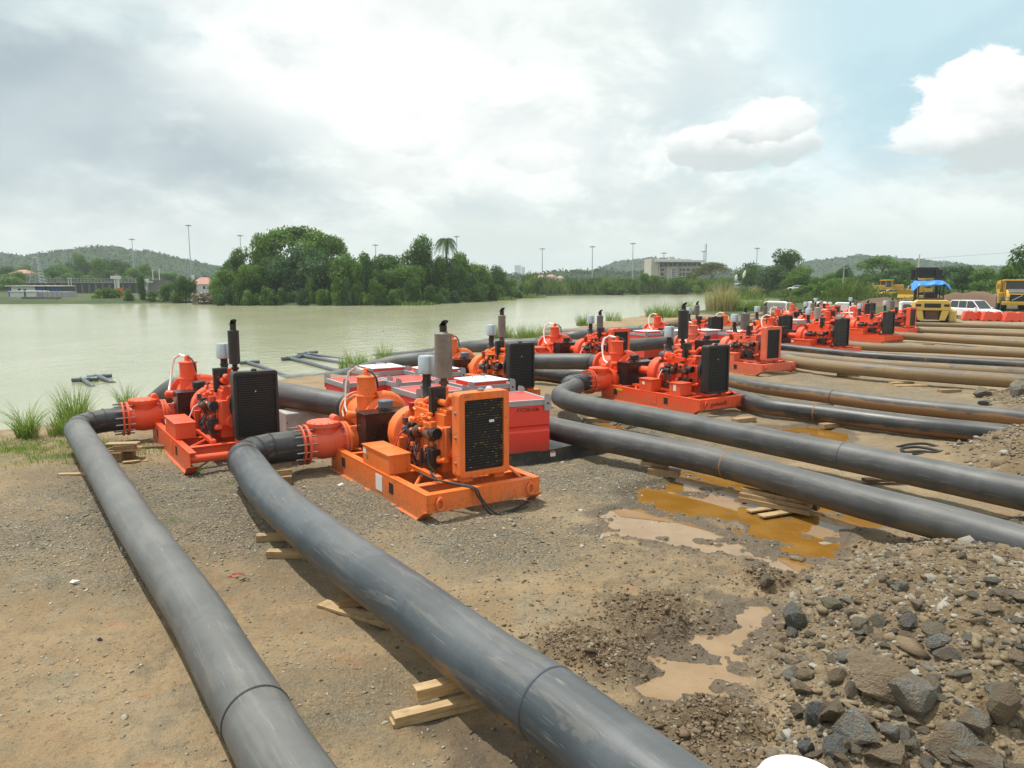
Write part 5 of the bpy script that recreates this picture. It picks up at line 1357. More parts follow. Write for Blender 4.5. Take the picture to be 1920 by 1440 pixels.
M['leafyellow'] = leaf_mat('flowering leaves', [(0, (.04, .06, .015)), (.55, (.075, .10, .02)), (.8, (.13, .15, .03)), (1, (.32, .25, .04))])
M['reed'] = leaf_mat('green blades', [(0, (.10, .17, .04)), (.5, (.17, .26, .065)), (.9, (.26, .33, .12)), (1, (.40, .37, .20))], .45)
M['dryreed'] = leaf_mat('dry blades', [(0, (.22, .20, .08)), (.5, (.38, .32, .17)), (.9, (.54, .47, .30)), (1, (.64, .60, .45))], .3)
M['bark'] = plain('bark', (.13, .10, .07), .9, var=.5, scale=4)
def quads(P_, N_, s_, asp=1.6, tone=None, rng=None):
    """leaf-sized quads at P_ facing roughly N_"""
    rng = rng or RNG; k = len(P_)
    N_ = N_ / (np.linalg.norm(N_, axis=1, keepdims=True) + 1e-9)
    t_ = rng.normal(size=(k, 3)); u = np.cross(N_, t_); u /= np.linalg.norm(u, axis=1, keepdims=True) + 1e-9; v = np.cross(N_, u)
    s_ = np.broadcast_to(s_, (k,))[:, None]
    V = np.stack([P_ - u * s_ * asp, P_ - v * s_ * .62, P_ + u * s_ * asp, P_ + v * s_ * .62], 1).reshape(-1, 3)
    F = np.arange(4 * k).reshape(-1, 4)
    return V, F, (rng.random(k) if tone is None else tone)
def crown_mesh(seed, n_=3200, lobes=16, shape='round', leaf=.05, gap=.0, base=.0):
    """unit crown: radius about 1, height 0..1.6"""
    rg = np.random.default_rng(seed); Ps = []; Ns = []; Ts = []
    for i in range(lobes):
        a = rg.uniform(0, 2 * np.pi)
        if shape == 'umbrella': r_ = rg.random() ** .55 * .82; h_ = 1.22 - .62 * r_ ** 2 - (.35 * rg.random() if rg.random() < .3 else 0); lr = rg.uniform(.2, .32); sq = .6
        elif shape == 'column': h_ = rg.uniform(.15, 1.45); r_ = rg.uniform(0, .5) * (1.3 - h_ * .6); lr = rg.uniform(.25, .4); sq = .9
        elif shape == 'bush': h_ = rg.uniform(.12, .8); r_ = rg.uniform(0, .8) * (1.1 - h_ * .6); lr = rg.uniform(.2, .38); sq = .85
        else: h_ = rg.uniform(.3, 1.3); r_ = rg.uniform(.05, .72) * math.sin(min(math.pi, (h_ + .12) / 1.65 * math.pi)) ** .5; lr = rg.uniform(.24, .46); sq = .75
        c_ = np.array([r_ * np.cos(a), r_ * np.sin(a), h_])
        k = int(n_ / lobes * (lr / .35) ** 2)
        d = rg.normal(size=(k, 3)); d /= np.linalg.norm(d, axis=1, keepdims=True); d[:, 2] = np.abs(d[:, 2]) * np.where(rg.random(k) < .72, 1, -1)
        rad = lr * (1 - .35 * rg.random(k) ** 2) * (1 + .11 * rg.normal(size=k))
        p = c_ + d * rad[:, None] * (1, 1, sq)
        clump = rg.random()
        Ps.append(p); Ns.append(d + rg.normal(size=(k, 3)) * .55 + (0, 0, .35)); Ts.append(np.clip(.45 * clump + .6 * rg.random(k), 0, 1))
    P_ = np.concatenate(Ps); N_ = np.concatenate(Ns); T_ = np.concatenate(Ts)
    V, F, T_ = quads(P_, N_, leaf * rg.uniform(.6, 1.4, len(P_)), 1.5, T_, rg)
    return npmesh('crown', V, F, None, False, fattrs=dict(tone=T_))
def trunk_mesh(seed, hgt=.6, r=.05, limbs=4, spread=.5):
    rg = random.Random(seed); b = MB()
    b.tube([(0, 0, -.1), (rg.uniform(-.03, .03), 0, hgt * .5), (rg.uniform(-.05, .05), rg.uniform(-.05, .05), hgt)], [r * 1.4, r, r * .8], 7)
    for i in range(limbs):
        a = 2 * math.pi * (i + rg.random() * .6) / limbs; s_ = spread * rg.uniform(.7, 1.1)
        b.tube([(0, 0, hgt * rg.uniform(.5, .9)), (s_ * .45 * math.cos(a), s_ * .45 * math.sin(a), hgt + .2), (s_ * math.cos(a), s_ * math.sin(a), hgt + rg.uniform(.35, .6))], [r * .6, r * .42, r * .15], 5)
    return b.mesh('trunk')
CR = {}
for i in range(5): CR['round', i] = crown_mesh(100 + i, 7600, 30, 'round', .034)
for i in range(3): CR['umbrella', i] = crown_mesh(120 + i, 8200, 34, 'umbrella', .030)
for i in range(2): CR['column', i] = crown_mesh(130 + i, 4600, 16, 'column', .038)
for i in range(4): CR['bush', i] = crown_mesh(140 + i, 3000, 15, 'bush', .048)
TRK = [trunk_mesh(i) for i in range(3)]
_cm = {}
def tree(label, px, top, rpx, dist, shape='round', mt='leafmid', var=0, base=None, group=None, name='tree', cat='tree', z0=-.2, sy=1.0, trunk=True):
    """tree whose crown top stands at photo height top and spans rpx either side of px"""
    X, Y, Zt = AT(px, top, dist); k = FPX / dist
    r = rpx / k; H_ = Zt - z0
    t = thing(name, label, cat, (X, Y, z0), random.uniform(0, 6.28), group)
    ch = 1.55 if shape != 'bush' else 1.12
    ch = 1.45 if shape == 'umbrella' else ch
    n_ = sum(1 for q_ in CR if q_[0] == shape)
    key = (shape, var % n_, mt)
    if key not in _cm:
        m_ = CR[shape, var % n_].copy(); m_.materials.clear(); m_.materials.append(M[mt]); _cm[key] = m_
    o = bpy.data.objects.new('crown', _cm[key]); COL.objects.link(o); o.parent = t
    cb = 0.0
    if base is not None: cb = base / k
    o.location = (0, 0, cb); o.scale = (r / .98, r / .98 * sy, (H_ - cb) / ch)
    if trunk:
        q = bpy.data.objects.new('trunk', TRK[var % 3]); COL.objects.link(q); q.parent = t
        if not TRK[var % 3].materials: TRK[var % 3].materials.append(M['bark'])
        q.scale = (r * .9, r * .9, H_ / 1.3)
    return t
def blades(n_, h_, spread, lean, w_, seed, segs=4, plume=False, tone=(0, 1)):
    rg = np.random.default_rng(seed); a = rg.uniform(0, 2 * np.pi, n_); r0 = rg.random(n_) ** .6 * spread
    bx, by = r0 * np.cos(a), r0 * np.sin(a); hh = h_ * rg.uniform(.35, 1.0, n_) ** .9 * (1 - .45 * (r0 / max(spread, 1e-6)) ** 2 * (spread > .1)); ln = lean * rg.uniform(.2, 1.0, n_) * hh
    da = a + rg.normal(0, .8, n_); dx, dy = np.cos(da), np.sin(da)
    pa = rg.uniform(0, np.pi, n_); wx, wy = np.cos(pa), np.sin(pa)
    V = np.zeros((n_, segs + 1, 2, 3))
    for i in range(segs + 1):
        t = i / segs; x = bx + dx * ln * t ** 2; y = by + dy * ln * t ** 2; z = hh * (t - .28 * (ln / hh) * t ** 3)
        wd = w_ * (1 - t ** 1.5) * .5 + w_ * .06
        if plume: wd = wd + w_ * 1.8 * np.exp(-((t - .9) / .12) ** 2) * (rg.random(n_) < .25)
        V[:, i, 0] = np.stack([x - wx * wd, y - wy * wd, z], 1); V[:, i, 1] = np.stack([x + wx * wd, y + wy * wd, z], 1)
    nv = 2 * (segs + 1); f = np.array([(2 * i, 2 * i + 1, 2 * i + 3, 2 * i + 2) for i in range(segs)])
    F = (f[None] + (np.arange(n_) * nv)[:, None, None]).reshape(-1, 4)
    T_ = np.repeat(tone[0] + (tone[1] - tone[0]) * rg.random(n_), segs)
    return V.reshape(-1, 3), F, T_
def clump(label, px, py, z_, h_, spread, n_, lean=.6, mt='reed', w_=.012, seed=0, plume=False, group='grass clumps along the lake bank', dist=None, cat='grass clump'):
    x_, y_ = G(px, py, z_)
    V, F, T_ = blades(n_, h_, spread, lean, w_, seed, 4, plume)
    me = npmesh('grass_clump', V, F, M[mt], False, fattrs=dict(tone=T_))
    o = put('grass_clump', me, None, loc=(x_, y_, max(th(x_, y_), WZ - .15) - .03)); tag(o, label, cat, group); return o
for i, (lab, px, py, z_, h_, sp, n_, ln, mt, w_) in enumerate([
    ('leftmost spreading grass clump on the bank edge', 52, 838, -.2, 1.25, .22, 230, 1.0, 'reed', .016),
    ('tall grass clump just left of the first pipe elbow', 142, 818, -.2, 1.45, .32, 420, .55, 'reed', .014),
    ('low yellow-green grass clump at the foot of the tall one', 118, 822, -.1, .75, .3, 260, .7, 'reed', .014),
    ('thin grass clump between the tall clump and the red valve', 240, 792, -.5, 1.15, .25, 150, .8, 'reed', .013),
    ('tall grass clump behind the leftmost air separator', 352, 745, -.6, 1.75, .3, 300, .55, 'reed', .016),
    ('grass clump on the bank above the fuel tanks', 722, 688, -.5, 1.65, .4, 260, .5, 'reed', .02),
    ('pale grass tuft where the bent suction pipe meets the bank', 665, 708, -.3, 1.1, .7, 320, .6, 'reed', .02),
    ('short grass beside the bent suction pipe', 700, 700, -.2, .8, .6, 200, .7, 'reed', .02),
    ('dense grass clump right of the rusty capped stack', 940, 648, -.5, 1.5, .7, 420, .6, 'reed', .022),
    ('second grass clump right of the capped stack', 990, 652, -.5, 1.4, .9, 420, .7, 'reed', .022),
    ('low grass behind the orange air separator', 1030, 640, -.5, 1.0, .8, 200, .7, 'reed', .022),
    ('arching grass tuft left of the silver air filter', 1092, 625, -.6, 1.7, .5, 160, .9, 'reed', .026),
    ('sparse grass tuft right of the grey stack', 1150, 614, -.6, 1.5, .8, 140, .7, 'reed', .028),
    ('lush grass clump behind the red dome with black muffler', 1240, 604, -.5, 2.0, 1.6, 520, .7, 'reed', .035),
    ('grass clump left of the dry reeds', 1285, 600, -.6, 2.4, 1.1, 260, .7, 'reed', .035),
    ('tall dry tan reeds standing at the water edge', 1352, 592, -.6, 4.2, 1.9, 900, .45, 'dryreed', .05),
    ('greenish reeds mixed with the tall dry ones', 1375, 592, -.6, 3.0, 1.9, 420, .6, 'reed', .05),
    ('feathery grass right of the dry reeds', 1425, 590, -.5, 2.6, 2.0, 500, .8, 'reed', .045),
    ('small weeds under the front toe of the red skid', 372, 884, 0, .22, .12, 60, .8, 'reed', .008),
    ('grass tuft on the gravel right of the leftmost pipe', 322, 978, 0, .14, .16, 70, .9, 'reed', .007),
    ('low weeds by the second elbow', 430, 905, 0, .13, .16, 110, .9, 'reed', .007)]):
    clump(lab, px, py, z_, h_, sp, n_, ln, mt, w_, 300 + i)
# short turf on the left bank: nobody could count it
L_ = []
g_ = sample(60000, (-80, 760, 420, 905), lambda x, y: np.where((sdf(x, y, LAKE) < -.1), np.maximum(np.exp(-(((x - G(40, 845)[0]) / 2.8) ** 2 + ((y - G(40, 845)[1]) / 1.0) ** 2)), .5 * sstep(sdf(x, y, LAKE), -1.6, -.6)) * sstep(fbm(x, y, 2.0, 3, 96), .3, .5), 0))
g_ = g_[:5200]; z_ = terrain(g_[:, 0], g_[:, 1]); k = len(g_)
a = RNG.uniform(0, 2 * np.pi, k); hh = RNG.uniform(.03, .12, k); w_ = .008
V = np.stack([np.stack([g_[:, 0] - w_ * np.cos(a), g_[:, 1] - w_ * np.sin(a), z_ - .01], 1), np.stack([g_[:, 0] + w_ * np.cos(a), g_[:, 1] + w_ * np.sin(a), z_ - .01], 1), np.stack([g_[:, 0] + RNG.normal(0, .03, k), g_[:, 1] + RNG.normal(0, .03, k), z_ + hh], 1)], 1).reshape(-1, 3)
o = put('bank_grass', npmesh('bank_grass', V, np.arange(3 * k).reshape(-1, 3), M['reed'], False, fattrs=dict(tone=RNG.random(k))), None); tag(o, 'short grass growing on the left bank', 'grass', kind='stuff')

# ================================================================== FAR BANK, ISLAND TREES
LEAF = ['leafdark', 'leafmid', 'leafblue']
def idist(px): return float(np.interp(px, [720, 818, 910, 980], [151, 160, 180, 217]))
IS = [  # label, px, top, r(px), dd, shape, mat
 ('tallest spreading umbrella tree on the wooded island', 556, 417, 82, 8, 'umbrella', 'leafmid', 30),
 ('open-crowned tree at the left shoulder of the umbrella tree', 492, 428, 40, 5, 'round', 'leafmid', 0),
 ('leaning open tree at the left end of the island', 440, 470, 36, 3, 'round', 'leafdark', 0),
 ('right shoulder tree of the big umbrella crown', 618, 434, 40, 6, 'umbrella', 'leafmid', 20),
 ('dark bluish domed tree in front of the umbrella tree', 563, 456, 62, -3, 'round', 'leafblue', 0),
 ('low broad tree overhanging the water at the far left of the island', 418, 505, 28, -4, 'round', 'leafmid', 0),
 ('yellowish tree right of the island left end', 462, 490, 38, -3, 'round', 'leafmid', 0),
 ('middle tree below the open-crowned tree', 505, 484, 36, 0, 'round', 'leafdark', 0),
 ('bright bushy tree right of the bluish domed tree', 640, 462, 44, -2, 'round', 'leafmid', 0),
 ('dark rounded tree in the island centre', 690, 468, 42, 3, 'round', 'leafdark', 0),
 ('pale leafy tree standing in the island centre front', 668, 492, 30, -6, 'column', 'leafmid', 0),
 ('second dark tree behind the island centre', 728, 470, 38, 6, 'round', 'leafdark', 0),
 ('olive tree with a tall brownish crown left of the palm', 786, 447, 48, 4, 'round', 'leafdark', 0),
 ('green tree in front of the olive crown', 760, 482, 38, -4, 'round', 'leafmid', 0),
 ('hanging dark tree below the palm', 822, 482, 34, -3, 'column', 'leafdark', 0),
 ('rounded tree right of the palm', 866, 474, 36, 3, 'round', 'leafmid', 0),
 ('bushy tree farther right of the palm', 898, 490, 34, 0, 'round', 'leafmid', 0),
 ('thin-topped tree near the right end of the island', 934, 500, 22, 0, 'round', 'leafdark', 0),
 ('low tree at the right end of the island', 956, 516, 20, -4, 'round', 'leafmid', 0),
 ('last low tree tapering to the island tip', 980, 530, 14, -4, 'round', 'leafmid', 0)]
for i, (lab, px, top, r, dd, sh, mt, bs) in enumerate(IS):
    tree(lab, px, top, r, idist(px) + dd, sh, mt, i, base=bs or None, group='trees of the wooded island', z0=-.4, sy=.8)
rg = random.Random(21)
ORD = ['leftmost', 'second', 'third', 'fourth', 'fifth', 'sixth', 'seventh', 'eighth', 'ninth', 'tenth', 'eleventh', 'twelfth', 'thirteenth', 'fourteenth', 'fifteenth', 'sixteenth', 'seventeenth', 'eighteenth', 'nineteenth', 'twentieth'] + ['twenty-' + q for q in ('first', 'second', 'third', 'fourth', 'fifth', 'sixth', 'seventh', 'eighth', 'ninth')] + ['thirtieth'] + ['thirty-' + q for q in ('first', 'second', 'third', 'fourth', 'fifth', 'sixth')]
def nth(i, what): return (ORD[i] + ' ' + what) if i == 0 else ORD[i] + ' ' + what + ', counted from the left'
for i, px in enumerate(range(410, 985, 17)):
    d = idist(px) - 9.3 + rg.uniform(-.8, .8); tp = 528 + rg.uniform(-8, 18) - (6 if 560 < px < 800 else 0)
    tree(nth(i, 'leafy shrub at the waterline of the wooded island'), px + rg.uniform(-4, 4), tp, rg.uniform(14, 22), d, 'bush', rg.choice(LEAF), i, group='shrubs at the island waterline', z0=-1.3, name='shrub', cat='shrub', trunk=False)
for i, px in enumerate(range(425, 900, 30)):
    d = idist(px) + rg.uniform(-2, 12); tree(nth(i, 'dense tree filling the island wood'), px, rg.uniform(478, 505), rg.uniform(26, 36), d, 'round', rg.choice(LEAF), i, group='dense trees filling the island wood', z0=-.4)
# palm
def palm(label, px, top, dist, hgt_px, rpx, n_=18, seed=1, mt='leafdark'):
    X, Y, Zt = AT(px, top, dist); k = FPX / dist; r = rpx / k; t = thing('palm_tree', label, 'palm', (X, Y, 0))
    zc = Zt - r * .35; MB().tube([(0, 0, -.3), (.1, 0, zc * .5), (0, 0, zc)], [.32, .25, .2], 8).build('trunk', M['bark'], t)
    rg_ = random.Random(seed)
    for i in range(n_):
        a = 2 * math.pi * i / n_ + rg_.uniform(-.15, .15); up = rg_.uniform(.1, 1.0); V = []; F = []; pts = []
        for j in range(9):
            s_ = j / 8; hr = r * s_ * (.75 + .25 * (1 - up)); pts.append(Vector((hr * math.cos(a), hr * math.sin(a), zc + r * (up * 1.0 * s_ - (1.15 + .3 * (1 - up)) * s_ * s_ * 1.0))))
        side = Vector((-math.sin(a), math.cos(a), 0))
        b = MB()
        for j in range(8):
            for s2 in (-1, 1):
                for q in range(2):
                    p = pts[j].lerp(pts[j + 1], q * .5); ln = r * .30 * math.sin(math.pi * (.12 + .8 * (j + q * .5) / 8)); tip = p + side * s2 * ln * .75 + (pts[j + 1] - pts[j]) * .8 + Vector((0, 0, -ln * .55))
                    p2 = p + (pts[j + 1] - pts[j]) * .42; b.add([p, p2, tip], [(0, 1, 2)])
        me_ = b.mesh('frond'); at = me_.attributes.new('tone', 'FLOAT', 'FACE'); at.data.foreach_set('value', [rg_.random() * .7 for _ in me_.polygons])
        put('frond', me_, M[mt], t)
palm('tall palm rising above the right half of the island wood', 836, 441, idist(836) + 2, 60, 27, 24)
M['farreed'] = leaf_mat('far reeds', [(0, (.05, .09, .02)), (.5, (.10, .16, .035)), (.85, (.16, .21, .06)), (1, (.27, .28, .15))], .35)
clump('pale green grass patch at the island waterline', 775, 571, -.8, 1.6, 4.5, 420, .9, 'farreed', .14, 401, group='grass at the island edge')
clump('grass fringe at the right tip of the island', 985, 558, -.8, 2.2, 5.5, 420, .9, 'farreed', .18, 402, group='grass at the island edge')
clump('second grass fringe near the right tip of the island', 935, 562, -.8, 1.5, 4.5, 300, .9, 'farreed', .18, 403, group='grass at the island edge')

# ---- far right shore: reeds (stuff) and shrubs
def reedband(name, pts, n_, h_, w_, depth, mt, lab, seed, plume=False):
    rg_ = np.random.default_rng(seed); P_ = np.array(pts); k = rg_.random(n_) * (len(P_) - 1); i0 = k.astype(int); f = (k - i0)[:, None]
    xy = P_[i0] * (1 - f) + P_[np.minimum(i0 + 1, len(P_) - 1)] * f
    dir_ = xy / np.linalg.norm(xy, axis=1, keepdims=True); dep = rg_.random(n_)[:, None] * depth; xy = xy + dir_ * dep
    V, F, T_ = blades(n_, h_, .01, .5, w_, seed, 3, plume); nv = len(V) // n_
    env = (.55 + .6 * fbm(xy[:, 0], xy[:, 1], .12, 3, seed)) * (.7 + .5 * (dep[:, 0] / depth))
    z = terrain(xy[:, 0], xy[:, 1]) - .1
    V = V.reshape(n_, nv, 3) * np.stack([env, env, env], 1)[:, None, :] + np.column_stack([xy, z])[:, None, :]
    cl_ = fbm(xy[:, 0], xy[:, 1], .25, 3, seed + 5); T_ = np.clip(np.repeat(cl_ * 1.5 - .35, 3) + rg_.normal(0, .15, n_ * 3), 0, 1)
    o = put(name, npmesh(name, V.reshape(-1, 3), F, M[mt], False, fattrs=dict(tone=T_)), None); tag(o, lab, 'reeds', kind='stuff')
FS = [(3, 208), (6.3, 226), (30, 248), (63, 264)]
reedband('reed_bank', [(a, b + 2) for a, b in FS] + [(75, 262)], 11000, 6.5, .5, 16, 'farreed', 'dense reeds lining the far shore of the lake', 51)
reedband('reed_bank', [(66, 232), (67.5, 205), (69.5, 184), (64, 172), (62, 168), (80, 160), (98, 150)], 5500, 2.7, .28, 12, 'farreed', 'tall grass with pale plumes along the right shore', 52, True)
reedband('reed_bank', [(45, 128), (50, 120), (60, 118), (78, 122)], 2600, 1.6, .2, 10, 'farreed', 'low green grass behind the pump yard', 53)
for i, (lab, px, top, r, d, sh, mt) in enumerate([
   ('first bushy tree in the far reeds, left of the concrete building', 1208, 512, 14, 262, 'round', 'leafmid'), ('second bushy tree in the far reeds in front of the concrete building', 1228, 513, 15, 262, 'round', 'leafmid'),
   ('banana-like bush left of the two bushy trees', 1190, 521, 13, 255, 'bush', 'leafmid'), ('dark shrub at the far shore under the pale tower pair', 1010, 522, 13, 232, 'bush', 'leafdark'),
   ('shrub in the far shore band, left part', 1040, 526, 16, 240, 'bush', 'leafmid'), ('shrub in the far shore band, second from left', 1070, 525, 17, 246, 'bush', 'leafmid'), ('shrub with a ragged top in the far shore band', 1105, 521, 17, 250, 'bush', 'leafdark'),
   ('shrub below the third mast on the far shore', 1140, 524, 18, 252, 'bush', 'leafmid'), ('low shrub on the far shore near the water, middle', 1165, 534, 20, 250, 'bush', 'leafdark'), ('rounded green bush mass right of the two bushy trees', 1272, 517, 26, 262, 'bush', 'leafmid'),
   ('low green bush in front of the low grey building', 1312, 521, 20, 250, 'bush', 'leafmid'), ('tiny round tree in front of the low grey building', 1358, 519, 10, 300, 'round', 'leafdark'),
   ('large olive flowering tree right of the concrete building', 1336, 489, 36, 330, 'umbrella', 'leafyellow'), ('lower left part of trees beside the flowering tree', 1306, 502, 22, 335, 'round', 'leafyellow'),
   ('dark domed tree behind the utility poles', 1412, 489, 32, 250, 'round', 'leafdark'), ('tallest dark tree right of the poles, open top', 1476, 469, 36, 215, 'round', 'leafdark'),
   ('dark tree under the tallest right tree', 1452, 492, 34, 205, 'round', 'leafblue'), ('rounded tree at the foot of the right tall tree', 1500, 500, 34, 200, 'round', 'leafmid'), ('dark shrubby tree left of the round pole tree', 1540, 512, 24, 195, 'round', 'leafmid'),
   ('small ball-shaped tree beside the pole', 1583, 494, 17, 190, 'round', 'leafdark'), ('broad pale green tree on the right bank', 1650, 478, 46, 215, 'umbrella', 'leafmid'), ('tree right of the broad pale one', 1692, 484, 30, 215, 'round', 'leafmid'),
   ('low tree below the broad pale one', 1625, 508, 30, 190, 'bush', 'leafdark')]):
    tree(lab, px, top, r, d, sh, mt, i, group='trees beyond the lake and yard', base=(12 if sh == 'umbrella' else None))
rg = random.Random(5)
for i, px in enumerate(list(range(1560, 1960, 24))):
    tree(nth(i, 'dense green tree of the hedge behind the machines'), px, rg.uniform(492, 512) + (8 if px < 1690 else 0), rg.uniform(24, 34), rg.uniform(165, 205), 'round', rg.choice(['leafmid', 'leafdark', 'leafmid', 'leafblue']), i, group='trees of the hedge behind the machines')
for i, px in enumerate(list(range(1500, 1960, 20))):
    tree(nth(i, 'low bush at the foot of the hedge'), px, rg.uniform(520, 534), rg.uniform(18, 26), rg.uniform(150, 172), 'bush', rg.choice(['leafmid', 'leafmid', 'leafdark']), i, group='low bushes at the foot of the hedge', name='shrub', cat='shrub', trunk=False)
tree('large tree cut by the right edge, reaching in with a thin branch', 1968, 428, 62, 95, 'round', 'leafblue', 2, group='trees beyond the lake and yard')
tree('lower tree at the right edge behind the yellow truck', 1912, 470, 34, 120, 'round', 'leafmid', 3, group='trees beyond the lake and yard')
for i, (lab, px, py, h_, sp, n_, mt) in enumerate([('big feathery grass mound on the right bank behind the pumps', 1597, 566, 4.6, 4.2, 1500, 'farreed'), ('grass mound right of the feathery one', 1655, 570, 2.4, 4.0, 700, 'farreed'), ('low grass in front of the bulldozers', 1690, 575, 1.6, 5, 500, 'farreed'),
      ('grass mound at the right shore left of the feathery one', 1545, 562, 2.4, 4.0, 700, 'farreed'), ('plumed grass on the far right shore', 1395, 556, 3.4, 5, 800, 'farreed'), ('pale plumed grass leaning over the right shore', 1440, 553, 4.2, 5, 700, 'dryreed'), ('green grass at the right shore under the parked car', 1490, 556, 2.4, 6, 800, 'farreed')]):
    clump(lab, px, py, -.2, h_, sp, n_, .6, mt, .13 if i else .09, 420 + i, True, group='grass mounds of the right bank')

# ---- left bank: shrubs, lock wall, sheds
for i, (lab, px, top, r, d, sh, mt) in enumerate([
   ('wide olive bush on the left far bank beside the stone blocks', 200, 529, 27, 160, 'bush', 'leafmid'), ('dark conical tree on the left far bank', 264, 516, 16, 158, 'column', 'leafblue'), ('small bush left of the conical tree', 240, 540, 15, 156, 'bush', 'leafmid'),
   ('olive bush between the two dark trees on the left bank', 308, 529, 20, 158, 'bush', 'leafmid'), ('dark broad tree on the left far bank', 346, 514, 24, 158, 'round', 'leafdark'), ('low bush right of the conical tree', 284, 545, 14, 157, 'bush', 'leafmid'),
   ('low bush under the dark broad tree', 330, 546, 18, 156, 'bush', 'leafmid'), ('light green tree at the left edge near the house', 20, 520, 34, 260, 'round', 'leafmid'), ('tree below the red-roofed house', 60, 532, 16, 250, 'bush', 'leafmid')]):
    tree(lab, px, top, r, d, sh, mt, i, group='trees of the left far bank', z0=-.6)
rg = random.Random(9)
for i, px in enumerate(range(-20, 335, 17)):
    tp = 492 + 7 * math.sin(px * .021 + 1) + rg.uniform(-6, 8) - (6 if 120 < px < 220 else 0) + (8 if px > 300 else 0)
    tree(nth(i, 'rounded tree of the wood behind the lock'), px, tp, rg.uniform(17, 26), rg.uniform(330, 400), 'round', rg.choice(['leafmid', 'leafdark', 'leafmid', 'leafblue']), i, group='trees of the wood behind the lock')
for i, px in enumerate(range(-10, 330, 22)):
    tree(nth(i, 'lower tree in front of the wood behind the lock'), px, rg.uniform(506, 516), rg.uniform(16, 22), rg.uniform(290, 320), 'round', rg.choice(['leafmid', 'leafdark']), i, group='lower trees in front of the wood')
M['wall'] = plain('stained lock concrete', (.15, .145, .135), .9, var=.5, scale=.6)
M['walllight'] = plain('white shed wall', (.62, .63, .62), .7, var=.2, scale=.8)
M['blue'] = plain('blue panels', (.03, .09, .32), .5)
M['cream'] = plain('cream trim', (.62, .60, .50), .7)
M['tileroof'] = plain('terracotta roof', (.38, .19, .15), .8, var=.3)
M['darkglass'] = plain('dark window', (.03, .035, .04), .25)
M['beige'] = plain('beige concrete facade', (.46, .43, .37), .85, var=.15, scale=.3)
M['greyroof'] = plain('white roof sheet', (.62, .63, .64), .5)
M['mast'] = plain('galvanised mast', (.38, .40, .41), .5, .2)
def bx(name, mt, parent, x0, x1, y0, y1, z0, z1, bevel=0): return MB().box2(x0, x1, y0, y1, z0, z1).build(name, M[mt], parent, bevel=bevel)
def span(px0, px1, dist): k = FPX / dist; return (px0 - 960) / k, (px1 - 960) / k
def zy(py, dist): return AT(960, py, dist)[2]
# quay of stepped concrete blocks
d = 158; x0, x1 = span(-60, 235, d); t = thing('quay_wall', 'long low concrete quay along the left far waterline', 'quay', (x0, d, 0))
bx('quay_edge', 'wall', t, 0, x1 - x0, -1.5, 4, -1.6, -.55); 
for i in range(9): bx('fender_panel', 'walllight' if i % 4 == 3 else 'wall', t, i * 3.4 + .1, i * 3.4 + 3.3, -1.62, -1.5, -.9, -.58)
for i in range(7):
    a, b = span(49 + i * 9.2, 57.6 + i * 9.2, 156); o = bx('concrete_block', 'wall', None, a, b, 155.5, 157.4, -.6, zy(556.5 + (i % 2) * .8, 156)); tag(o, nth(i, 'dark stained block in the row at the left waterline'), 'concrete block', 'row of dark blocks on the quay')
for i in range(4):
    a, b = span(-12 + i * 9.5, -3.5 + i * 9.5, 156); o = bx('concrete_block', 'wall', None, a, b, 155.5, 157.4, -.6, zy(560, 156)); tag(o, nth(i, 'low dark block at the left edge of the quay'), 'concrete block', 'low blocks at the left end of the quay')
d = 172; x0, x1 = span(25, 126, d); t = thing('site_shed', 'long white site shed with grey band behind the stone blocks', 'shed', (x0, d, -.3)); z0 = -.3
bx('wall', 'walllight', t, 0, (x1 - x0) * .46, 0, 5, 0, zy(547, d) - z0); bx('roof', 'greyroof', t, -.3, (x1 - x0) * .47, -.3, 5.3, zy(547, d) - z0, zy(545.5, d) - z0)
bx('wall', 'galv', t, (x1 - x0) * .46, x1 - x0, 1, 5, 0, zy(547, d) - z0); bx('door', 'darkglass', t, 3.2, 3.6, -.02, .02, 0.4, 1.8)
for i in range(6): bx('panel_joint', 'wall', t, (x1 - x0) * .46 + i * 1.1, (x1 - x0) * .46 + i * 1.1 + .08, .96, 1.0, 0, 1.9)
d = 182; x0, x1 = span(22, 122, d); t = thing('site_shed', 'blue and white site shed with a flat cream roof', 'shed', (x0, d, -.1)); z0 = -.1; zt = zy(537, d) - z0
bx('wall', 'walllight', t, .8, (x1 - x0) * .5, 0, 5, 0, zt); bx('roof', 'cream', t, -.2, x1 - x0 + .2, -.8, 5.4, zt, zt + .22); bx('panel', 'blue', t, 0, .8, .1, 5, 0, zt)
bx('panel', 'blue', t, (x1 - x0) * .5, (x1 - x0) * .68, .3, 5, 0, zt); bx('panel', 'blue', t, (x1 - x0) * .78, (x1 - x0) * .97, .3, 5, 0, zt * .8); bx('panel', 'darkglass', t, (x1 - x0) * .68, (x1 - x0) * .98, .5, 5, 0, zt * .99)
bx('window', 'darkglass', t, 2.4, 3.1, -.02, .02, zt * .45, zt * .8); bx('window', 'blue', t, 3.6, 4.4, -.02, .02, zt * .3, zt * .75)
d = 230; x0, x1 = span(60, 312, d); t = thing('lock_gallery', 'long dark lock wall with a pale railing walkway on top', 'lock wall', (x0, d, -.3)); z0 = -.3; zt = zy(530, d) - z0; W_ = x1 - x0
bx('wall', 'wall', t, 0, W_, 0, 6, 0, zt); bx('deck', 'galv', t, -.3, W_, -.6, 6.3, zt, zt + .25)
for i in range(20): bx('bay', 'darkglass', t, i * W_ / 20 + .35, (i + 1) * W_ / 20 - .35, -.04, .0, .5, zt - .35)
b = MB()
for i in range(41): b.box2(i * W_ / 40 - .04, i * W_ / 40 + .04, -.5, -.42, zt + .25, zt + 1.2)
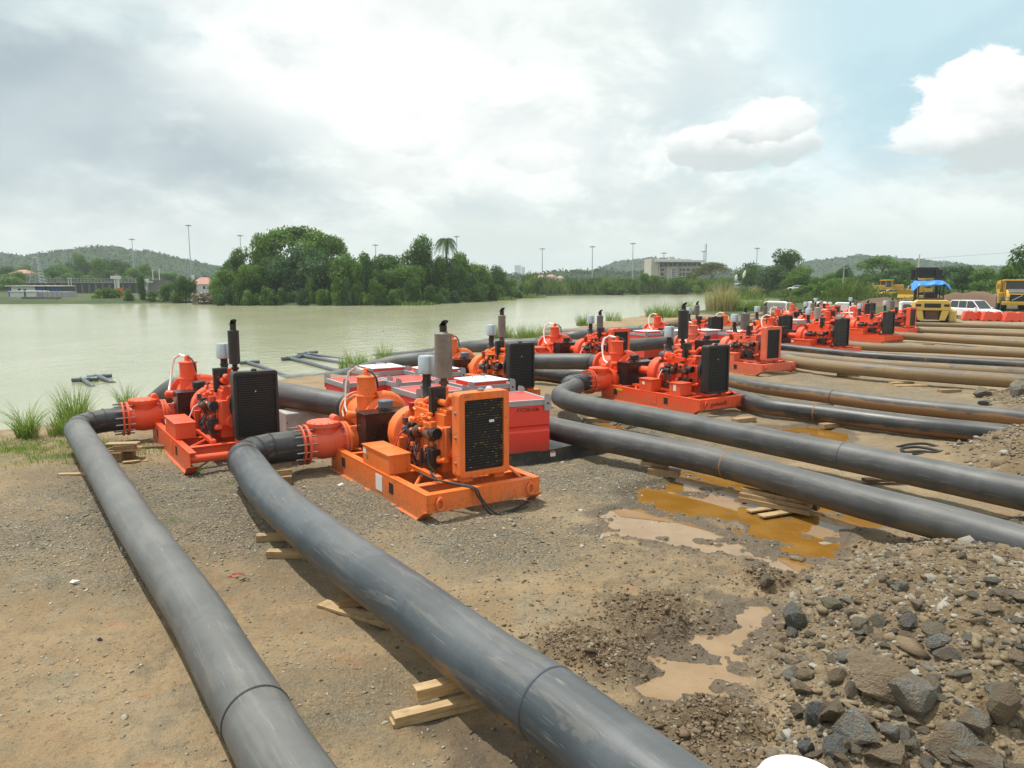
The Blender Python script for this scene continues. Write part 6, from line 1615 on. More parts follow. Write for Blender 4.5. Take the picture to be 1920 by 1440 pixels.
b.box2(0, W_, -.52, -.46, zt + 1.15, zt + 1.25).box2(0, W_, -.51, -.47, zt + .65, zt + .72); b.build('railing', M['galv'], t)['kind'] = 'stuff'
d = 225; x0, x1 = span(250, 312, d); t = thing('lock_building', 'brown-fronted low block at the right end of the lock wall', 'building', (x0, d, -.3)); z0 = -.3
bx('wall', 'wall', t, (x1 - x0) * .6, (x1 - x0), 0, 5, 0, zy(525, d) - z0); bx('column', 'walllight', t, (x1 - x0) * .44, (x1 - x0) * .52, -.5, 1, 0, zy(523, d) - z0); bx('beam', 'walllight', t, (x1 - x0) * .44, (x1 - x0) * .7, -.5, .5, zy(530, d) - z0, zy(528, d) - z0)
# signal tower: white platform on three legs
d = 190; x0, x1 = span(214, 228, d); t = thing('signal_gantry', 'white platform on slim legs with an orange base, above the left bushes', 'gantry', (x0, d, -.2)); z0 = -.2
bx('platform', 'walllight', t, 0, x1 - x0, 0, 1.6, zy(523, d) - z0, zy(517, d) - z0); bx('platform_top', 'tileroof', t, (x1 - x0) * .5, (x1 - x0) * .8, .3, 1, zy(517, d) - z0, zy(514, d) - z0)
for f_ in (.45, .75, .95): bx('leg', 'walllight', t, (x1 - x0) * f_ - .12, (x1 - x0) * f_ + .12, .3, .6, 0, zy(523, d) - z0)
bx('base', 'redstick', t, (x1 - x0) * .6, (x1 - x0) * 1.3, 0, 1, 0, zy(540, d) - z0)
# lattice tower
def lattice(label, px, top, bot, wtop, wbot, dist, name='lattice_tower'):
    X, Y, Zt = AT(px, top, dist); Zb = AT(px, bot, dist)[2]; k = FPX / dist; t = thing(name, label, 'lattice tower', (X, Y, Zb)); H_ = Zt - Zb
    a, c_ = wbot / k / 2, wtop / k / 2
    def cor(f, sx_, sy_): q = a * (1 - f) ** 1.3 + c_ * (1 - (1 - f) ** 1.3); return (q * sx_, q * sy_, H_ * f)
    S4 = ((1, 1), (-1, 1), (-1, -1), (1, -1)); n_ = 8
    for s4 in S4: MB().tube([cor(i / n_, *s4) for i in range(n_ + 1)], .13, 5).build('leg', M['mast'], t)
    for i in range(n_):
        for j in range(4):
            MB().tube([cor(i / n_, *S4[j]), cor((i + 1) / n_, *S4[(j + 1) % 4])], .07, 4, False).build('brace', M['mast'], t)
            MB().tube([cor((i + 1) / n_, *S4[j]), cor((i + 1) / n_, *S4[(j + 1) % 4])], .06, 4, False).build('brace', M['mast'], t)
    return t
lattice('grey lattice pylon behind the blue and white shed', 67, 483, 531, 7, 20, 215)
# house with red roof
def house(label, px0, px1, top, eave, bot, dist, wallm='walllight', roofm='tileroof', wins=3, dep=8, name='house'):
    a, b_ = span(px0, px1, dist); zb, ze, zt = zy(bot, dist), zy(eave, dist), zy(top, dist); W_ = b_ - a
    t = thing(name, label, 'house', (a, dist, zb)); bx('wall', wallm, t, 0, W_, 0, dep, -3, ze - zb)
    o = .4; v = [(-o, -o, ze - zb), (W_ + o, -o, ze - zb), (W_ + o, dep + o, ze - zb), (-o, dep + o, ze - zb), (W_ * .3, dep / 2, zt - zb), (W_ * .7, dep / 2, zt - zb)]
    MB().add(v, [(0, 1, 5, 4), (1, 2, 5), (2, 3, 4, 5), (3, 0, 4), (3, 2, 1, 0)]).build('roof', M[roofm], t)
    for i in range(wins): x_ = W_ * (i + .5) / wins; bx('window', 'darkglass', t, x_ - W_ * .06, x_ + W_ * .06, -.03, .0, (ze - zb) * .3, (ze - zb) * .75)
    return t
house('white house with a terracotta roof on the left slope', 28, 57, 505.5, 513, 521, 300)
house('low white building with a terracotta roof left of the island', 362, 396, 520, 533, 546, 235, wins=2)
for i, (a, b_, tp) in enumerate([(990, 1006, 517), (1007, 1022, 515.5), (1022, 1042, 514.5), (1043, 1056, 517)]):
    house(['first', 'second', 'third', 'fourth'][i] + ' terracotta-roofed house from the left beyond the far reeds', a, b_, tp, tp + 4.5, 526, 520, wins=2)
# rubble bank beside the low white building
L_ = np.array([[(rg.uniform(370, 405) - 960) / FPX * 150, 150 + rg.uniform(-2, 3)] for _ in range(420)]); z_ = np.array([rg.uniform(-1.0, 1.3) for _ in range(420)])
scatter('rock_bank', tiny, np.column_stack([L_, z_]), RNG.uniform(.2, .5, 420), M['gravel'], 'heap of broken rock left of the island', .8, 'rocks')

# high masts
def mast(px, top, d, i):
    X, Y, Zt = AT(px, top, d); t = thing('light_mast', ['', ''][0] or MASTL[i], 'light mast', (X, Y, 0), 0, 'high-mast lights around the locks')
    sc = d / 420.0
    MB().tube([(0, 0, 0), (0, 0, Zt)], [.34 * sc, .16 * sc], 8).build('pole', M['mast'], t)
    b = MB(); b.lathe([(0, .7 * sc), (.3 * sc, .8 * sc), (.45 * sc, .3 * sc)], (0, 0, Zt - .5 * sc), (0, 0, 1), 12)
    b.build('lamp_ring', M['mast'], t)
    for q in range(8):
        a = q * math.pi / 4; MB().box(1.2 * sc * math.cos(a), 1.2 * sc * math.sin(a), Zt - .55 * sc, .7 * sc, .4 * sc, .4 * sc, a).build('floodlight', M['mast'], t)
MS = [(247, 447, 465), (353, 421, 355), (450, 440, 428), (704, 458, 537), (856, 442, 437), (1017, 465, 597), (1111, 461, 566), (1187, 455, 515), (1245, 473, 690), (1320, 470, 660), (1420, 464, 588)]
MASTL = ['light mast rising above the left hill crest', 'tallest light mast at left, over the hill', 'light mast just left of the island top', 'light mast behind the island centre', 'light mast right of the palm', 'light mast beside the pale tower pair', 'second light mast right of the pale towers',
         'light mast left of the concrete building', 'short light mast above the concrete building roof', 'light mast left of the slender radio mast', 'light mast above the dark domed tree']
for i, (px, tp, d) in enumerate(MS): mast(px, tp, d, i)
X, Y, Zt = AT(1324, 457, 530); t = thing('radio_mast', 'slender lattice radio mast right of the concrete building', 'radio mast', (X, Y, 0))
for s4 in ((.5, .3), (-.5, .3), (0, -.55)): MB().tube([(s4[0], s4[1], 0), (s4[0], s4[1], Zt)], .14, 5).build('leg', M['mast'], t)
for i in range(16): MB().tube([(-.5, .3, Zt * i / 16), (.5, .3, Zt * (i + 1) / 16)], .1, 4).build('brace', M['mast'], t)
# thin antennas
for px, tp, d, l_ in ((286, 507, 232, 'left of two thin lamp posts on the lock wall'), (298, 506, 232, 'right of two thin lamp posts on the lock wall'), (128, 522, 225, 'thin post left on the lock walkway'), (133, 522, 225, 'second thin post on the lock walkway'), (361.5, 517, 236, 'white post beside the low white building')):
    X, Y, Zt = AT(px, tp, d); t = thing('lamp_post', l_, 'lamp post', (X, Y, 0)); MB().tube([(0, 0, 0), (0, 0, Zt)], .12 if px < 350 else .45, 6).build('pole', M['walllight'], t); MB().box(0, 0, Zt + .1, .6, .3, .2).build('lamp', M['walllight'], t)
# far tower blocks
M['fartower'] = plain('far tower facade', (.42, .47, .50), .5, var=.1)
for px0, px1, tp, l_ in ((965, 976.5, 497, 'left, taller one of the two hazy tower blocks'), (977.5, 984, 500, 'right, slimmer one of the two hazy tower blocks')):
    d = 2600; a, b_ = span(px0, px1, d); zt = zy(tp, d); t = thing('tower_block', l_, 'tower block', (a, d, 0)); bx('wall', 'fartower', t, 0, b_ - a, 0, 18, 0, zt)
    for i in range(9): bx('window_band', 'darkglass', t, 1, b_ - a - 1, -.05, 0, 4 + i * (zt - 6) / 9, 4 + i * (zt - 6) / 9 + 1.2)
# concrete administration building
d = 420; k_ = FPX / d; X0, X1 = span(1218, 1318, d); t = thing('office_building', 'beige four-storey concrete building with a white overhanging roof', 'building', (X0, d, 0)); W_ = X1 - X0
def bX(px): return (px - 1218) / k_
zt = zy(484.5, d); bx('wall', 'beige', t, 0, bX(1234), 0, 22, 0, zt); bx('wall', 'beige', t, bX(1234), bX(1299), 8, 22, 0, zt - .1)
zf = zy(500, d); bx('wall', 'beige', t, bX(1234), bX(1318), 2, 12, 0, zf); bx('upper_floor', 'beige', t, bX(1240), bX(1312), 4, 12, zf, zy(491, d))
v = [(bX(1225), -2), (bX(1244), -4), (bX(1318), -1.5), (bX(1318), 10), (bX(1225), 10)]; MB().prism(v, zy(491.5, d), zy(488, d)).build('roof', M['greyroof'], t)
bx('roof_box', 'beige', t, bX(1258), bX(1268), 10, 14, zt, zt + 1.2)
for i in range(9): x_ = bX(1234 + i * 9); bx('window', 'darkglass', t, x_ + .35, x_ + bX(1218 + 9) - .45, 3.9, 4.0, zf + .4, zy(492.5, d))
for r_i, (ya, yb) in enumerate(((503.5, 508.5), (511, 517), (519, 523))):
    for i, (pa, pb) in enumerate(((1272, 1276.5), (1278, 1283), (1285, 1292), (1294.5, 1301), (1303, 1309), (1237, 1243))): bx('window', 'darkglass', t, bX(pa), bX(pb), 1.9, 2.0, zy(yb, d), zy(ya, d))
bx('stair_tower', 'beige', t, bX(1247), bX(1268), .6, 2, 0, zf + .1)
for i in range(6): q = zy(522 - i * 3.2, d); bx('window', 'darkglass', t, bX(1257), bX(1264), .5, .6, q, q + .6)
bx('window_frame', 'greyroof', t, bX(1256), bX(1265), .52, .58, zy(524, d), zy(503, d))
for px in (1229, 1262, 1266): MB().box2(bX(px) - .12, bX(px) + .12, -4.2, -4.0, 0, zy(492 if px < 1240 else 498, d)).build('column', M['wall'], t)
# low grey building
d = 330; X0, X1 = span(1303, 1375, d); t = thing('low_building', 'low pale grey building with a dark window strip', 'building', (X0, d, 0)); k_ = FPX / d
def bY(px): return (px - 1303) / k_
MB().prism([(0, 0), (0, zy(521, d)), (bY(1318), zy(514, d)), (bY(1364), zy(514.5, d)), (bY(1364), zy(516.5, d)), (bY(1376), zy(517, d)), (bY(1376), 0)], 0, 12, 'y').build('wall', M['galv'], t)
bx('window', 'darkglass', t, bY(1326), bY(1341), -.04, 0, zy(524, d), zy(522, d)); bx('window', 'darkglass', t, bY(1326), bY(1334), -.04, 0, zy(531, d), zy(529, d)); bx('window', 'darkglass', t, bY(1312.5), bY(1314.5), -.04, 0, zy(524, d), zy(522, d))

# hills
def forest_mat():
    m_, n = mat('distant forest'); p = worldco(n); a = n.noise(p, .035, 5, .65); b = n.noise(p, .16, 4, .6)
    c_ = n.mix(n.sm(a, .35, .65), (.020, .042, .018), (.040, .068, .024)); c_ = n.mix(n.m('MULTIPLY', n.sm(b, .5, .7), .5), c_, (.02, .035, .015))
    finish(n, Base_Color=c_, Roughness=.9, Specular_IOR_Level=.1); return m_
M['forest'] = forest_mat(); M['leafforest'] = leaf_mat('forest leaves', [(0, (.018, .042, .020)), (.5, (.028, .058, .025)), (1, (.05, .085, .034))], .2)
def hill(name, ridge, dist, depth, seed, step=5.0):
    xs = np.array([(a - 960) / FPX * dist for a, b in ridge]); zs = np.array([zy(b, dist) for a, b in ridge])
    nx = int((xs[-1] - xs[0]) / step) + 2; ny = int(depth * 2 / step) + 2
    X, Y = np.meshgrid(np.linspace(xs[0], xs[-1], nx), np.linspace(-depth, depth, ny)); r = np.interp(X, xs, zs)
    Z = r * np.cos(np.clip(Y / depth, -1, 1) * math.pi / 2) ** .8 + (fbm(X, Y, .045, 4, seed, .6) - .5) * r * .18 - 1
    Z = Z + np.abs(fbm(X, Y, .09, 3, seed + 3) - .5) * 10
    ii, jj = np.meshgrid(np.arange(ny - 1), np.arange(nx - 1), indexing='ij'); a = (ii * nx + jj).ravel()
    me = npmesh(name, np.stack([X.ravel(), Y.ravel() + dist, Z.ravel()], 1), np.stack([a, a + 1, a + nx + 1, a + nx], 1), M['forest'], True)
    o = put(name, me, None); tag(o, None, None, kind='structure')
    # crowns on its camera side
    k = int(nx * 95); rg_ = np.random.default_rng(seed); x = rg_.uniform(xs[0], xs[-1], k); y = rg_.uniform(-depth * .95, depth * .15, k)
    rr = np.interp(x, xs, zs); z = rr * np.cos(np.clip(y / depth, -1, 1) * math.pi / 2) ** .8 + (fbm(x, y, .045, 4, seed, .6) - .5) * rr * .18 - 1 + np.abs(fbm(x, y, .09, 3, seed + 3) - .5) * 10
    P_ = np.column_stack([x, y + dist, z + rg_.uniform(-1, 1.8, k)]); N_ = rg_.normal(size=(k, 3)) + (0, -.6, .9)
    V, F, T_ = quads(P_, N_, rg_.uniform(.8, 1.9, k) * dist / 900, 1.1, None, rg_)
    o = put('forest', npmesh('forest', V, F, M['leafforest'], False, fattrs=dict(tone=np.clip(fbm(x, y, .03, 3, 4) * 1.6 - .3, 0, 1))), None); tag(o, 'hazy forest covering the distant ' + name, 'forest', kind='stuff')
hill('hill', [(-260, 526), (-120, 500), (-30, 482), (0, 477), (30, 480), (50, 485), (75, 488), (100, 484), (130, 476), (160, 471), (200, 467), (222, 465), (245, 468), (270, 471), (300, 477), (330, 484), (360, 489), (390, 498), (430, 512), (480, 526)], 950, 160, 1)
hill('hill', [(1090, 528), (1108, 512), (1125, 503), (1145, 496), (1165, 491), (1190, 487.5), (1215, 485), (1260, 488), (1320, 500), (1400, 515), (1440, 528)], 1500, 200, 2, 8)
hill('hill', [(1440, 522), (1480, 500), (1505, 493), (1540, 489), (1580, 484), (1615, 481), (1650, 485), (1720, 490), (1800, 500), (1900, 505), (2100, 520)], 1300, 180, 3, 7)
hill('hill', [(960, 526), (1000, 516), (1050, 512), (1100, 511), (1180, 512), (1260, 516), (1400, 518), (1500, 526)], 640, 90, 4, 5)
hill('hill', [(380, 524), (500, 512), (700, 508), (900, 512), (970, 518), (1000, 527)], 700, 90, 5, 5)

# utility poles and wires
def upole(label, px, top, bot, dist, arm=1.6):
    X, Y, Zt = AT(px, top, dist); t = thing('utility_pole', label, 'utility pole', (X, Y, 0), 0, 'utility poles behind the yard')
    MB().tube([(0, 0, 0), (0, 0, Zt)], [.17, .12], 8).build('pole', M['cream'] if px > 1700 else M['concrete'], t)
    MB().box(0, 0, Zt - 1.0, arm, .12, .12).build('crossarm', M['galv'], t)
    for s_ in (-1, 0, 1): MB().rod((s_ * arm * .45, 0, Zt - .94), (s_ * arm * .45, 0, Zt - .7), .06, n=6).build('insulator', M['galv'], t)
    return Vector((X, Y, Zt - .8))
UP = [upole('utility pole farthest left by the parked cars', 1381, 499, 530, 300), upole('utility pole behind the tall dry plumes', 1413, 488, 530, 280, 2.0), upole('utility pole in front of the dark domed tree', 1431, 502, 540, 230),
      upole('utility pole left of the tallest right tree', 1495, 491, 545, 200), upole('utility pole beside the ball-shaped tree', 1583, 494, 540, 170), upole('tall utility pole with wide crossarm left of the forklift', 1724, 477, 545, 140, 2.3)]
UP.append(Vector((105, 85, 13)))
for i in range(len(UP) - 1):
    a, b_ = UP[i], UP[i + 1]; pts = [a.lerp(b_, q / 10) - Vector((0, 0, 1.0 * math.sin(math.pi * q / 10))) for q in range(11)]
    o = MB().tube([p - a for p in pts], .022, 4, False).build('wire', M['greysteel'], None, loc=tuple(a)); tag(o, 'power line span between poles, ' + ['first', 'second', 'third', 'fourth', 'fifth', 'last'][i] + ' from the left', 'power line')

# ================================================================== VEHICLES AND MACHINES
M['machine'] = paint('machine yellow', (.62, .36, .03), fade=.2, dirt=.3, rust=.2)
M['paleyellow'] = paint('forklift yellow', (.60, .44, .10), fade=.4, dirt=.3, rust=.2)
M['carwhite'] = plain('white car paint', (.78, .79, .80), .18, var=.03, spec=.6)
M['tyre'] = plain('tyre', (.022, .022, .022), .85)
M['bluetarp'] = plain('blue tarp', (.03, .22, .62), .45, var=.3, scale=3, bump=.6)
M['barrier'] = plain('orange-red plastic', (.80, .10, .05), .45, var=.15)
def wheel(parent, c_, r, w_, rim='galv'):
    b = MB(); b.lathe([(-w_ / 2, r * .62), (-w_ / 2, r * .92), (-w_ * .38, r), (w_ * .38, r), (w_ / 2, r * .92), (w_ / 2, r * .62)], (0, 0, 0), (0, 1, 0), 24); o = b.build('wheel', M['tyre'], parent, loc=c_)
    MB().lathe([(-w_ * .46, .02), (-w_ * .46, r * .2), (-w_ * .40, r * .5), (-w_ * .48, r * .62), (w_ * .48, r * .62), (w_ * .40, r * .5), (w_ * .46, r * .2), (w_ * .46, .02)], (0, 0, 0), (0, 1, 0), 18).build('rim', M[rim], o)
    return o
def car(label, x_, y_, rz, mt='carwhite', suv=True, detail=True, name='parked_car', group=None, z0=0.0):
    t = thing(name, label, 'car', (x_, y_, z0), R(rz), group); L_, Wd, Hh = 4.75, 1.85, (1.78 if suv else 1.45)
    # body as lofted cross-sections along x (front at +x)
    if suv: prof = [(-2.35, .45, .95, .80), (-2.3, .32, 1.02, .90), (-1.9, .26, 1.05, .93), (0, .24, 1.02, .93), (.9, .24, 1.02, .93), (1.3, .26, .98, .92), (2.05, .28, .86, .88), (2.32, .36, .70, .78)]
    else: prof = [(-2.2, .42, .9, .76), (-2.1, .3, .98, .85), (-1.2, .26, .98, .88), (0, .24, .95, .89), (.9, .26, .95, .88), (1.9, .28, .78, .82), (2.15, .36, .62, .72)]
    V = []; F = []; m_ = 10
    for (px_, zb, zt_, hw) in prof:
        sec = [(-hw * .86, zb), (-hw * .98, zb + .1), (-hw, (zb + zt_) / 2), (-hw * .98, zt_ - .06), (-hw * .90, zt_), (hw * .90, zt_), (hw * .98, zt_ - .06), (hw, (zb + zt_) / 2), (hw * .98, zb + .1), (hw * .86, zb)]
        V += [(px_, a, b) for a, b in sec]
    for i in range(len(prof) - 1): F += [(i * m_ + j, i * m_ + (j + 1) % m_, (i + 1) * m_ + (j + 1) % m_, (i + 1) * m_ + j) for j in range(m_)]
    F += [tuple(range(m_)), tuple((len(prof) - 1) * m_ + j for j in range(m_))]
    mb = MB().add(V, F, True); bo = mb.build('body', M[mt], t)
    # cabin
    if suv: c0 = [(-2.25, .78), (-1.95, .70), (.45, .70), (1.15, .80)]; zz = (1.0, 1.70, 1.72, 1.0)
    else: c0 = [(-1.6, .74), (-.9, .64), (.2, .64), (1.0, .76)]; zz = (.95, 1.4, 1.42, .95)
    vs = [(c0[i][0], s_ * c0[i][1], zz[i]) for i in range(4) for s_ in (-1, 1)]
    MB().add(vs, [(0, 1, 3, 2), (2, 3, 5, 4), (4, 5, 7, 6), (0, 2, 4, 6), (1, 3, 5, 7), (0, 1, 7, 6)]).build('glasshouse', M['glass'], t, bevel=.05)
    MB().box2(c0[1][0] + .02, c0[2][0] - .02, -c0[1][1] * 1.01, c0[1][1] * 1.01, zz[1] - .03, zz[1] + .04).build('roof', M[mt], t, bevel=.03)
    for s_ in (-1, 1):
        for (xa, xb) in ((c0[0][0] + .02, c0[1][0] + .03), (c0[3][0] - .02, c0[2][0] - .03)):
            MB().tube([(xa, s_ * .785, zz[0]), (xb, s_ * c0[1][1] * 1.01, zz[1])], .045, 6).build('pillar', M[mt], t)
        for xp in ((-1.1, -.2) if suv else (-.4,)): MB().tube([(xp, s_ * .80, zz[0]), (xp + .02, s_ * .72, zz[1])], .035, 6).build('pillar', M[mt], t)
        if detail:
            MB().tube([(c0[1][0], s_ * .62, zz[1] + .07), (c0[2][0] - .2, s_ * .62, zz[1] + .08)], .02, 6).build('roof_rail', M['galv'], t)
            MB().box(.95, s_ * 1.0, 1.06, .16, .2, .13).build('mirror', M[mt], t, bevel=.03)
            MB().box(2.16, s_ * .62, .72, .2, .34, .14).build('headlight', M['clear'], t, bevel=.03)
            MB().box(-2.27, s_ * .74, .92, .12, .16, .34).build('tail_light', M['redstick'], t, bevel=.02)
            for xp in (-.3, .75): MB().box(xp - .25, s_ * .945, .86, .16, .02, .03).build('door_handle', M[mt], t)
    for xx in (-1.4, 1.42):
        for s_ in (-1, 1): wheel(t, (xx, s_ * .80, .36), .36, .24)
    if detail: MB().box(2.3, 0, .60, .08, 1.0, .16).build('grille', M['black'], t); MB().box(2.34, 0, .42, .02, .4, .11).build('number_plate', M['white'], t)
    return t
X, Y = G(1838, 600); car('white estate car parked behind the orange-red barriers', X + .6, Y + 2.0, -72)
for i, (px, py, rz, sv, mt) in enumerate([(1340, 533.2, 10, False, 'carwhite'), (1352, 532.6, 30, False, 'barrier'), (1366, 533, 0, False, 'carwhite'), (1378, 533.4, 20, True, 'carwhite')]):
    X, Y, Z = AT(px, py, 295); car(['white car leftmost in the far parking row', 'reddish car second in the far parking row', 'white car third in the far parking row', 'white van-like car right in the far parking row'][i], X, Y, rz, mt, sv, False, group='cars in the far parking row', z0=2.0)
X, Y, Z = AT(1493, 543, 190); car('white pickup-like car on the track left of the feathery grass', X, Y, 160, 'carwhite', False, False, z0=1.2)
# barriers
for i, px in enumerate((1822, 1859, 1900)):
    X, Y = G(px, 601.0 + i * 1.0); t = thing('plastic_barrier', ['left one of three orange-red plastic barriers', 'middle one of three orange-red plastic barriers', 'right one of three orange-red plastic barriers'][i], 'barrier', (X, Y, 0), R(-4), 'orange-red plastic barriers')
    b = MB(); b.prism([(-.9, .06), (-.6, .0), (-.42, 0), (-.38, .10), (-.18, .1), (-.14, 0), (.24, 0), (.28, .1), (.48, .1), (.52, 0), (.62, 0), (.9, .06), (.88, .42), (.62, .86), (.32, .86), (.28, .78), (-.02, .78), (-.06, .86), (-.72, .86), (-.84, .42)], -.26, .26, 'y'); b.build('barrier_body', M['barrier'], t, bevel=.05)
    MB().rod((-.34, 0, .86), (-.34, 0, .92), .07, n=10).build('filler_cap', M['barrier'], t)
# forklift (rear towards us) with a blue tarp over the cab
X, Y = G(1765, 606); t = thing('forklift', 'big yellow forklift seen from behind with a blue tarp over its cab', 'forklift', (X - .35, Y + 1.4, 0), R(-112))
# +x local faces the camera
b = MB(); b.prism([(-1.35, 1.1), (1.35, 1.1), (1.35, 1.75), (1.1, 1.95), (-1.1, 1.95), (-1.35, 1.75)], .2, 2.0, 'x'); b.build('counterweight', M['paleyellow'], t, bevel=.06)
for s_ in (-1, 1): MB().prism([(s_ * .55, .25), (s_ * 1.0, .25), (s_ * 1.3, 1.1), (s_ * .72, 1.1)], .3, 1.95, 'x').build('frame_leg', M['paleyellow'], t, bevel=.04); 
MB().box2(1.98, 2.03, -.62, .62, 1.32, 1.68).build('air_slot', M['core'], t, bevel=.02)
for s_ in (-1, 1): MB().box2(2.0, 2.03, *sorted((s_ * .85, s_ * 1.25)), 1.42, 1.62).build('lamp_recess', M['core'], t)
MB().box2(.4, 1.7, -.5, .5, .3, 1.1).build('axle_housing', M['brown'], t); 
for s_ in (-1, 1): wheel(t, (1.1, s_ * 1.05, .62), .62, .5, 'paleyellow')
for s_ in (-1, 1): wheel(t, (-2.0, s_ * 1.55, .75), .75, .6, 'paleyellow')
MB().box2(-3.0, 1.0, -1.2, 1.2, .6, 1.5).build('chassis', M['paleyellow'], t, bevel=.05)
MB().box2(-1.2, -.2, -.4, .4, 1.6, 2.5).build('seat', M['black'], t, bevel=.08); MB().box2(-.2, .6, -1.0, 1.0, 1.5, 2.1).build('engine_hood', M['brown'], t, bevel=.05)
for xx in (-1.9, .3):
    for s_ in (-1, 1): MB().tube([(xx, s_ * .95, 1.5), (xx, s_ * .95, 3.35)], .06, 6).build('cab_post', M['black'], t)
for s_ in (-1, 1): MB().box2(-3.35, -3.1, *sorted((s_ * .7, s_ * .95)), .2, 4.6).build('mast_rail', M['black'], t)
for zz in (1.6, 3.2, 4.55): MB().box2(-3.3, -3.15, -.9, .9, zz, zz + .22).build('mast_crossbar', M['black'], t)
MB().box2(-3.7, -3.5, -1.25, 1.25, 3.9, 4.55).build('carriage', M['black'], t); MB().box2(-3.55, -3.42, -1.25, 1.25, 3.5, 3.62).build('carriage', M['steel'], t)
gx, gy = np.meshgrid(np.linspace(-1.4, 1.4, 22), np.linspace(-1.5, 1.5, 24)); gz = 3.5 + (fbm(gx, gy, 1.6, 4, 3) - .5) * .6 - np.maximum(0, np.abs(gy) - 1.05) * .9 - np.maximum(0, np.abs(gx) - 1.0) * .8
ii, jj = np.meshgrid(np.arange(23), np.arange(21), indexing='ij'); a = (ii * 22 + jj).ravel()
o = put('tarp', npmesh('tarp', np.stack([gx.ravel() - .8, gy.ravel(), gz.ravel()], 1), np.stack([a, a + 1, a + 23, a + 22], 1), M['bluetarp'], True), None, t); sl = o.modifiers.new('thick', 'SOLIDIFY'); sl.thickness = .05
MB().box2(-.6, 1.3, 1.3, 1.95, .1, 1.15).build('side_tank', M['paleyellow'], t, bevel=.15)
# articulated dump truck, front towards us
def dumptruck(label, x_, y_, rz):
    t = thing('dump_truck', label, 'dump truck', (x_, y_, 0), R(rz))
    MB().prism([(-.2, 1.1), (2.9, 1.15), (2.95, 1.75), (2.75, 2.15), (1.2, 2.55), (-.2, 2.55)], -1.05, 1.05, 'y').build('hood', M['machine'], t, bevel=.08)
    MB().prism([(1.1, 2.57), (2.8, 2.2), (2.8, 2.24), (1.1, 2.63)], -.85, .85, 'y').build('hood_top', M['greysteel'], t)
    MB().box2(2.93, 3.0, -.75, .75, 1.2, 2.0).build('grille', M['core'], t, bevel=.03)
    MB().tube([(3.01, -.5, 1.3), (3.01, .5, 1.9)], .04, 6).build('grille_bar', M['galv'], t)
    MB().box2(2.6, 3.1, -1.45, 1.45, .75, 1.15).build('bumper', M['machine'], t, bevel=.05); MB().prism([(.2, .9), (2.6, .75), (2.6, 1.1), (.2, 1.3)], -1.45, 1.45, 'y').build('fender', M['machine'], t, bevel=.05)
    for s_ in (-1, 1): MB().box2(2.9, 2.98, *sorted((s_ * .85, s_ * 1.2)), 1.35, 1.6).build('headlight', M['clear'], t)
    MB().box2(-1.3, .9, -1.15, 1.15, 1.5, 3.55).build('cab', M['glass'], t, bevel=.06); MB().box2(-1.5, 1.15, -1.3, 1.3, 3.55, 3.75).build('cab_roof', M['machine'], t, bevel=.05)
    for xx in (-1.25, .85):
        for s_ in (-1, 1): MB().tube([(xx, s_ * 1.12, 1.5), (xx, s_ * 1.12, 3.55)], .07, 6).build('cab_post', M['machine'], t)
    MB().box2(-1.0, .6, -1.75, -1.2, .9, 2.2).build('step_box', M['machine'], t, bevel=.04)
    MB().prism([(-2.0, 1.9), (-8.2, 2.1), (-9.0, 3.0), (-7.6, 3.55), (-1.9, 3.7)], -1.5, 1.5, 'y').build('dump_body', M['machine'], t, bevel=.05)
    MB().box2(-8, 1, -.45, .45, .8, 1.6).build('chassis', M['black'], t)
    MB().box2(-1.6, -1.2, -1.9, -1.4, 2.6, 3.2).build('mirror', M['machine'], t)
    for xx in (1.2, -4.4, -6.4):
        for s_ in (-1, 1): wheel(t, (xx, s_ * 1.2, .85), .85, .6, 'machine')
X, Y, Z = AT(1903, 560, 92); dumptruck('yellow articulated dump truck behind the white car', X, Y, -119)
def dozer(label, x_, y_, rz, s=1.0, z0=0):
    t = thing('bulldozer', label, 'bulldozer', (x_, y_, z0), R(rz), 'yellow bulldozers near the hedge'); t.scale = (s * .92, s * .92, s * .92)
    for s_ in (-1, 1):
        MB().prism([(-1.9, .25), (-1.5, 0), (1.5, 0), (1.95, .3), (1.9, .75), (1.4, .95), (-1.5, 1.0), (-1.95, .7)], *sorted((s_ * .75, s_ * 1.2)), 'y').build('track', M['tyre'], t, bevel=.04)
    MB().box2(-.2, 2.0, -.55, .55, .8, 1.9).build('engine_cover', M['machine'], t, bevel=.08); MB().box2(-1.8, .0, -.75, .75, .7, 1.5).build('hull', M['machine'], t, bevel=.05)
    MB().box2(-1.5, -.1, -.65, .65, 1.5, 2.75).build('cab', M['glass'], t, bevel=.05); MB().box2(-1.7, .1, -.8, .8, 2.75, 2.9).build('cab_roof', M['machine'], t, bevel=.04)
    for xx in (-1.5, -.1):
        for s_ in (-1, 1): MB().tube([(xx, s_ * .66, 1.5), (xx, s_ * .66, 2.75)], .05, 6).build('cab_post', M['machine'], t)
    MB().prism([(2.6, .1), (2.75, .1), (2.6, .7), (2.8, 1.3), (2.65, 1.3), (2.45, .7)], -1.6, 1.6, 'y').build('blade', M['machine'], t, bevel=.02)
    for s_ in (-1, 1): MB().tube([(0, s_ * 1.28, .45), (2.6, s_ * 1.28, .4)], .1, 8).build('push_arm', M['machine'], t); MB().tube([(1.6, s_ * .6, 1.5), (2.6, s_ * .5, .9)], .06, 8).build('lift_ram', M['steel'], t)
    MB().rod((1.2, .2, 1.9), (1.2, .2, 2.6), .07, n=8).build('exhaust', M['black'], t)
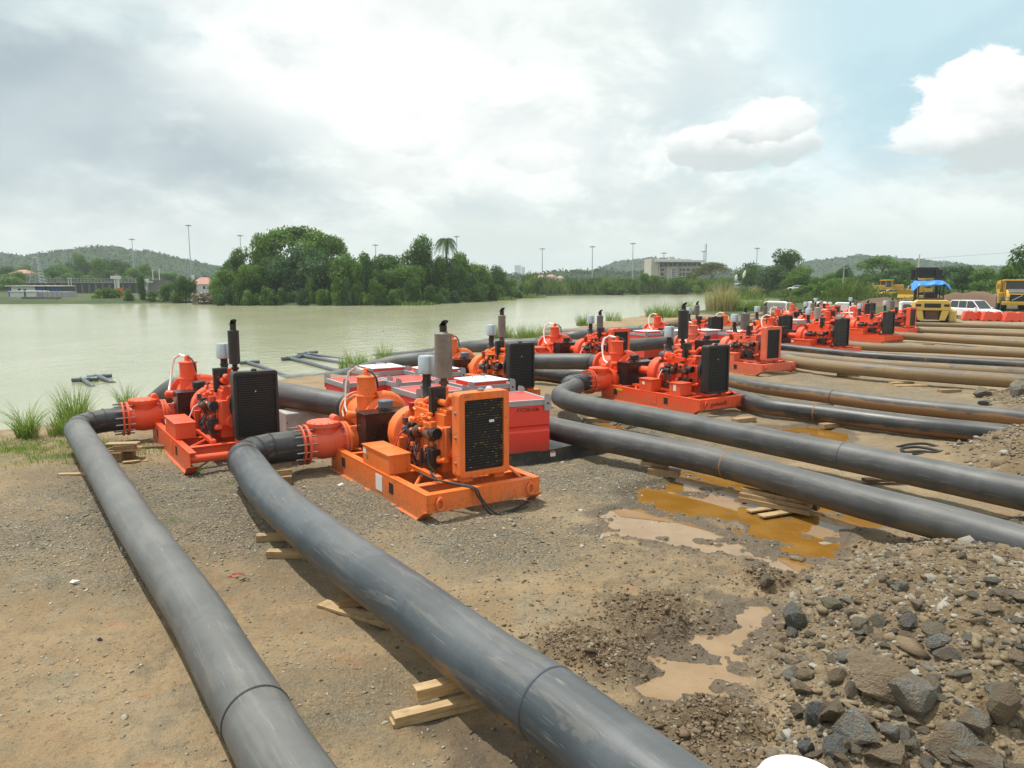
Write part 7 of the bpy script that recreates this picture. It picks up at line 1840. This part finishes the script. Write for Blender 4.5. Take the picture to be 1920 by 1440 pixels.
for lab, px, py, d, rz, s in (('left bulldozer of the far pair by the hedge', 1654, 553, 150, 200, 1.1), ('right bulldozer of the far pair by the hedge', 1673, 551, 152, -30, 1.05), ('bulldozer directly left of the blue-tarped forklift', 1724, 560, 118, 205, 1.15)):
    X, Y, Z = AT(px, py, d); dozer(lab, X, Y, rz, s, max(0, Z))
X, Y, Z = AT(1668, 555, 140); car('yellow car beside the far bulldozers', X, Y, 170, 'machine', False, False, z0=max(0, Z - .2))
# pampas plumes leaning in front of the cars
for lab, px, py, tx, ty, d in (('tall pale plume leaning right over the far parking row', 1386, 545, 1398, 506, 150), ('tall pale plume leaning left over the far parking row', 1378, 545, 1381, 514, 150)):
    a = Vector(AT(px, py, d)); b_ = Vector(AT(tx, ty, d)); t = thing('reed_plume', lab, 'plume', tuple(a)); q = b_ - a
    MB().tube([(0, 0, -4), q * .5 + Vector((-.1, 0, .2)), q * .75], .03, 5).build('stem', M['dryreed'], t)
    MB().tube([q * .6, q * .75, q * .9, q], [.05, .28, .22, .03], 8).build('feather_head', M['cream'], t)
# earth bank behind the machines
b = MB(); 
for i, (px, py, w_, h_) in enumerate(((1660, 560, 9, .9), (1760, 560, 12, 1.3), (1830, 560, 14, 1.5), (1900, 562, 12, 1.6))):
    X, Y, Z = AT(px, py, 112); 
    gx, gy = np.meshgrid(np.linspace(-w_, w_, 40), np.linspace(-5, 5, 16)); gz = h_ * np.exp(-(gx / w_ * 1.7) ** 2 - (gy / 2.6) ** 2) * (.6 + .8 * fbm(gx + i * 9, gy, .5, 4, i)) * 1.4 - .15
    ii, jj = np.meshgrid(np.arange(15), np.arange(39), indexing='ij'); a = (ii * 40 + jj).ravel()
    if i == 0 and 'earth' not in M: M['earth'] = plain('brown earth', (.13, .075, .045), .9, var=.5, scale=.8, bump=.8)
    o = put('earth_mound', npmesh('earth_mound', np.stack([gx.ravel() + X, gy.ravel() + Y, gz.ravel()], 1), np.stack([a, a + 1, a + 41, a + 40], 1), M['earth'], True), None); tag(o, None, None, kind='structure')

# ================================================================== HAZE
def haze_mat():
    m_ = bpy.data.materials.new('haze'); m_.use_nodes = True; n = NT(m_.node_tree)
    v = n.node('ShaderNodeVolumePrincipled', ins={'Color': (.84, .94, 1.0), 'Density': .00021, 'Anisotropy': .2}); o = n.node('ShaderNodeOutputMaterial'); n.l.new(v.outputs[0], o.inputs['Volume']); return m_
HZ = haze_mat()
o = MB().box2(-2000, 2000, -150, 2900, -4, 95).build('haze', HZ, None); tag(o, None, None, kind='stuff'); o['label'] = 'pale humid haze over the lake and hills'; o['category'] = 'haze'
